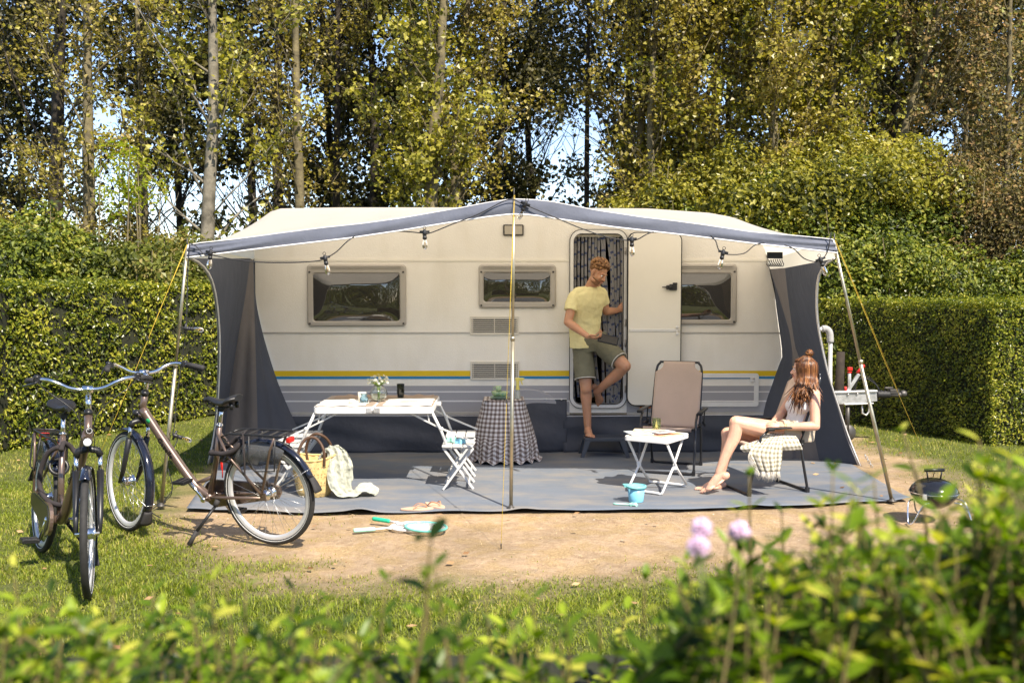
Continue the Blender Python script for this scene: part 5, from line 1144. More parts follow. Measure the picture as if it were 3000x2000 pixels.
for x, nm, k in ((.27, 'front_bar', 1), (-.27, 'rear_bar', .93)):
    M = MB(); y = .25 * k; M.tube([V(x, -y, .045), V(x, -y + .012, .018), V(x, -y + .04, .013), V(x, y - .04, .013), V(x, y - .012, .018), V(x, y, .045)], .0115, 10)
    for s_ in (-1, 1): M.box(V(x, s_ * y, .022), (.032, .028, .044))
    M.build(nm, M_TUBE, ch, bevel=.004)
def bk(t, y, off=0): # back plane
    return V(-.165 - .235 * t + off, y, .36 + .60 * t)
M = MB(); M.tube(bez([bk(0, -.225), bk(.5, -.222), bk(.88, -.215), bk(.985, -.185), bk(1.0, -.15), bk(1.0, .15), bk(.985, .185), bk(.88, .215), bk(.5, .222), bk(0, .225)], 4), .0115, 10); M.build('back_frame', M_TUBE, ch)
rows = []
for i in range(25):
    t = i / 24; hw = .222 if t < .86 else .222 - (.065 * min(1, ((t - .86) / .05))) ; hw = .222 if t < .855 else .222 - .072 * (1 - (1 - min(1, (t - .855) / .09)) ** 2) ** .5
    rows.append([bk(.02 + t * .99, hw * (j / 8 - 1), .004 - .022 * (1 - (j / 8 - 1) ** 2) * math.sin(math.pi * min(1, t * 1.1 + .02)) + .010) for j in range(17)])
M = MB(); M.grid(rows); M.build('backrest', M_TAN, ch, solid=.004, smooth=True)
rows = []
for i in range(17):
    t = i / 16; rows.append([V(.225 - .415 * t, .21 * (j / 6 - 1), .408 - .045 * t - .03 * (1 - (j / 6 - 1) ** 2) * math.sin(math.pi * (t * .9 + .08))) for j in range(13)])
M = MB(); M.grid(rows); M.tube([V(.232, -.215, .402), V(.232, .215, .402)], .016, 10); M.build('seat', M_TAN, ch, solid=.005, smooth=True)
ch2 = copy_tree(ch); ch2['label'] = 'beige folding armchair turned to the left that the woman sits in'
ch.location = (1.565, 9.10, .008); ch.rotation_euler = (0, 0, math.radians(-110)); ch2.location = (2.18, 8.2, .008); ch2.rotation_euler = (0, 0, math.radians(-165))
CH2 = Matrix.Translation((2.18, 8.2, .008)) @ Matrix.Rotation(math.radians(-165), 4, 'Z')
# ---- picnic table with attached slatted seats
TX0, TX1, TY0, TY1, TZ = -1.555, -.565, 8.17, 9.05, .70
pt = thing('picnic_table', 'white folding suitcase picnic table with slatted seats attached at both ends', 'table', ((TX0 + TX1) / 2, 8.6, 0))
xm = (TX0 + TX1) / 2
for a, b in ((TX0, xm - .002), (xm + .002, TX1)):
    M = MB(); M.prism(rrect(a, b, TY0, TY1, .05), lambda x, y, t: V(x, y, t), TZ - .058, TZ - .004); tp = M.build('tabletop', M_WHT, pt, bevel=.006)
    M = MB(); M.prism(rrect(a + .012, b - .008, TY0 + .012, TY1 - .012, .04), lambda x, y, t: V(x, y, t), TZ - .004, TZ); M.build('surface', M_TBR, tp)
M = MB()
for dx in (-.035, .035): M.box(V(xm + dx, TY0 - .004, TZ - .03), (.045, .005, .038))
M.tube([V(xm, TY0 - .008, TZ - .052), V(xm, TY0 - .008, TZ - .008)], .006, 8)
for dx in (-.048, -.024, .024, .048): M.ell(V(xm + dx, TY0 - .007, TZ - .022), .003); M.ell(V(xm + dx, TY0 - .007, TZ - .040), .003)
M.build('hinge', M_GALV, pt)
M = MB(); M.box(V(TX1 + .02, 8.62, TZ - .028), (.04, .10, .03)); M.build('catch', M_LGP, pt, bevel=.008)
def mx_(x, side): return x if side > 0 else 2 * xm - x
for side in (-1, 1):
    for y0, y1 in ((8.15, 8.50), (8.70, 9.04)):
        st_ = None
        M = MB()
        for k in range(3): M.box(V(mx_(-.365 + (k - 1) * .088, side), (y0 + y1) / 2, .372), (.080, y1 - y0, .016))
        for yy in (y0 + .04, y1 - .04): M.box(V(mx_(-.365, side), yy, .356), (.25, .03, .016))
        st_ = M.build('seat', M_LGP, pt, bevel=.003)
        for k, yy in enumerate((y0 + .03, y1 - .03)):
            for p, q in (((-.485), (-.235)), ((-.235), (-.485))):
                M = MB(); M.bar(V(mx_(p, side), yy + (.012 if p < q else -.012), .355), V(mx_(q, side), yy + (.012 if p < q else -.012), .012), .018, .030, up=(0, 1, 0)); M.build('leg', M_LGP, st_, bevel=.002)
        M = MB()
        for x_, z_ in ((-.27, .06), (-.45, .06), (-.36, .19)): M.bar(V(mx_(x_, side), y0 + .03, z_), V(mx_(x_, side), y1 - .03, z_), .012, .026)
        M.build('stretcher', M_LGP, st_)
    for yy in (8.215, 9.0):
        M = MB(); M.tube([V(mx_(-.575, side), yy, TZ - .055), V(mx_(-.505, side), yy, .50), V(mx_(-.45, side), yy, .36)], .0125, 10); M.build('leg_strut', M_ALU, pt)
        M = MB(); M.bar(V(mx_(-.77, side), yy + .02, TZ - .055), V(mx_(-.50, side), yy + .02, .51), .012, .026, up=(0, 1, 0)); M.bar(V(mx_(-.50, side), yy + .02, .51), V(mx_(-.22, side), yy + .02, .392), .012, .030, up=(0, 1, 0)); M.bar(V(mx_(-.615, side), yy + .01, TZ - .055), V(mx_(-.60, side), yy + .012, .565), .01, .016, up=(0, 1, 0)); M.ell(V(mx_(-.50, side), yy, .51), (.018, .018, .018)); M.build('brace', M_ALU, pt)
# cloths on the table
M_LINEN = clothmat('white_linen', (.74, .72, .66), .15, .9, var=.04, bump=.3, bs=60)
def mat_cloth(x0, x1, y0, y1, lb):
    rows = []
    for i in range(14):
        r = []
        for j in range(18):
            s_ = j / 17; t = i / 13; x = x0 + (x1 - x0) * s_; y = y0 + (y1 - y0) * t
            r.append(V(x + .006 * math.sin(t * 19) * (s_ in (0, 1)), y + .010 * math.sin(s_ * 17 + x0) * (t in (0, 1)), TZ + .004 + .0035 * abs(math.sin(s_ * 6 + t * 4 + x0))))
        rows.append(r)
    M = MB(); M.grid(rows); o = M.build('placemat', M_LINEN, None, smooth=True, solid=.0015); tag(o, lb, 'placemat', 'white linen placemats')
mat_cloth(TX0 + .015, xm - .07, TY0 + .01, TY0 + .50, 'white linen placemat on the left half of the picnic table')
mat_cloth(xm + .07, TX1 - .02, TY0 + .01, TY0 + .56, 'white linen placemat on the right half of the picnic table')
M_TEA = clothmat('taupe_linen', (.36, .27, .20), .1, .9, var=.1, bump=.3, bs=60)
rows = []
for i in range(10):
    rows.append([V(TX0 + .07 + (TX1 - TX0 - .12) * j / 39, TY0 + .60 + .26 * i / 9 + .008 * math.sin(j * 1.1 + i), TZ + .003 + .010 * max(0, math.sin(j * .9 + i * .4)) * (i / 9)) for j in range(40)])
M = MB(); M.grid(rows); o = M.build('table_runner', M_TEA, None, smooth=True); tag(o, 'taupe linen runner along the back of the picnic table', 'cloth')
M_GLS = mat('clear_glass', (.93, .96, .93), .01, var=0, trans=1.0, ior=1.45); M_DGL = mat('smoked_glass', (.10, .11, .09), .03, var=0, trans=.9, ior=1.45); M_BGL = mat('blue_glass', (.50, .66, .74), .03, var=0, trans=.95, ior=1.45); M_GGL = mat('green_glass', (.66, .74, .35), .03, var=0, trans=.95, ior=1.4)
M_CER = mat('cream_ceramic', (.66, .60, .50), .4, var=.06); M_PET = mat('daisy_petal', (.80, .79, .70), .7, var=.04); M_YC = mat('daisy_centre', (.62, .45, .03), .8, var=.2); M_FST = mat('flower_stalk', (.22, .33, .06), .7, var=.2)
vx, vy = xm + .0, 8.56; VX = V(vx, vy, TZ + .005)
vs_ = thing('glass_vase', 'round ribbed clear glass vase in the middle of the picnic table', 'vase', tuple(VX))
o_ = [(0, .0), (.035, 0), (.052, .012), (.071, .045), (.074, .07), (.064, .098), (.045, .115), (.040, .128), (.043, .135)]; i_ = [(r - .003, z) for r, z in o_[::-1] if r > .01]
M = MB(); M.lathe(o_ + i_ + [(0, .006)], 36, VX, wob=lambda a, z: 1 + .025 * math.cos(12 * a)); M.build('bowl', M_GLS, vs_)
M = MB(); M.lathe([(0, .008), (.045, .012), (.066, .045), (.068, .06), (0, .06)], 24, VX); M.build('water', mat('water', (.9, .93, .85), 0, var=0, trans=1, ior=1.33), vs_)
fl = thing('daisy_bunch', 'bunch of small white and yellow daisies in the glass vase', 'flowers', tuple(VX + V(0, 0, .02)))
A, B_, C_ = MB(), MB(), MB()
for i in range(58):
    a = random.uniform(0, 6.28); r = .10 * random.random() ** .5; hh = .23 - r * .55 + random.uniform(-.035, .02)
    c = VX + V(r * math.cos(a), r * math.sin(a) * .8, hh); A.tube(bez([VX + V(.01 * math.cos(a + 2), .01 * math.sin(a + 2), .02), VX + V(.02 * math.cos(a), .02 * math.sin(a), .13), c], 3), .0011, 3)
    if i < 40:
        n_ = V(math.cos(a) * .6, math.sin(a) * .5 - .5, .6).normalized(); q = n_.to_track_quat('Z', 'Y').to_matrix()
        for k in range(9):
            an = k * .698; B_.add([c + q @ V(math.cos(an) * .003, math.sin(an) * .003, 0), c + q @ V(math.cos(an - .3) * .009, math.sin(an - .3) * .009, .0), c + q @ V(math.cos(an) * .0115, math.sin(an) * .0115, -.001), c + q @ V(math.cos(an + .3) * .009, math.sin(an + .3) * .009, 0)], [(0, 1, 2, 3)])
        C_.ell(c + q @ V(0, 0, .001), (.0042, .0042, .003), q, 8, 4)
    else: C_.ell(c, .003, n=6, k=4)
for i in range(16):
    a = random.uniform(0, 6.28); leafblade(A, VX + V(.015 * math.cos(a), .015 * math.sin(a), .13), V(math.cos(a), math.sin(a), .9), V(-math.cos(a), -math.sin(a), 1), .06, .012, .2)
for k, u, v in ((0, 1096, 1130), (1, 1100, 1148), (2, 1143, 1120)):
    pass
A.build('stalk', M_FST, fl); B_.build('petals', M_PET, fl); C_.build('flower_heads', M_YC, fl)
def tumbler(p, r0, r1, h, m_, name, label, cat, parent=None):
    M = MB(); M.lathe([(0, 0), (r0, 0), (r0 + .001, .004), (r1, h), (r1 - .003, h), (r0 - .002, .010), (0, .008)], 20, p); o = M.build(name, m_, None); tag(o, label, cat); return o
for k in range(2):
    c = V(-.895, 8.79, TZ + .006 + k * .048); M = MB(); M.lathe([(0, 0), (.024, 0), (.028, .004), (.030, .028), (.033, .032), (.034, .075), (.031, .075), (.027, .03), (.022, .008), (0, .006)], 10, c, sm=False); o = M.build('tumbler', M_DGL, None)
    tag(o, ['smoked glass tumbler under another one on the picnic table', 'smoked glass tumbler stacked inside the lower one on the picnic table'][k], 'glass', 'stacked smoked tumblers')
c = V(-1.165, 8.40, TZ + .006); M = MB(); M.lathe([(0, 0), (.034, 0), (.036, .006), (.036, .045), (.024, .056), (.024, .062), (.030, .066), (.030, .078), (.026, .078), (.021, .060), (.032, .044), (.032, .008), (0, .006)], 20, c); o = M.build('glass_jar', M_BGL, None); tag(o, 'small pale blue glass jar in front of the cream cup', 'jar')
c = V(-1.20, 8.54, TZ + .006); M = MB(); M.lathe([(0, 0), (.030, 0), (.034, .010), (.037, .075), (.034, .075), (.030, .012), (0, .010)], 20, c); o = M.build('cup', M_CER, None); tag(o, 'cream cup just behind the blue glass jar', 'cup')
c = V(-1.26, 8.36, TZ + .006); M = MB(); M.lathe([(0, 0), (.025, 0), (.028, .034), (.025, .034), (.024, .02), (0, .02)], 18, c); o = M.build('tealight_holder', M_CER, None); tag(o, 'low peach tealight holder left of the blue jar', 'candle holder')
c = V(-.80, 8.47, TZ + .013); M = MB(); M.box(c, (.17, .09, .004), Matrix.Rotation(.12, 3, 'Z')); M.bar(c + V(-.06, -.035, .006), c + V(.10, -.02, .006), .008, .003, m=1); o = M.build('napkin', [M_LINEN, M_STEELD], None); tag(o, 'folded napkin with a knife on the right placemat', 'napkin')
# toy moulds on the seat
def mould(c, col, rot, label, pts=4):
    poly = []
    for i in range(pts * 4):
        a = 2 * math.pi * (i + .5) / (pts * 4); r = .042 if i % 4 in (0, 3) else .026; poly.append((r * math.cos(a), r * math.sin(a)))
    R = Matrix.Rotation(rot, 3, 'Z'); M = MB(); M.prism(poly, lambda x, y, t: c + R @ V(x * (1.15 - t * 4), y * (1.15 - t * 4), t), 0, .036); o = M.build('sand_mould', col, None, bevel=.003); tag(o, label, 'sand toy', 'toy sand moulds on the seat')
M_MINT = mat('mint_plastic', (.30, .62, .50), .4, var=.05); M_SKY = mat('sky_blue_plastic', (.20, .50, .66), .38, var=.05)
mould(V(-.425, 8.36, .382), M_MINT, .3, 'mint green toy sand mould at the back of the seat'); mould(V(-.345, 8.27, .382), M_SKY, .1, 'pale blue toy sand mould at the front of the seat')
# ---- gingham side table
GING = checkmat('brown_gingham', (.62, .60, .60), (.31, .26, .245), (.11, .08, .07), 24)
gt = thing('cloth_covered_table', 'small square table hidden under the brown gingham cloth', 'table', (.02, 9.62, 0))
M = MB(); M.box(V(.02, 9.64, .588), (.37, .36, .02)); M.build('tabletop', M_WHT, gt)
for sx in (-1, 1):
    for sy in (-1, 1): M = MB(); M.bar(V(.02 + sx * .15, 9.64 + sy * .15, .58), V(.02 + sx * .17, 9.64 + sy * .17, .01), .02, .02); M.build('leg', M_LGP, gt)
rows = []; uvs = []; NC = 120; cc = V(.02, 9.62, 0)
def sq(a, hw, hd, p=5):
    c_, s_ = math.cos(a), math.sin(a); k = (abs(c_) ** p + abs(s_) ** p) ** (-1 / p); return V(hw * c_ * k, hd * s_ * k, 0)
prof_g = [(0.0, .604, 0), (.5, .604, .10), (1.0, .604, .19), (1.03, .595, .20), (1.14, .52, .28), (1.30, .40, .40), (1.45, .28, .52), (1.56, .17, .64), (1.62, .09, .72), (1.60, .045, .77), (1.66, .020, .81), (1.72, .012, .85)]
for k_, (kk, z_, vlen) in enumerate(prof_g):
    r = []
    for j in range(NC):
        a = 2 * math.pi * j / NC; b = sq(a, .195, .185, 5 if kk <= 1.03 else 3); f = max(0, kk - 1.03) / .6
        fold = 1 + f * (.045 * math.sin(a * 7 + 1 + f * 1.5) + .022 * math.sin(a * 13 + 2 - f * 3) + .04 * math.sin(a * 4 + f * 2)) * min(1, f * 1.4)
        p = cc + b * kk * fold; p.z = z_ + (f > .85) * .018 * (1 + math.sin(a * 17 + k_)) ; 
        if p.y > YC - .05 and kk > 1.1: p.y = YC - .05 - .02 * math.sin(a * 9)
        r.append(p); per = 4 * .38 * (j / NC) if kk > 1 else 0
        uvs.append((.8 * 2 * (j / NC) * 1.0, vlen) if kk > .9 else (p.x, p.y))
    rows.append(r)
M = MB(); M.grid(rows[2:], wrap=True); o = M.build('gingham_cloth', GING, None, smooth=True); setuv(o, uvs[2 * NC:]); tag(o, 'brown and white gingham tablecloth draped to the groundsheet', 'tablecloth'); G0 = o
M = MB(); M.grid([[V(-.175 + .39 * i / 12, 9.435 + .37 * j / 12, .606) for j in range(13)] for i in range(13)]); o = M.build('cloth_top', GING, G0, local=True, smooth=True); setuv(o, [(v_.co.x, v_.co.y) for v_ in o.data.vertices])
M_TQ = mat('green_glazed_ceramic', (.16, .34, .24), .25, var=.5, vs=45, col2=(.55, .60, .30)); M_PLT = mat('sage_plate', (.30, .42, .30), .3, var=.1, vs=25)
c = V(-.02, 9.56, .609)
M = MB(); M.lathe([(0, .004), (.06, .004), (.095, .012), (.096, .016), (.055, .010), (0, .010)], 28, c); o = M.build('plate', M_PLT, None); tag(o, 'lower sage green plate under the stacked bowls', 'plate')
M = MB(); M.lathe([(0, .004), (.055, .004), (.084, .012), (.085, .016), (.05, .010), (0, .010)], 28, c + V(0, 0, .012)); o = M.build('plate', M_PLT, None); tag(o, 'upper smaller sage plate right below the bowls', 'plate')
for k, dx in enumerate((-.026, .030)):
    M = MB(); M.lathe([(0, .0), (.025, .0), (.045, .018), (.056, .045), (.053, .046), (.040, .02), (0, .006)], 24, c + V(dx, .02 * (1 - k), .024)); o = M.build('bowl', M_TQ, None); tag(o, ['green flowered bowl on the left of the plate stack', 'green flowered bowl on the right of the plate stack'][k], 'bowl', 'flowered bowls')
M = MB(); M.lathe([(0, 0), (.020, 0), (.027, .02), (.028, .055), (.025, .055), (.022, .01), (0, .008)], 20, c + V(-.01, 0, .070)); M.torus(c + V(-.045, 0, .10), .016, .004, (0, 1, 0), 12, 6); o = M.build('cup', M_TQ, None); tag(o, 'green flowered cup on top of the bowls', 'cup')
sp_ = V(.155, 9.58, .609); sb = thing('spray_bottle', 'clear spray bottle with a pale yellow trigger head', 'spray bottle', tuple(sp_))
M = MB(); M.lathe([(0, 0), (.028, 0), (.029, .008), (.028, .03), (.020, .085), (.013, .11), (.012, .12), (0, .12)], 20, sp_); M.build('bottle', mat('frosted_plastic', (.75, .78, .70), .25, var=0, trans=.7, ior=1.35), sb)
M_PYEL = mat('pale_yellow_plastic', (.72, .60, .14), .4, var=.04)
M = MB(); M.lathe([(.022, .085), (.016, .11), (.014, .13), (.016, .16), (.016, .175), (0, .178)], 16, sp_); M.box(sp_ + V(.014, 0, .188), (.075, .026, .028)); M.box(sp_ + V(.056, 0, .190), (.018, .018, .018)); M.bar(sp_ + V(.03, 0, .178), sp_ + V(.046, 0, .135), .012, .010, up=(0, 1, 0)); M.build('trigger_head', M_PYEL, sb, bevel=.004)
# ---- basket with blanket
M_STRAW = mat('woven_straw', (.50, .34, .12), .75, var=.35, vs=35, col2=(.66, .50, .24), bump=.8, bs=110); M_LEAT = mat('brown_leather', (.07, .035, .018), .55, var=.3, vs=60, bump=.5, bs=150)
bq = G(912, 1462); BC = V(bq.x, bq.y + .13, .008); bs_ = thing('straw_basket', 'round woven straw basket with two dark leather handles', 'basket', tuple(BC))
rows = []
for i in range(41):
    t = i / 40; r0_ = np.interp(t, [0, .12, .5, 1], [.118, .140, .160, .180]); row = []
    for j in range(72):
        a = 2 * math.pi * j / 72; rib = .0030 * (1 if (i + j // 2) % 2 else -1); row.append(BC + V((r0_ + rib) * math.cos(a), (r0_ + rib) * .86 * math.sin(a), .30 * t + .035 * t * t * (abs(math.cos(a)) ** 2)))
    rows.append(row)
M = MB(); M.grid(rows, wrap=True); M.add([rows[0][k] for k in range(72)], [tuple(range(72))]); bd = M.build('body', M_STRAW, bs_, smooth=True)
M = MB(); M.tube(rows[-1], .008, 7, closed=True); M.build('rim', M_STRAW, bs_)
M = MB()
for t in (.34, .42, .56, .64, .80):   # open-work bands, the shade of the gaps put on as dark beads
    i = int(t * 40)
    for j in range(0, 72, 2): p = rows[i][j]; q = (p - BC); q.z = 0; M.ell(p + q.normalized() * .003, (.0035, .0035, .005), None, 5, 4)
M.build('weave_gap_shade', mat('straw_shadow', (.20, .11, .035), .9, var=.3), bs_)
for s_, dx in ((-1, 0), (1, .012)):
    M = MB(); y = s_ * .13; z0 = .30
    M.tube(bez([BC + V(-.085 + dx, y, z0 - .06), BC + V(-.10 + dx, y, z0 + .06), BC + V(-.05 + dx, y + .03 * -s_, z0 + .165), BC + V(.03 + dx, y + .04 * -s_, z0 + .175), BC + V(.10 + dx, y, z0 + .09), BC + V(.105 + dx, y, z0 - .04)], 7), .0115, 10); M.build('handle', M_LEAT, bs_)
M_SAGE = clothmat('sage_muslin', (.46, .47, .39), .15, .95, var=.05, vs=4, bump=.7, bs=70)
path = [BC + V(.06, .02, .30), BC + V(.13, .0, .385), BC + V(.185, -.02, .375), BC + V(.215, -.04, .27), BC + V(.235, -.06, .15), BC + V(.26, -.07, .045), BC + V(.32, -.06, .02), BC + V(.39, -.05, .075), BC + V(.45, -.04, .06), BC + V(.505, -.03, .012)]
wd = [.04, .07, .09, .135, .155, .13, .10, .10, .11, .09]; cur = bez(path, 5); rows = []
for i, p in enumerate(cur):
    t = i / (len(cur) - 1); w2 = np.interp(t * 9, range(10), wd); tdir = (cur[min(i + 1, len(cur) - 1)] - cur[max(i - 1, 0)]).normalized(); sd = V(-.55, -.80, -.10) if t < .5 else V(.25, -.95, 0); sd = (V(-.75, -.62, -.12)).lerp(V(.1, -1, 0), min(1, max(0, (t - .35) * 3))).normalized(); nn = sd.cross(tdir).normalized(); r = []
    for j in range(29):
        f = j / 14 - 1; q = p + sd * f * w2 * .85 + nn * (.018 * math.sin(f * 9 + t * 4) * (.4 + t) + .010 * math.sin(f * 17)); q.z = max(.014 + .006 * math.sin(j) + .012 * abs(math.sin(f * 9 + t * 4)) * (t > .5), q.z - .02 * abs(f) * (t < .5)); r.append(q)
    rows.append(r)
M = MB(); M.grid(rows); o = M.build('muslin_blanket', M_SAGE, None, smooth=True, sub=2); tx_ = bpy.data.textures.new('crumple', 'CLOUDS'); tx_.noise_scale = .045; tx_.noise_depth = 3; dm = o.modifiers.new('crumple', 'DISPLACE'); dm.texture = tx_; dm.strength = .028; dm.texture_coords = 'LOCAL'; tag(o, 'sage green muslin blanket trailing out of the straw basket', 'blanket')
# ---- flip flops, rackets
M_SOLE = mat('tan_sole', (.56, .36, .25), .7, var=.1, vs=30); M_STRP = mat('tan_strap', (.42, .22, .13), .5, var=.1)
def flipflop(c, rot, label):
    rt = thing('flip_flop', label, 'flip-flop', tuple(c), rot, group='tan flip-flops on the groundsheet'); poly = []
    for i in range(28):
        a = 2 * math.pi * i / 28; x = .125 * math.cos(a); w_ = .040 + .008 * math.cos(a) - .008 * math.cos(2 * a); poly.append((x, w_ * math.sin(a)))
    M = MB(); M.prism(poly, lambda x, y, t: V(x, y, t), 0, .014); M.build('sole', M_SOLE, rt, local=True, bevel=.003)
    M = MB(); 
    for s_ in (-1, 1): M.tube(bez([V(.075, 0, .012), V(.06, s_ * .012, .035), V(.01, s_ * .036, .040), V(-.03, s_ * .042, .012)], 5), .0055, 7, flat=.5)
    M.build('strap', M_STRP, rt, local=True)
flipflop(G(1222, 1496) + V(0, 0, .010), math.radians(8), 'tan flip-flop on the left, seen side on at the mat edge'); flipflop(G(1273, 1488) + V(0, .02, .010), math.radians(-52), 'tan flip-flop on the right, twisted away from the other')
M_TEAL = mat('teal_plastic', (.18, .55, .46), .35, var=.05); M_MGRIP = mat('mint_grip', (.36, .68, .56), .7, var=.1, bump=.4, bs=100); M_GGRIP = mat('green_grip', (.02, .42, .24), .7, var=.1, bump=.4, bs=100); M_STR = mat('racket_string', (.80, .80, .80), .5)
def racket(hc, he, label, mrim, mgrip, z):
    rt = thing('badminton_racket', label, 'racket', (hc.x, hc.y, 0), group='badminton rackets on the sand'); hc = V(hc.x, hc.y, z); he = V(he.x, he.y, z + .004)
    d = (he - hc).normalized(); s_ = V(-d.y, d.x, 0); rx, ry = .150, .122
    M = MB(); M.tube([hc + d * rx * math.cos(a) + s_ * ry * math.sin(a) for a in [i * 2 * math.pi / 48 for i in range(48)]], .0085, 8, closed=True, flat=1.2); M.build('rim', mrim, rt)
    M = MB()
    for i in range(-11, 12):
        f = i / 12; M.tube([hc + d * rx * f + s_ * ry * math.sqrt(1 - f * f) * q for q in (-1, 1)], .0011, 3); M.tube([hc + s_ * ry * f + d * rx * math.sqrt(1 - f * f) * q for q in (-1, 1)], .0011, 3)
    M.build('strings', M_STR, rt)
    M = MB(); n0 = hc + d * rx; M.tube([n0 + s_ * .03 - d * .008, n0 + d * .045, n0 - s_ * .03 - d * .008], .007, 7); M.tube([n0 + d * .03, he - d * .13], .0075, 8); M.build('shaft', M_WHT, rt)
    M = MB(); M.tube([he - d * .15, he - d * .14, he - d * .01, he], [.011, .0145, .0150, .013], 12); M.build('grip', mgrip, rt)
racket(G(1208, 1547), G(1036, 1561), 'badminton racket with white rim and mint grip, lying underneath', M_WHT, M_MGRIP, .014)
racket(G(1248, 1556), G(1093, 1533), 'badminton racket with teal rim and green grip, lying on top', M_TEAL, M_GGRIP, .032)
# ---- step stool
M_STEP = mat('anthracite_plastic', (.055, .062, .078), .5, var=.08, bump=.2, bs=150)
f0 = G(1703, 1345); f1 = G(1845, 1346); SX = (f0.x + f1.x) / 2; SY0 = f0.y; ss = thing('step_stool', 'anthracite plastic step stool below the caravan door', 'step stool', (SX, SY0 + .15, 0)); SZ = .205
M = MB(); M.prism(rrect(SX - .205, SX + .205, SY0 + .02, SY0 + .28, .025), lambda x, y, t: V(x, y, t), SZ - .035, SZ); tp = M.build('step', M_STEP, ss, bevel=.006)
M = MB()
for i in range(9): M.box(V(SX, SY0 + .045 + i * .026, SZ + .0015), (.34, .012, .003))
M.build('ribs', M_STEP, tp)
for sx in (-1, 1):
    for sy in (0, 1):
        M = MB(); yt = SY0 + .03 + sy * .22; yb = SY0 + .0 + sy * .30 - .0
        top = V(SX + sx * .172, yt + .01, SZ - .03); bot = V(SX + sx * .225, yb + .02 - sy * .02, .012)
        vs2 = []
        for c, wx, wy in ((top, .058, .05), (bot, .036, .034)):
            for a, b in ((-1, -1), (1, -1), (1, 1), (-1, 1)): vs2.append(c + V(a * wx / 2, b * wy / 2, 0))
        M.add(vs2, [(0, 1, 5, 4), (1, 2, 6, 5), (2, 3, 7, 6), (3, 0, 4, 7), (0, 3, 2, 1), (4, 5, 6, 7)]); M.build('leg', M_STEP, ss, bevel=.004)
# ---- small white folding table
wt = thing('folding_side_table', 'small square white folding table with x-shaped legs between the chairs', 'table', (1.285, 8.2, 0))
cf, cr, cb, cl = V(1.325, 7.90, 0), V(1.575, 8.26, 0), V(1.25, 8.50, 0), V(1.0, 8.12, 0)
def q2(a, b, z): return cf + (cr - cf) * a + (cl - cf) * b + V(0, 0, z)
M = MB(); pl = rrect(0, 1, 0, 1, .09); M.prism(pl, lambda a, b, t: q2(a, b, t), .425, .465); tp = M.build('tabletop', M_WHT, wt, bevel=.006)
M = MB(); M.prism(rrect(.03, .97, .03, .97, .08), lambda a, b, t: q2(a, b, t), .465, .4665); M.build('surface', M_WPLA, tp)
for b in (.06, .94):
    z1 = .425
    M = MB(); M.tube([q2(.10, b, z1), q2(.53, b, .20), q2(.98, b, .03)], .0105, 8); M.build('leg', M_WHT, wt)
    M = MB(); b2 = b + (.05 if b < .5 else -.05); M.tube([q2(.90, b2, z1), q2(.47, b2, .20), q2(.02, b2, .03)], .0105, 8); M.build('leg', M_WHT, wt)
    M = MB(); M.box(q2(.5, (b + b2) / 2, .205), (.035, .035, .035)); M.build('pivot', M_WHT, wt, bevel=.005)
for a, z_, b0, b1 in ((.98, .03, .06, .94), (.02, .03, .11, .89)):
    M = MB(); M.tube(bez([q2(a, b0, z_ + .002), q2(a, b0 + .04, .016), q2(a, b0 + .14, .022), q2(a, b1 - .14, .022), q2(a, b1 - .04, .016), q2(a, b1, z_ + .002)], 3), .0105, 8); M.build('foot_bar', M_WHT, wt)
TT = .467
M_PAP = mat('magazine_cover', (.62, .60, .55), .4, var=.6, vs=14, col2=(.35, .45, .52)); M_PAP2 = mat('open_magazine', (.70, .66, .56), .5, var=.5, vs=18, col2=(.68, .42, .18)); M_PAP3 = mat('red_magazine', (.55, .16, .08), .4, var=.5, vs=16, col2=(.7, .6, .4)); M_PPG = mat('paper_pages', (.74, .73, .70), .8)
def mag(c, w_, d_, rot, m_, label, h=.006, z=0):
    R = Matrix.Rotation(rot, 3, 'Z'); rows = []; rt = None
    M = MB(); M.box(c + V(0, 0, z + h / 2), (w_, d_, h), R, m=0); M.box(c + V(0, 0, z + h + .0004), (w_ + .002, d_ + .002, .0008), R, m=1); o = M.build('magazine', [M_PPG, m_], None); tag(o, label, 'magazine', 'magazines on the white side table'); return o
c = V(1.25, 8.19, TT)
mag(c + V(.10, -.04, 0), .27, .20, .65, M_PAP3, 'red and cream magazine at the bottom of the pile'); mag(c + V(-.07, .02, 0), .28, .21, .2, M_PAP, 'pale blue magazine on the left of the pile', z=.0065); mag(c + V(-.02, .06, 0), .26, .20, -.25, M_PAP2, 'open orange and cream magazine on top of the pile', z=.0135)
er = thing('e_reader', 'white e-reader with a dark picture lying on the magazines', 'e-reader', tuple(c + V(.08, -.03, .021)), .5); M = MB(); M.prism(rrect(-.09, .09, -.062, .062, .01), lambda x, y, t: V(x, y, t), 0, .007); M.build('case', M_WHT, er, local=True, bevel=.002); M = MB(); M.box(V(-.008, 0, .0078), (.13, .095, .001)); M.build('screen', mat('e_ink', (.12, .12, .12), .6, var=.7, vs=30, col2=(.4, .4, .4)), er, local=True)
gp = G(1962, 1268, TT + .0); gp = V(1.31, 8.36, TT + .0005 + .0208); M = MB(); M.lathe([(0, 0), (.031, 0), (.034, .006), (.036, .088), (.033, .088), (.031, .010), (0, .008)], 20, gp); gg = M.build('drinking_glass', M_GGL, None); tag(gg, 'greenish drinking glass on the white side table', 'glass')
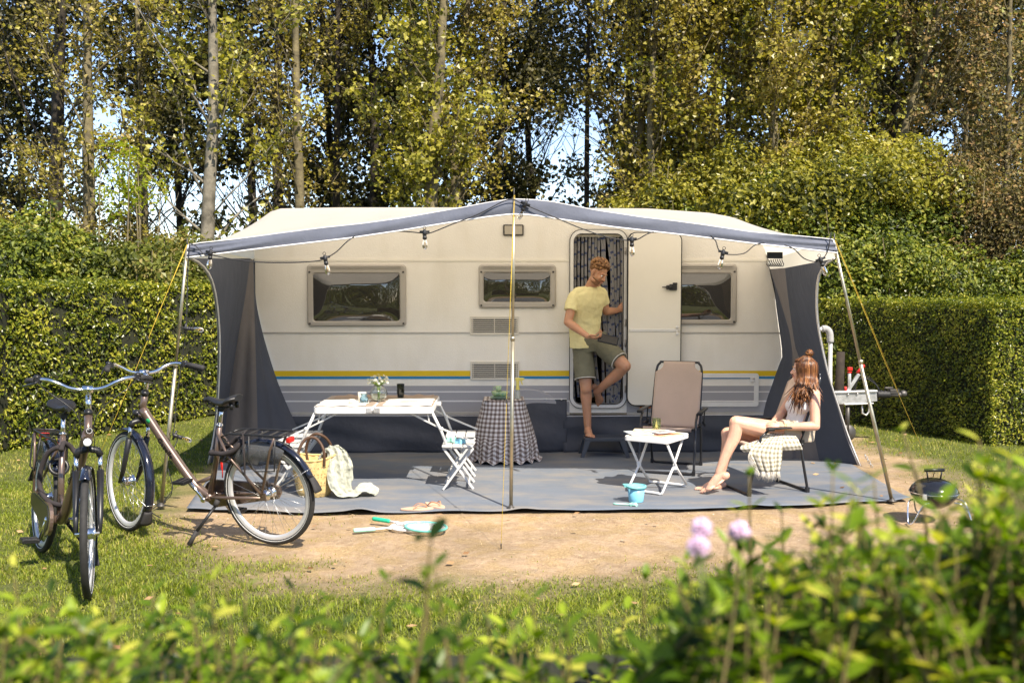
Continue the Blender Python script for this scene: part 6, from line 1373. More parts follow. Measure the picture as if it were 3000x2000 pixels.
# ---- bucket and rake
q = G(1866, 1476); c = V(q.x, q.y + .05, .01); bu = thing('toy_bucket', 'light blue toy bucket with a turquoise rim', 'bucket', tuple(c))
M = MB(); M.lathe([(0, 0), (.055, 0), (.057, .004), (.070, .125), (.067, .125), (.054, .008), (0, .006)], 28, c); M.build('pail', M_SKY, bu)
M = MB(); M.lathe([(.070, .108), (.079, .110), (.080, .128), (.068, .130), (.068, .126), (.070, .112)], 28, c, cap=False); M.box(c + V(-.082, 0, .122), (.03, .04, .010)); M.tube(bez([c + V(.0, -.076, .115), c + V(-.06, -.075, .128), c + V(-.098, -.02, .135), c + V(-.095, .03, .13), c + V(-.03, .075, .12)], 5), .005, 6); M.build('rim', mat('turquoise_plastic', (.18, .52, .52), .4, var=.05), bu)
a = G(1797, 1481); b = G(1872, 1485); dz = V(0, 0, .018); rk = thing('toy_rake', 'mint green toy rake lying in front of the bucket', 'toy rake', (b.x, b.y, 0)); d = (b - a).normalized(); s_ = V(-d.y, d.x, 0)
M = MB(); M.tube([a + dz, a + d * .02 + dz, a.lerp(b, .62) + dz], [.007, .009, .0065], 8, flat=.7); M.build('handle', M_MINT, rk)
M = MB(); hp = a.lerp(b, .72) + V(0, 0, .02); M.tube([a.lerp(b, .6) + dz, hp], [.008, .018], 8, flat=.5); M.bar(hp - s_ * .038, hp + s_ * .038, .012, .014)
for i in range(5): e = hp + s_ * (-.034 + .017 * i); M.tube([e, e + d * .03 + V(0, 0, .004), e + d * .045 + V(0, 0, -.016)], [.0055, .005, .0035], 6)
M.build('head', M_MINT, rk)
# ---- kettle barbecue
q = G(2752, 1535); c = V(q.x, q.y + .10, 0); bb = thing('kettle_barbecue', 'small black kettle barbecue on wire legs at the right', 'barbecue', tuple(c)); M_EN = mat('black_enamel', (.012, .012, .013), .18, var=.2, vs=20, coat=.6)
bz = .21; RR = .165
M = MB(); M.lathe([(0, bz - .115), (.06, bz - .11), (.12, bz - .075), (.155, bz - .03), (RR, bz), (RR - .004, bz)], 32, c); M.build('bowl', M_EN, bb)
M = MB(); M.lathe([(RR + .004, bz + .001), (RR + .005, bz + .008), (.150, bz + .045), (.11, bz + .078), (.06, bz + .095), (0, bz + .10)], 32, c); ld = M.build('lid', M_EN, bb)
M = MB(); M.torus(c + V(0, 0, bz + .003), RR + .003, .004, n=40, k=6); M.build('rim', M_CHR, ld)
M = MB(); hz = bz + .095; M.tube([c + V(-.045, 0, hz), c + V(-.055, 0, hz + .06)], .006, 8); M.tube([c + V(.045, 0, hz), c + V(.055, 0, hz + .06)], .006, 8); M.tube([c + V(-.07, 0, hz + .065), c + V(.07, 0, hz + .065)], .013, 10); M.build('handle', M_BLK, ld)
for i in range(3):
    a = math.radians(-150 + 120 * i); d = V(math.cos(a), math.sin(a), 0); s_ = V(-d.y, d.x, 0)
    M = MB(); M.tube(bez([c + s_ * .07 + d * .14 + V(0, 0, bz - .05), c + s_ * .06 + d * .20 + V(0, 0, bz - .07), c + s_ * .02 + d * .25 + V(0, 0, .02), c - s_ * .02 + d * .25 + V(0, 0, .02), c - s_ * .06 + d * .20 + V(0, 0, bz - .07), c - s_ * .07 + d * .14 + V(0, 0, bz - .05)], 5), .006, 7); M.build('leg', M_CHR, bb)
M = MB(); M.box(c + V(-.12, -.125, bz - .01), (.03, .012, .04)); M.build('clip', M_GALV, bb)
# ================================================================ PEOPLE
def skinmat(name, col, v=.12):
    m = mat(name, col, .42, var=v, vs=9, bump=.12, bs=130, spec=.5, sss=.35); return m
SK_M = skinmat('tanned_skin', (.50, .26, .155)); SK_W = skinmat('fair_skin', (.62, .36, .255))
M_TEE = clothmat('yellow_jersey', (.80, .72, .38), .08, .85, var=.03, vs=5, bump=.5, bs=16); M_SHO = clothmat('olive_jersey', (.155, .15, .105), .03, .9, var=.10, vs=9, bump=.5, bs=16)
M_HEM = mat('white_hem', (.66, .64, .60), .8); M_HRM = strandmat('auburn_hair', [(0, (.07, .030, .012)), (.5, (.19, .090, .032)), (1, (.38, .20, .08))], .5); M_BRD = mat('beard_stubble', (.20, .095, .05), .8, var=.3, vs=120)
M_HRW = strandmat('chestnut_hair', [(0, (.045, .016, .007)), (.45, (.09, .033, .012)), (.8, (.19, .075, .024)), (1, (.36, .16, .055))], .36); M_TANK = clothmat('white_jersey', (.78, .77, .78), .12, .85, var=.03, bump=.5, bs=18); M_BEI = clothmat('beige_cotton', (.46, .39, .30), .05, .9, var=.08, bump=.5, bs=30)
M_EYE = mat('eye_white', (.75, .72, .70), .2, var=0); M_IRIS = mat('iris', (.03, .02, .015), .15, var=0); M_LIP = mat('lip_skin', (.42, .16, .12), .45, var=.1); M_TEETH = mat('teeth', (.80, .78, .72), .3, var=0)
M_NAIL = mat('nail', (.62, .38, .30), .25, var=0)
def capchain(M, pts, rad, n=14, k=5, flat=1.0):
    cur = bez(pts, k); rr = []
    for i in range(len(cur)): f = i / k; a = min(int(f), len(rad) - 2); rr.append(rad[a] + (rad[a + 1] - rad[a]) * (f - a))
    # round ends
    d0 = (cur[0] - cur[1]).normalized(); d1 = (cur[-1] - cur[-2]).normalized(); A = [cur[0] + d0 * rr[0] * math.sin(t) for t in (1.45, 1.0, .5)]; ra_ = [rr[0] * math.cos(t) for t in (1.45, 1.0, .5)]
    B = [cur[-1] + d1 * rr[-1] * math.sin(t) for t in (.5, 1.0, 1.45)]; rb_ = [rr[-1] * math.cos(t) for t in (.5, 1.0, 1.45)]
    M.tube(A + cur + B, ra_ + rr + rb_, n, flat=flat); return M
def fr3(f, u):
    f = Vector(f).normalized(); u = Vector(u); r = f.cross(u).normalized(); u = r.cross(f); return f, u, r      # forward, up, right-hand side of the person
def rmx(a, b, c): return Matrix((a, b, c)).transposed()
def hand(M, wrist, d, pn, thumb, size=1.0, curl=(.5, .5, .55, .6), spread=.06, tcurl=.5, N_=None):
    """d: towards the fingers, pn: the way the palm faces, thumb: +1/-1 side along d x pn"""
    d = Vector(d).normalized(); pn = Vector(pn); pn = (pn - d * pn.dot(d)).normalized(); s_ = d.cross(pn).normalized() * thumb; S_ = size
    R = rmx(d, s_, pn); c = wrist + d * .050 * S_
    M.ell(c, (.052 * S_, .040 * S_, .0150 * S_), R, 16, 10); M.ell(c + d * .022 * S_, (.030 * S_, .041 * S_, .0125 * S_), R, 16, 8); M.ell(c - d * .012 * S_ + s_ * .022 * S_ + pn * .006 * S_, (.026 * S_, .016 * S_, .014 * S_), R, 12, 8)
    L = (.078, .086, .080, .062)
    for i in range(4):
        off = .031 - .0205 * i; b = wrist + d * (.088 - .004 * abs(i - 1.2)) * S_ + s_ * off * S_; a = spread * (1.2 - i * .8); dd = (d * math.cos(a) + s_ * math.sin(a)).normalized()
        pts = [b - dd * .012 * S_, b]; cu = 0; p = b
        for k, f in enumerate((.46, .30, .24)):
            cu += curl[i] * (1.0 if k else .7); dr = dd * math.cos(cu) + pn * math.sin(cu); p = p + dr * L[i] * f * S_; pts.append(p)
        r0 = (.0092 - .0006 * (i == 3)) * S_; capchain(M, pts, [r0, r0, r0 * .95, r0 * .88, r0 * .74], 10, 3)
        if N_ is not None: e = (pts[-1] - pts[-2]).normalized(); dn = (pn * math.cos(cu) - dd * math.sin(cu)); N_.ell(pts[-1] - dn * .0062 * S_, (.0062 * S_, .0050 * S_, .0018 * S_), rmx(e, e.cross(dn).normalized(), dn), 8, 5)
    t0 = wrist + d * .022 * S_ + s_ * .026 * S_ + pn * .004 * S_; t1 = t0 + (d * .6 + s_ * .75 + pn * .25).normalized() * .036 * S_; t2 = t1 + (d * (1 - .2 * tcurl) + s_ * .25 * (1 - tcurl) + pn * tcurl).normalized() * .032 * S_; t3 = t2 + (d * .9 - s_ * .3 * tcurl + pn * tcurl * .9).normalized() * .024 * S_
    capchain(M, [t0, t1, t2, t3], [.0135 * S_, .0112 * S_, .0102 * S_, .0085 * S_], 10, 3)
def foot(M, ankle, f, u, L=.25, w=.046, side=1, N_=None):
    """f: towards the toes, u: up from the sole; side +1: big toe on the person's left of the foot"""
    f, u, r = fr3(f, u); l_ = -r * side; hgt = .075
    M.ell(ankle - f * .035 - u * .050, (.040, .033, .032), rmx(f, r, u), 14, 10)
    capchain(M, [ankle - u * .01 - f * .005, ankle - u * .035 + f * .05, ankle - u * .055 + f * .105, ankle - u * .066 + f * .145], [.034, .036, .033, .021], 14, 4)
    M.ell(ankle + f * .125 - u * .064, (.040, w, .017), rmx(f, r, u), 16, 8); M.ell(ankle + f * .05 - u * .068, (.075, .034, .014), rmx(f, r, u), 14, 8)
    for i in range(5):
        off = .034 - .017 * i; ln = (.052, .048, .042, .035, .027)[i]; rr = (.0128, .0092, .0086, .0082, .0078)[i]
        b = ankle + f * (.145 - .004 * i * i * .6) - u * .068 + l_ * off; e = b + f * ln * .62 + u * .003; e2 = b + f * ln - u * .004; capchain(M, [b - f * .01, e, e2], [rr * .95, rr, rr * .9], 10, 3)
        if N_ is not None: N_.ell(e2 + u * rr * .75, (.0055 if i else .008, .005 if i else .008, .0018), rmx(f, r, u), 8, 5)
def head(M, c, f, u, s_=1.0):
    f, u, r = fr3(f, u); R = rmx(r, f, u); q = lambda a, b, z: c + (r * a + f * b + u * z) * s_
    def E(a, b, z, x, y, h, n=18, k=12): M.ell(q(a, b, z), (x * s_, y * s_, h * s_), R, n, k)
    E(0, -.012, .034, .074, .093, .080); E(0, .012, -.02, .064, .076, .082); E(0, .022, -.058, .047, .058, .050); E(0, .066, -.094, .022, .020, .019); E(0, .070, .020, .046, .018, .018)
    for k in (-1, 1):
        E(k * .034, .062, -.022, .022, .022, .022, 12, 8); E(k * .047, .012, -.068, .016, .040, .020, 12, 8); E(k * .077, -.008, -.004, .007, .018, .030, 10, 8); E(k * .081, -.014, .008, .005, .012, .018, 10, 8)
        E(k * .026, .079, .024, .019, .010, .006, 10, 6); E(k * .010, .098, -.030, .008, .010, .007, 8, 6)
    capchain(M, [q(0, .082, .012), q(0, .093, -.008), q(0, .104, -.026)], [.0075 * s_, .009 * s_, .0115 * s_], 10, 3); E(0, .082, -.054, .024, .012, .014, 12, 8); E(0, .078, -.072, .018, .012, .010)
    return f, u, r, q, R
def facebits(q, R, root, s_, smile=True):
    for k in (-1, 1):
        M = MB(); M.ell(q(k * .031, .0745, .006), (.0135 * s_, .011 * s_, .0085 * s_), R, 12, 8); e = M.build('eye', M_EYE, root); M = MB(); M.ell(q(k * .030, .0845, .004), (.0055 * s_, .0025 * s_, .0055 * s_), R, 10, 6); M.build('iris', M_IRIS, e)
        M = MB(); M.tube(bez([q(k * .016, .0915, .024), q(k * .030, .0905, .030), q(k * .046, .078, .025)], 3), .0032 * s_, 6); M.build('eyebrow', M_HRM, root)
    M = MB(); z = .004 if smile else 0; M.tube(bez([q(-.026, .082, -.053 + z * 1.6), q(-.012, .0935, -.058), q(0, .0955, -.0595), q(.012, .0935, -.058), q(.026, .082, -.053 + z * 1.6)], 3), .0048 * s_, 8); M.tube(bez([q(-.024, .083, -.053 + z), q(-.01, .0945, -.0505), q(0, .096, -.052), q(.01, .0945, -.0505), q(.024, .083, -.053 + z)], 3), .0036 * s_, 8); lp = M.build('lips', M_LIP, root)
    if smile: M = MB(); M.tube(bez([q(-.017, .0905, -.0545), q(0, .098, -.0562), q(.017, .0905, -.0545)], 3), .0026 * s_, 6); M.build('teeth', M_TEETH, lp)
def skin(M, name, mt, root, vox=.0045, sm=4, disp=0, dsc=.08, tag_=None):
    o = M.build(name, mt, root, smooth=True); md = o.modifiers.new('fuse', 'REMESH'); md.mode = 'VOXEL'; md.voxel_size = vox; md.use_smooth_shade = True
    if sm: s2 = o.modifiers.new('soften', 'SMOOTH'); s2.factor = .5; s2.iterations = sm
    if disp:
        tx = bpy.data.textures.new('folds', 'CLOUDS'); tx.noise_scale = dsc; tx.noise_depth = 2; d = o.modifiers.new('folds', 'DISPLACE'); d.texture = tx; d.strength = disp; d.mid_level = .5; d.texture_coords = 'LOCAL'
    return o
def loft(M, secs, n=28, p=2.4):
    """secs: [(centre, axis_w, axis_d, w, d)] closed with flat ends"""
    rows = []
    for c, aw_, ad, w_, d_ in secs:
        r = []
        for j in range(n):
            a = 2 * math.pi * j / n; cc, ss_ = math.cos(a), math.sin(a); k = (abs(cc) ** p + abs(ss_) ** p) ** (-1 / p); r.append(c + aw_ * (w_ * cc * k) + ad * (d_ * ss_ * k))
        rows.append(r)
    M.grid(rows, wrap=True); b = len(M.v) - n * len(rows); M.f.append(tuple(b + k for k in range(n))[::-1]); M.m.append(0); M.s.append(True); M.f.append(tuple(b + (len(rows) - 1) * n + k for k in range(n))); M.m.append(0); M.s.append(True)
def dense(secs, k=4):
    out = []; C = bez([s_[0] for s_ in secs], k)
    for i, c in enumerate(C):
        f = i / k; a = min(int(f), len(secs) - 2); t = f - a; t = t * t * (3 - 2 * t); A, B = secs[a], secs[a + 1]
        out.append((c, A[1].lerp(B[1], t).normalized(), A[2].lerp(B[2], t).normalized(), A[3] + (B[3] - A[3]) * t, A[4] + (B[4] - A[4]) * t))
    return out
# ---------------------------------------------------------------- man on the step
mr = thing('person', 'curly-haired man in yellow t-shirt and olive shorts stepping out of the caravan holding a tablet', 'person', (G(1724, 1285).x, 9.85, .205))
hR, kR, aR = P(1705, 1003, 9.97), P(1716, 1128, 9.86), P(1722, 1250, 9.885); aR.z = .205 + .082
hL, kL, aL = P(1752, 1000, 9.97), P(1831, 1072, 9.72), P(1748, 1148, 9.97)
sR, sL = P(1682, 866, 9.82), P(1758, 858, 9.97); eR, wR = P(1664, 944, 9.74), P(1722, 985, 9.56); eL, wL = P(1776, 912, 10.06), P(1811, 909, 10.13)
nb = P(1728, 843, 9.87); hc = P(1752, 800, 9.79)
B = MB(); NL = MB()
sa = (sR - sL); sa.z *= .6; sa.normalize(); fd = Vector((0, 0, 1)).cross(sa); fd = -fd if fd.y > 0 else fd; fd.normalize()
pel = (hR + hL) / 2 + V(0, 0, .03)
loft(B, dense([(pel + V(0, 0, -.08), sa, fd, .13, .09), (pel + V(0, 0, .03), sa, fd, .150, .100), (P(1716, 950, 9.95), sa, fd, .135, .092), (P(1720, 895, 9.9), sa, fd, .158, .102), (P(1724, 862, 9.88), sa, fd, .15, .085), (nb + V(0, 0, -.01), sa, fd, .06, .06)]))
capchain(B, [nb - V(0, 0, .05), nb + V(.01, -.01, .01), hc + V(-.022, .03, -.05)], [.068, .058, .054]); capchain(B, [hR, hR.lerp(kR, .5), kR, kR.lerp(aR, .12)], [.088, .076, .058, .055]); capchain(B, [kR, kR.lerp(aR, .28) + V(0, .018, 0), kR.lerp(aR, .6) + V(0, .006, 0), aR], [.053, .058, .044, .036])
B.ell(kR + V(0, -.022, .01), (.040, .035, .048)); B.ell(kL + V(.01, -.02, .0), (.046, .040, .046))
capchain(B, [hL, hL.lerp(kL, .5), kL], [.090, .080, .060]); capchain(B, [kL, kL.lerp(aL, .28) + V(.0, .03, -.015), kL.lerp(aL, .65), aL], [.055, .060, .045, .037])
foot(B, aR, (.06, -1, -.0), (0, 0, 1), side=1, N_=NL); foot(B, aL, (.34, .30, -.88), (.1, -.9, -.38), side=-1, N_=NL)
capchain(B, [sR - V(0, 0, .012), sR.lerp(eR, .45), eR], [.046, .050, .042]); capchain(B, [eR, eR.lerp(wR, .3), eR.lerp(wR, .75), wR], [.042, .044, .032, .027])
capchain(B, [sL - V(0, 0, .012), sL.lerp(eL, .5), eL], [.046, .047, .040]); capchain(B, [eL, eL.lerp(wL, .35), wL], [.040, .040, .026])
hand(B, wR, (P(1762, 995, 9.50) - wR), V(.35, .05, .85), 1, .98, curl=(.62, .66, .7, .75), tcurl=.15, N_=None)
hand(B, wL, V(.75, .1, .65), V(.25, .95, 0), -1, .95, curl=(.35, .35, .4, .45), tcurl=.3)
hf, hu, hr, hq, hR_ = head(B, hc, (.66, -.62, -.50), (.26, -.12, .95), 1.0)
skin(B, 'body', SK_M, mr); NL.build('toenails', M_NAIL, mr); facebits(hq, hR_, mr, 1.0)
H = MB()   # curls
for i in range(620):
    a = random.uniform(0, 6.283); z_ = random.uniform(-.25, 1.0); rr = math.sqrt(max(0, 1 - z_ * z_)); d = V(rr * math.cos(a), rr * math.sin(a), z_)
    if d.y > .62 and d.z < .55: continue
    if d.z < .12 and d.y > -.15: continue
    k = .95 if d.z < .25 else 1.10; p = hq(d.x * .076 * k, -.012 + d.y * .096 * k, .036 + d.z * .090 * k + (.012 if d.z > .4 else 0)); s0 = .0085 if d.z < .25 else random.uniform(.010, .016); H.ell(p, (s0, s0 * 1.2, s0 * .9), Euler((random.random() * 3, random.random() * 3, 0)).to_matrix(), 7, 5)
H.ell(hq(0, -.018, .046), (.075, .092, .083), hR_, 16, 10); H.build('hair', M_HRM, mr)
Q = MB(); rows = []
for i in range(9):
    t = i / 8; r = []
    for j in range(19):
        a = math.radians(-112 + 224 * j / 18); ww = math.cos(a); zz = -.040 - .058 * t - .012 * ww * t + .018 * (1 - ww) * (1 - t); x = math.sin(a) * (.0675 - .020 * t); y = .012 + ww * (.078 - .012 * t) if ww > 0 else .012 + ww * .05; r.append(hq(x, y, zz))
    rows.append(r)
Q.grid(rows[2:]); Q.tube(bez([hq(-.028, .082, -.060), hq(-.024, .090, -.044), hq(0, .0975, -.041), hq(.024, .090, -.044), hq(.028, .082, -.060)], 4), .0042, 6); Q.build('beard', M_BRD, mr)
T = MB(); hem = P(1718, 1017, 9.965)
loft(T, dense([(hem, sa, fd, .172, .122), (P(1714, 975, 9.955), sa, fd, .165, .115), (P(1715, 930, 9.93), sa, fd, .165, .112), (P(1721, 890, 9.90), sa, fd, .182, .122), (P(1724, 864, 9.88), sa, fd, .172, .105), (nb + V(0, 0, -.012), sa, fd, .088, .078), (nb + V(0, 0, .012), sa, fd, .066, .066)]))
T.tube(bez([sR + V(.06, .02, -.01), sR + V(.008, 0, -.008), sR.lerp(eR, .35), sR.lerp(eR, .56)], 4), [.062] * 4 + [.066] * 4 + [.066] * 4 + [.069], 20); T.tube(bez([sL + V(-.05, 0, -.01), sL, sL.lerp(eL, .35), sL.lerp(eL, .6)], 4), [.066] * 13, 20)
capchain(T, [nb + V(0, 0, -.045), sR.lerp(nb, .35) + V(0, 0, .004), sR + V(.01, 0, .0)], [.062, .060, .060]); capchain(T, [nb + V(0, 0, -.045), sL.lerp(nb, .35) + V(0, 0, .004), sL + V(-.01, 0, 0)], [.062, .060, .058])
skin(T, 't_shirt', M_TEE, mr, .006, 3, .016, .07)
H1_ = MB(); hemR = hR.lerp(kR, .86) + V(-.002, 0, 0); hemL = hL.lerp(kL, .80)
loft(H1_, dense([(P(1722, 985, 9.96), sa, fd, .166, .118), (pel + V(0, 0, -.03), sa, fd, .175, .122), (pel + V(0, 0, -.12), sa, fd, .165, .11)]))
H1_.tube(bez([hR + V(0, 0, .02), hR.lerp(kR, .4), hR.lerp(kR, .7), hemR], 4), [.105] * 4 + [.108] * 4 + [.107] * 4 + [.106], 22, flat=.95); H1_.tube(bez([hL + V(0, 0, .02), hL.lerp(kL, .4), hL.lerp(kL, .65), hemL], 4), [.108] * 4 + [.104] * 4 + [.098] * 4 + [.095], 22)
so_ = skin(H1_, 'shorts', M_SHO, mr, .006, 3, .014, .09)
for hm, kk, hh, r in ((hemR, kR, hR, .104), (hemL, kL, hL, .0935)):
    d = (kk - hh).normalized(); M = MB(); M.torus(hm - d * .004, r, .0048, d, 40, 6); M.build('hem', M_HEM, so_)
M = MB(); M.tube([P(1760, 1006, 9.84), P(1762, 1025, 9.83)], .003, 5); M.build('drawstring', M_HEM, so_)
# tablet
tc_ = P(1782, 994, 9.50); tb = thing('tablet', 'dark tablet held in the hand of the man on the step', 'tablet', tuple(tc_)); tx = V(.95, -.10, -.22).normalized(); tn = V(.30, -.55, .78); tn = (tn - tx * tn.dot(tx)).normalized(); ty = tn.cross(tx); TR = rmx(tx, ty, tn)
M = MB(); pl = rrect(-.098, .098, -.070, .070, .012); M.prism(pl, lambda a, b, t: tc_ + TR @ V(a, b, t), -.005, .005); M.build('case', mat('slate_case', (.020, .022, .026), .7, var=.1, spec=.2), tb, bevel=.002)
M = MB(); M.prism(rrect(-.086, .086, -.060, .060, .004), lambda a, b, t: tc_ + TR @ V(a, b, t), .005, .0062); M.build('screen', mat('tablet_glass', (.010, .009, .009), .12, var=0, spec=.25), tb)
# ---------------------------------------------------------------- woman in the chair
wm = thing('person', 'seated woman with long chestnut hair, white tank top and crossed legs', 'person', (2.1, 8.15, .012))
hN, kN, aN = P(2322, 1272, 8.10), P(2157, 1238, 8.06), P(2106, 1385, 7.99); hF, kF, aF = P(2316, 1278, 8.30), P(2132, 1270, 8.24), P(2104, 1424, 8.20)
sN, sF = P(2386, 1155, 8.02), P(2326, 1158, 8.30); eN, wN = P(2389, 1248, 7.94), P(2290, 1250, 7.97); eF, wF = P(2290, 1212, 8.36), P(2262, 1241, 8.13)
nb = P(2360, 1139, 8.18); hc = P(2354, 1083, 8.16)
B = MB(); NL = MB(); sa = (sN - sF); sa.z = 0; sa.normalize(); fd = Vector((0, 0, 1)).cross(sa); fd = -fd if fd.x > 0 else fd; fd.normalize()
pel = (hN + hF) / 2 + V(.03, 0, .01)
tor = [(pel + V(.01, 0, -.03), sa, fd, .150, .105), (P(2338, 1248, 8.2), sa, fd, .142, .100), (P(2346, 1222, 8.2), sa, fd, .118, .088), (P(2354, 1188, 8.2), sa, fd, .135, .098), (P(2358, 1160, 8.19), sa, fd, .135, .075), (nb + V(0, 0, -.005), sa, fd, .052, .050)]
loft(B, dense(tor)); capchain(B, [nb - V(0, 0, .04), nb, hc + V(.012, -.012, -.06)], [.055, .045, .044])
bust = [P(2334, 1189, 8.06), P(2312, 1190, 8.22)]
capchain(B, [hN, hN.lerp(kN, .5) + V(0, 0, -.005), kN], [.094, .082, .058]); capchain(B, [kN, kN.lerp(aN, .28) + V(.022, 0, 0), kN.lerp(aN, .65) + V(.006, 0, 0), aN], [.054, .055, .041, .032]); B.ell(kN + V(-.018, 0, .010), (.036, .038, .038))
capchain(B, [hF, hF.lerp(kF, .5) + V(0, 0, -.008), kF], [.094, .080, .056]); capchain(B, [kF, kF.lerp(aF, .28) + V(.022, 0, 0), kF.lerp(aF, .65) + V(.006, 0, 0), aF], [.052, .054, .040, .032]); B.ell(kF + V(-.018, 0, .006), (.036, .036, .036))
foot(B, aN, (-.86, -.12, -.50), (-.42, -.05, .90), side=-1, N_=NL); aF.z = .088; foot(B, aF, (-.93, -.34, -.02), (0, 0, 1), side=-1, N_=NL)
capchain(B, [sN, sN.lerp(eN, .45), eN], [.048, .043, .036]); capchain(B, [eN, eN.lerp(wN, .3), eN.lerp(wN, .75), wN], [.037, .037, .027, .023]); capchain(B, [sF, sF.lerp(eF, .5), eF], [.048, .042, .036]); capchain(B, [eF, eF.lerp(wF, .35), wF], [.036, .035, .023])
hand(B, wN, V(-.95, .12, .12), V(.1, .75, -.6), -1, .86, curl=(.55, .6, .65, .7), tcurl=.4, N_=None); hand(B, wF, V(-.35, -.80, -.35), V(.55, -.1, -.8), 1, .86, curl=(.6, .65, .65, .7), tcurl=.4)
hf, hu, hr, hq, hR_ = head(B, hc, (-.90, .40, -.03), (.05, .02, 1), .93)
skin(B, 'body', SK_W, wm); NL.build('toenails', M_NAIL, wm); facebits(hq, hR_, wm, .93, True)
T = MB(); loft(T, dense([(P(2338, 1246, 8.2), sa, fd, .148, .108), (P(2346, 1222, 8.2), sa, fd, .126, .097), (P(2354, 1190, 8.2), sa, fd, .142, .105), (P(2355, 1172, 8.195), sa, fd, .130, .090), (P(2356, 1165, 8.195), sa, fd, .110, .080)]))
for b in bust: T.ell(b + V(.052, .028, -.002), (.076, .074, .066), None, 16, 10)
tk = skin(T, 'tank_top', M_TANK, wm, .006, 4, .010, .05); M = MB()
for s0, k in ((sN, 1), (sF, -1)):
    a = P(2354, 1172, 8.195) + sa * .085 * k + fd * .085; b = P(2358, 1143, 8.19) + sa * .085 * k + fd * -.005; c = P(2356, 1170, 8.195) + sa * .085 * k - fd * .085; M.tube(bez([a, a.lerp(b, .6) + fd * .02, b + V(0, 0, .012), c.lerp(b, .6) - fd * .02, c], 4), .0075, 7, flat=.5); M.build('strap', M_TANK, tk); M = MB()
Sh = MB(); loft(Sh, dense([(P(2340, 1240, 8.2), sa, fd, .140, .102), (P(2338, 1258, 8.2), sa, fd, .158, .115), (pel + V(.01, 0, -.045), sa, fd, .160, .118)])); Sh.tube([hN + V(.03, 0, 0), hN.lerp(kN, .22)], [.106, .104], 20); Sh.tube([hF + V(.03, 0, 0), hF.lerp(kF, .22)], [.106, .104], 20); skin(Sh, 'shorts', M_BEI, wm, .006, 3, .018, .05)
M = MB(); M.torus(wN.lerp(eN, .08), .026, .0018, (wN - eN), 18, 5); M.torus(wN.lerp(eN, .13), .027, .0016, (wN - eN), 18, 5); M.build('bracelet', mat('gold', (.7, .45, .15), .25, 1.0, var=.05), wm)
# hair: skull cap, bun on top and long strands
H = MB(); H.ell(hq(0, -.020, .038), (.0755 * .95, .0905 * .95, .083 * .95), hR_, 20, 12)
def hstr(az, el, ends, r, lift=.004):
    d = V(math.sin(az) * math.cos(el), math.cos(az) * math.cos(el), math.sin(el)); p0 = hq(d.x * .077, -.018 + d.y * .092, .038 + d.z * .086); return p0
for i in range(420):
    az = random.uniform(.75, 5.53); s_az, c_az = math.sin(az), math.cos(az)           # 0 = face
    p0 = hq(s_az * .02, -.02 + c_az * .02, .125); p1 = hq(s_az * .080, -.020 + c_az * .094, .045 + random.uniform(-.01, .015)); p2 = hq(s_az * .083, -.022 + c_az * .092, -.05)
    side_near = s_az * hr.dot(V(0, -1, 0)) > 0.15
    L = random.uniform(.15, .26) if i % 6 else random.uniform(.26, .34)
    if side_near or c_az > .1: fb = .115 * c_az - .020; e = hq(s_az * .150, fb + random.uniform(-.04, .03), -.06 - L * (.98 if c_az > -.1 else .72)); m_ = hq(s_az * .118, fb * .9 - .01, -.05 - L * .4); e += V(random.gauss(-.03, .02), -.03 if side_near else 0, 0); m_ += V(-.008, -.012, 0)
    else: e = hq(s_az * .075, -.105 + random.uniform(-.02, .01), -.06 - L); m_ = hq(s_az * .085, -.105, -.06 - L * .45)
    e += V(random.gauss(0, .008), random.gauss(0, .008), 0); H.tube(bez([p0, p1, p2, m_, e], 4), [.005] * 4 + [.0075] * 9 + [.0045, .0038, .003, .0018], 5)
for i in range(140):                                                                 # swept back from the forehead to the bun
    az = random.uniform(-1.1, 1.1) if i % 2 else random.uniform(-2.2, 2.2); s_az, c_az = math.sin(az), math.cos(az); z0 = random.uniform(.03, .075); p0 = hq(s_az * .077, -.018 + c_az * .090, z0 + .01 * c_az); p2 = hq(s_az * .015, -.045, .128); p1 = hq(s_az * .055, -.03 + c_az * .055, .108); H.tube(bez([p0, p1, p2], 4), .0045, 5)
for i in range(26):
    a = random.uniform(0, 6.28); q_ = V(random.gauss(0, 1), random.gauss(0, 1), random.gauss(0, 1)).normalized(); t_ = q_.orthogonal().normalized(); b_ = q_.cross(t_); cb_ = hq(0, -.052, .147); H.tube([cb_ + (t_ * math.cos(x) + b_ * math.sin(x)) * .027 for x in [k * .5 for k in range(10)]], .0065, 5)
for i in range(5):
    d = V(random.gauss(0, 1), random.gauss(0, 1), random.gauss(.2, .4)).normalized(); c0 = hq(0, -.052, .150); H.tube([c0, c0 + d * .03, c0 + d * .045 + V(0, 0, -.006)], .0011, 3)
H.build('hair', M_HRW, wm)
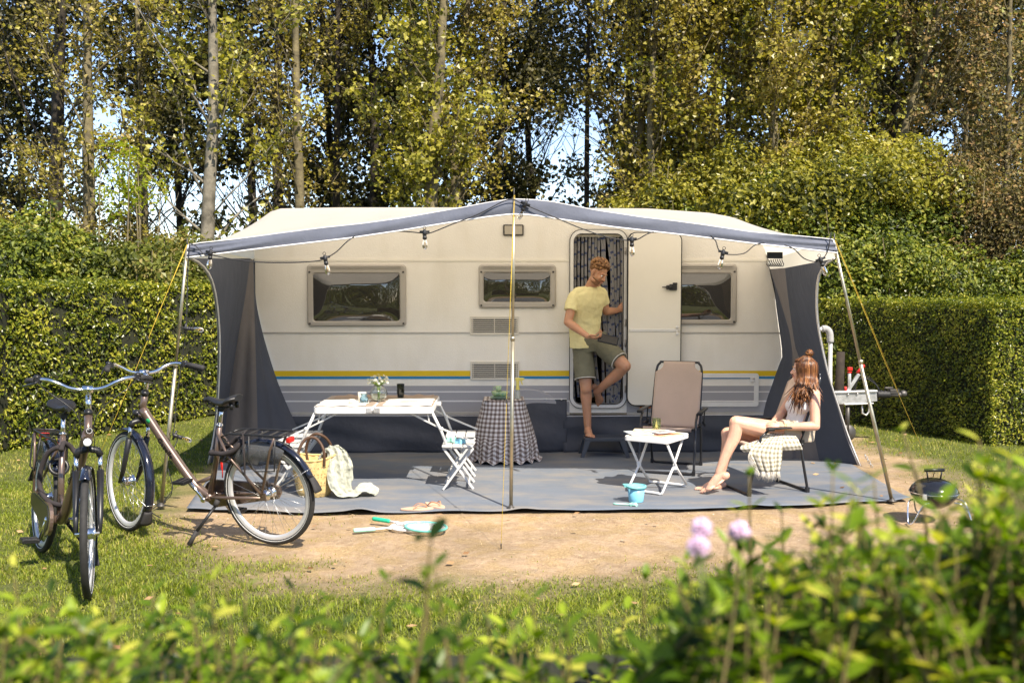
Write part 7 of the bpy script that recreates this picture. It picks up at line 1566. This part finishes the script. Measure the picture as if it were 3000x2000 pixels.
# ---------------------------------------------------------------- checked throw on the chair
THR = checkmat('olive_check', (.62, .58, .50), (.40, .37, .29), (.22, .20, .14), 26)
th = thing('checked_throw', 'olive and cream checked throw with a fringe, hanging over the front of the chair', 'blanket', tuple(P(2260, 1330, 7.93)))
def cloth(name, rows, s0, s1, nu=36, nv=40, amp=.010, ph=0, fr=None):
    L = [resample(bez(r, 5), nu) for r in rows]; g = []; uv = []
    cols = [resample(bez([L[k][i] for k in range(len(L))], 6), nv) for i in range(nu)]
    for j in range(nv):
        r = []
        for i in range(nu):
            p = cols[i][j]; f = i / (nu - 1); t = j / (nv - 1); r.append(p + V(0, -amp * abs(math.sin(f * 13 + ph + t * 2)) * (.3 + t), amp * .3 * math.sin(t * 11 + f * 5))); uv.append((f * s0, t * s1))
        g.append(r)
    M = MB(); M.grid(g); o = M.build(name, THR, th, smooth=True); setuv(o, uv); md = o.modifiers.new('solid', 'SOLIDIFY'); md.thickness = .004; return g
g = cloth('drape', [[P(2250, 1266, 8.03), P(2272, 1268, 8.02), P(2300, 1270, 8.02)], [P(2225, 1288, 7.93), P(2258, 1292, 7.90), P(2292, 1294, 7.90)], [P(2196, 1322, 7.89), P(2245, 1328, 7.86), P(2290, 1324, 7.87)], [P(2206, 1350, 7.88), P(2250, 1358, 7.85), P(2288, 1352, 7.86)], [P(2222, 1374, 7.88), P(2252, 1382, 7.85), P(2284, 1378, 7.86)]], .30, .42, ph=.5, amp=.014)
M = MB()
for i in range(36):
    for k in range(2): p = g[-1][i] + V(random.uniform(-.003, .003), -.002 * k, 0); M.tube([p, p + V(random.uniform(-.006, .006), -.004, -.035), p + V(random.uniform(-.012, .012), 0, -random.uniform(.055, .085))], [.0022, .0018, .0012], 4)
for j in range(14, 40, 1): p = g[j][0]; M.tube([p, p + V(-.014, -.004, -.03), p + V(-.012, -.002, -.07)], [.0022, .0018, .001], 4)
M.build('fringe', mat('wool_fringe', (.60, .55, .46), .95, var=.1), th)
cloth('seat_fold', [[P(2172, 1306, 7.97), P(2230, 1288, 7.96), P(2290, 1276, 7.96), P(2330, 1276, 7.97)], [P(2168, 1314, 7.92), P(2230, 1306, 7.90), P(2295, 1300, 7.90), P(2345, 1300, 7.92)], [P(2178, 1322, 7.94), P(2235, 1322, 7.92), P(2300, 1320, 7.92), P(2350, 1316, 7.94)]], .55, .14, ph=2, nu=50, nv=18)
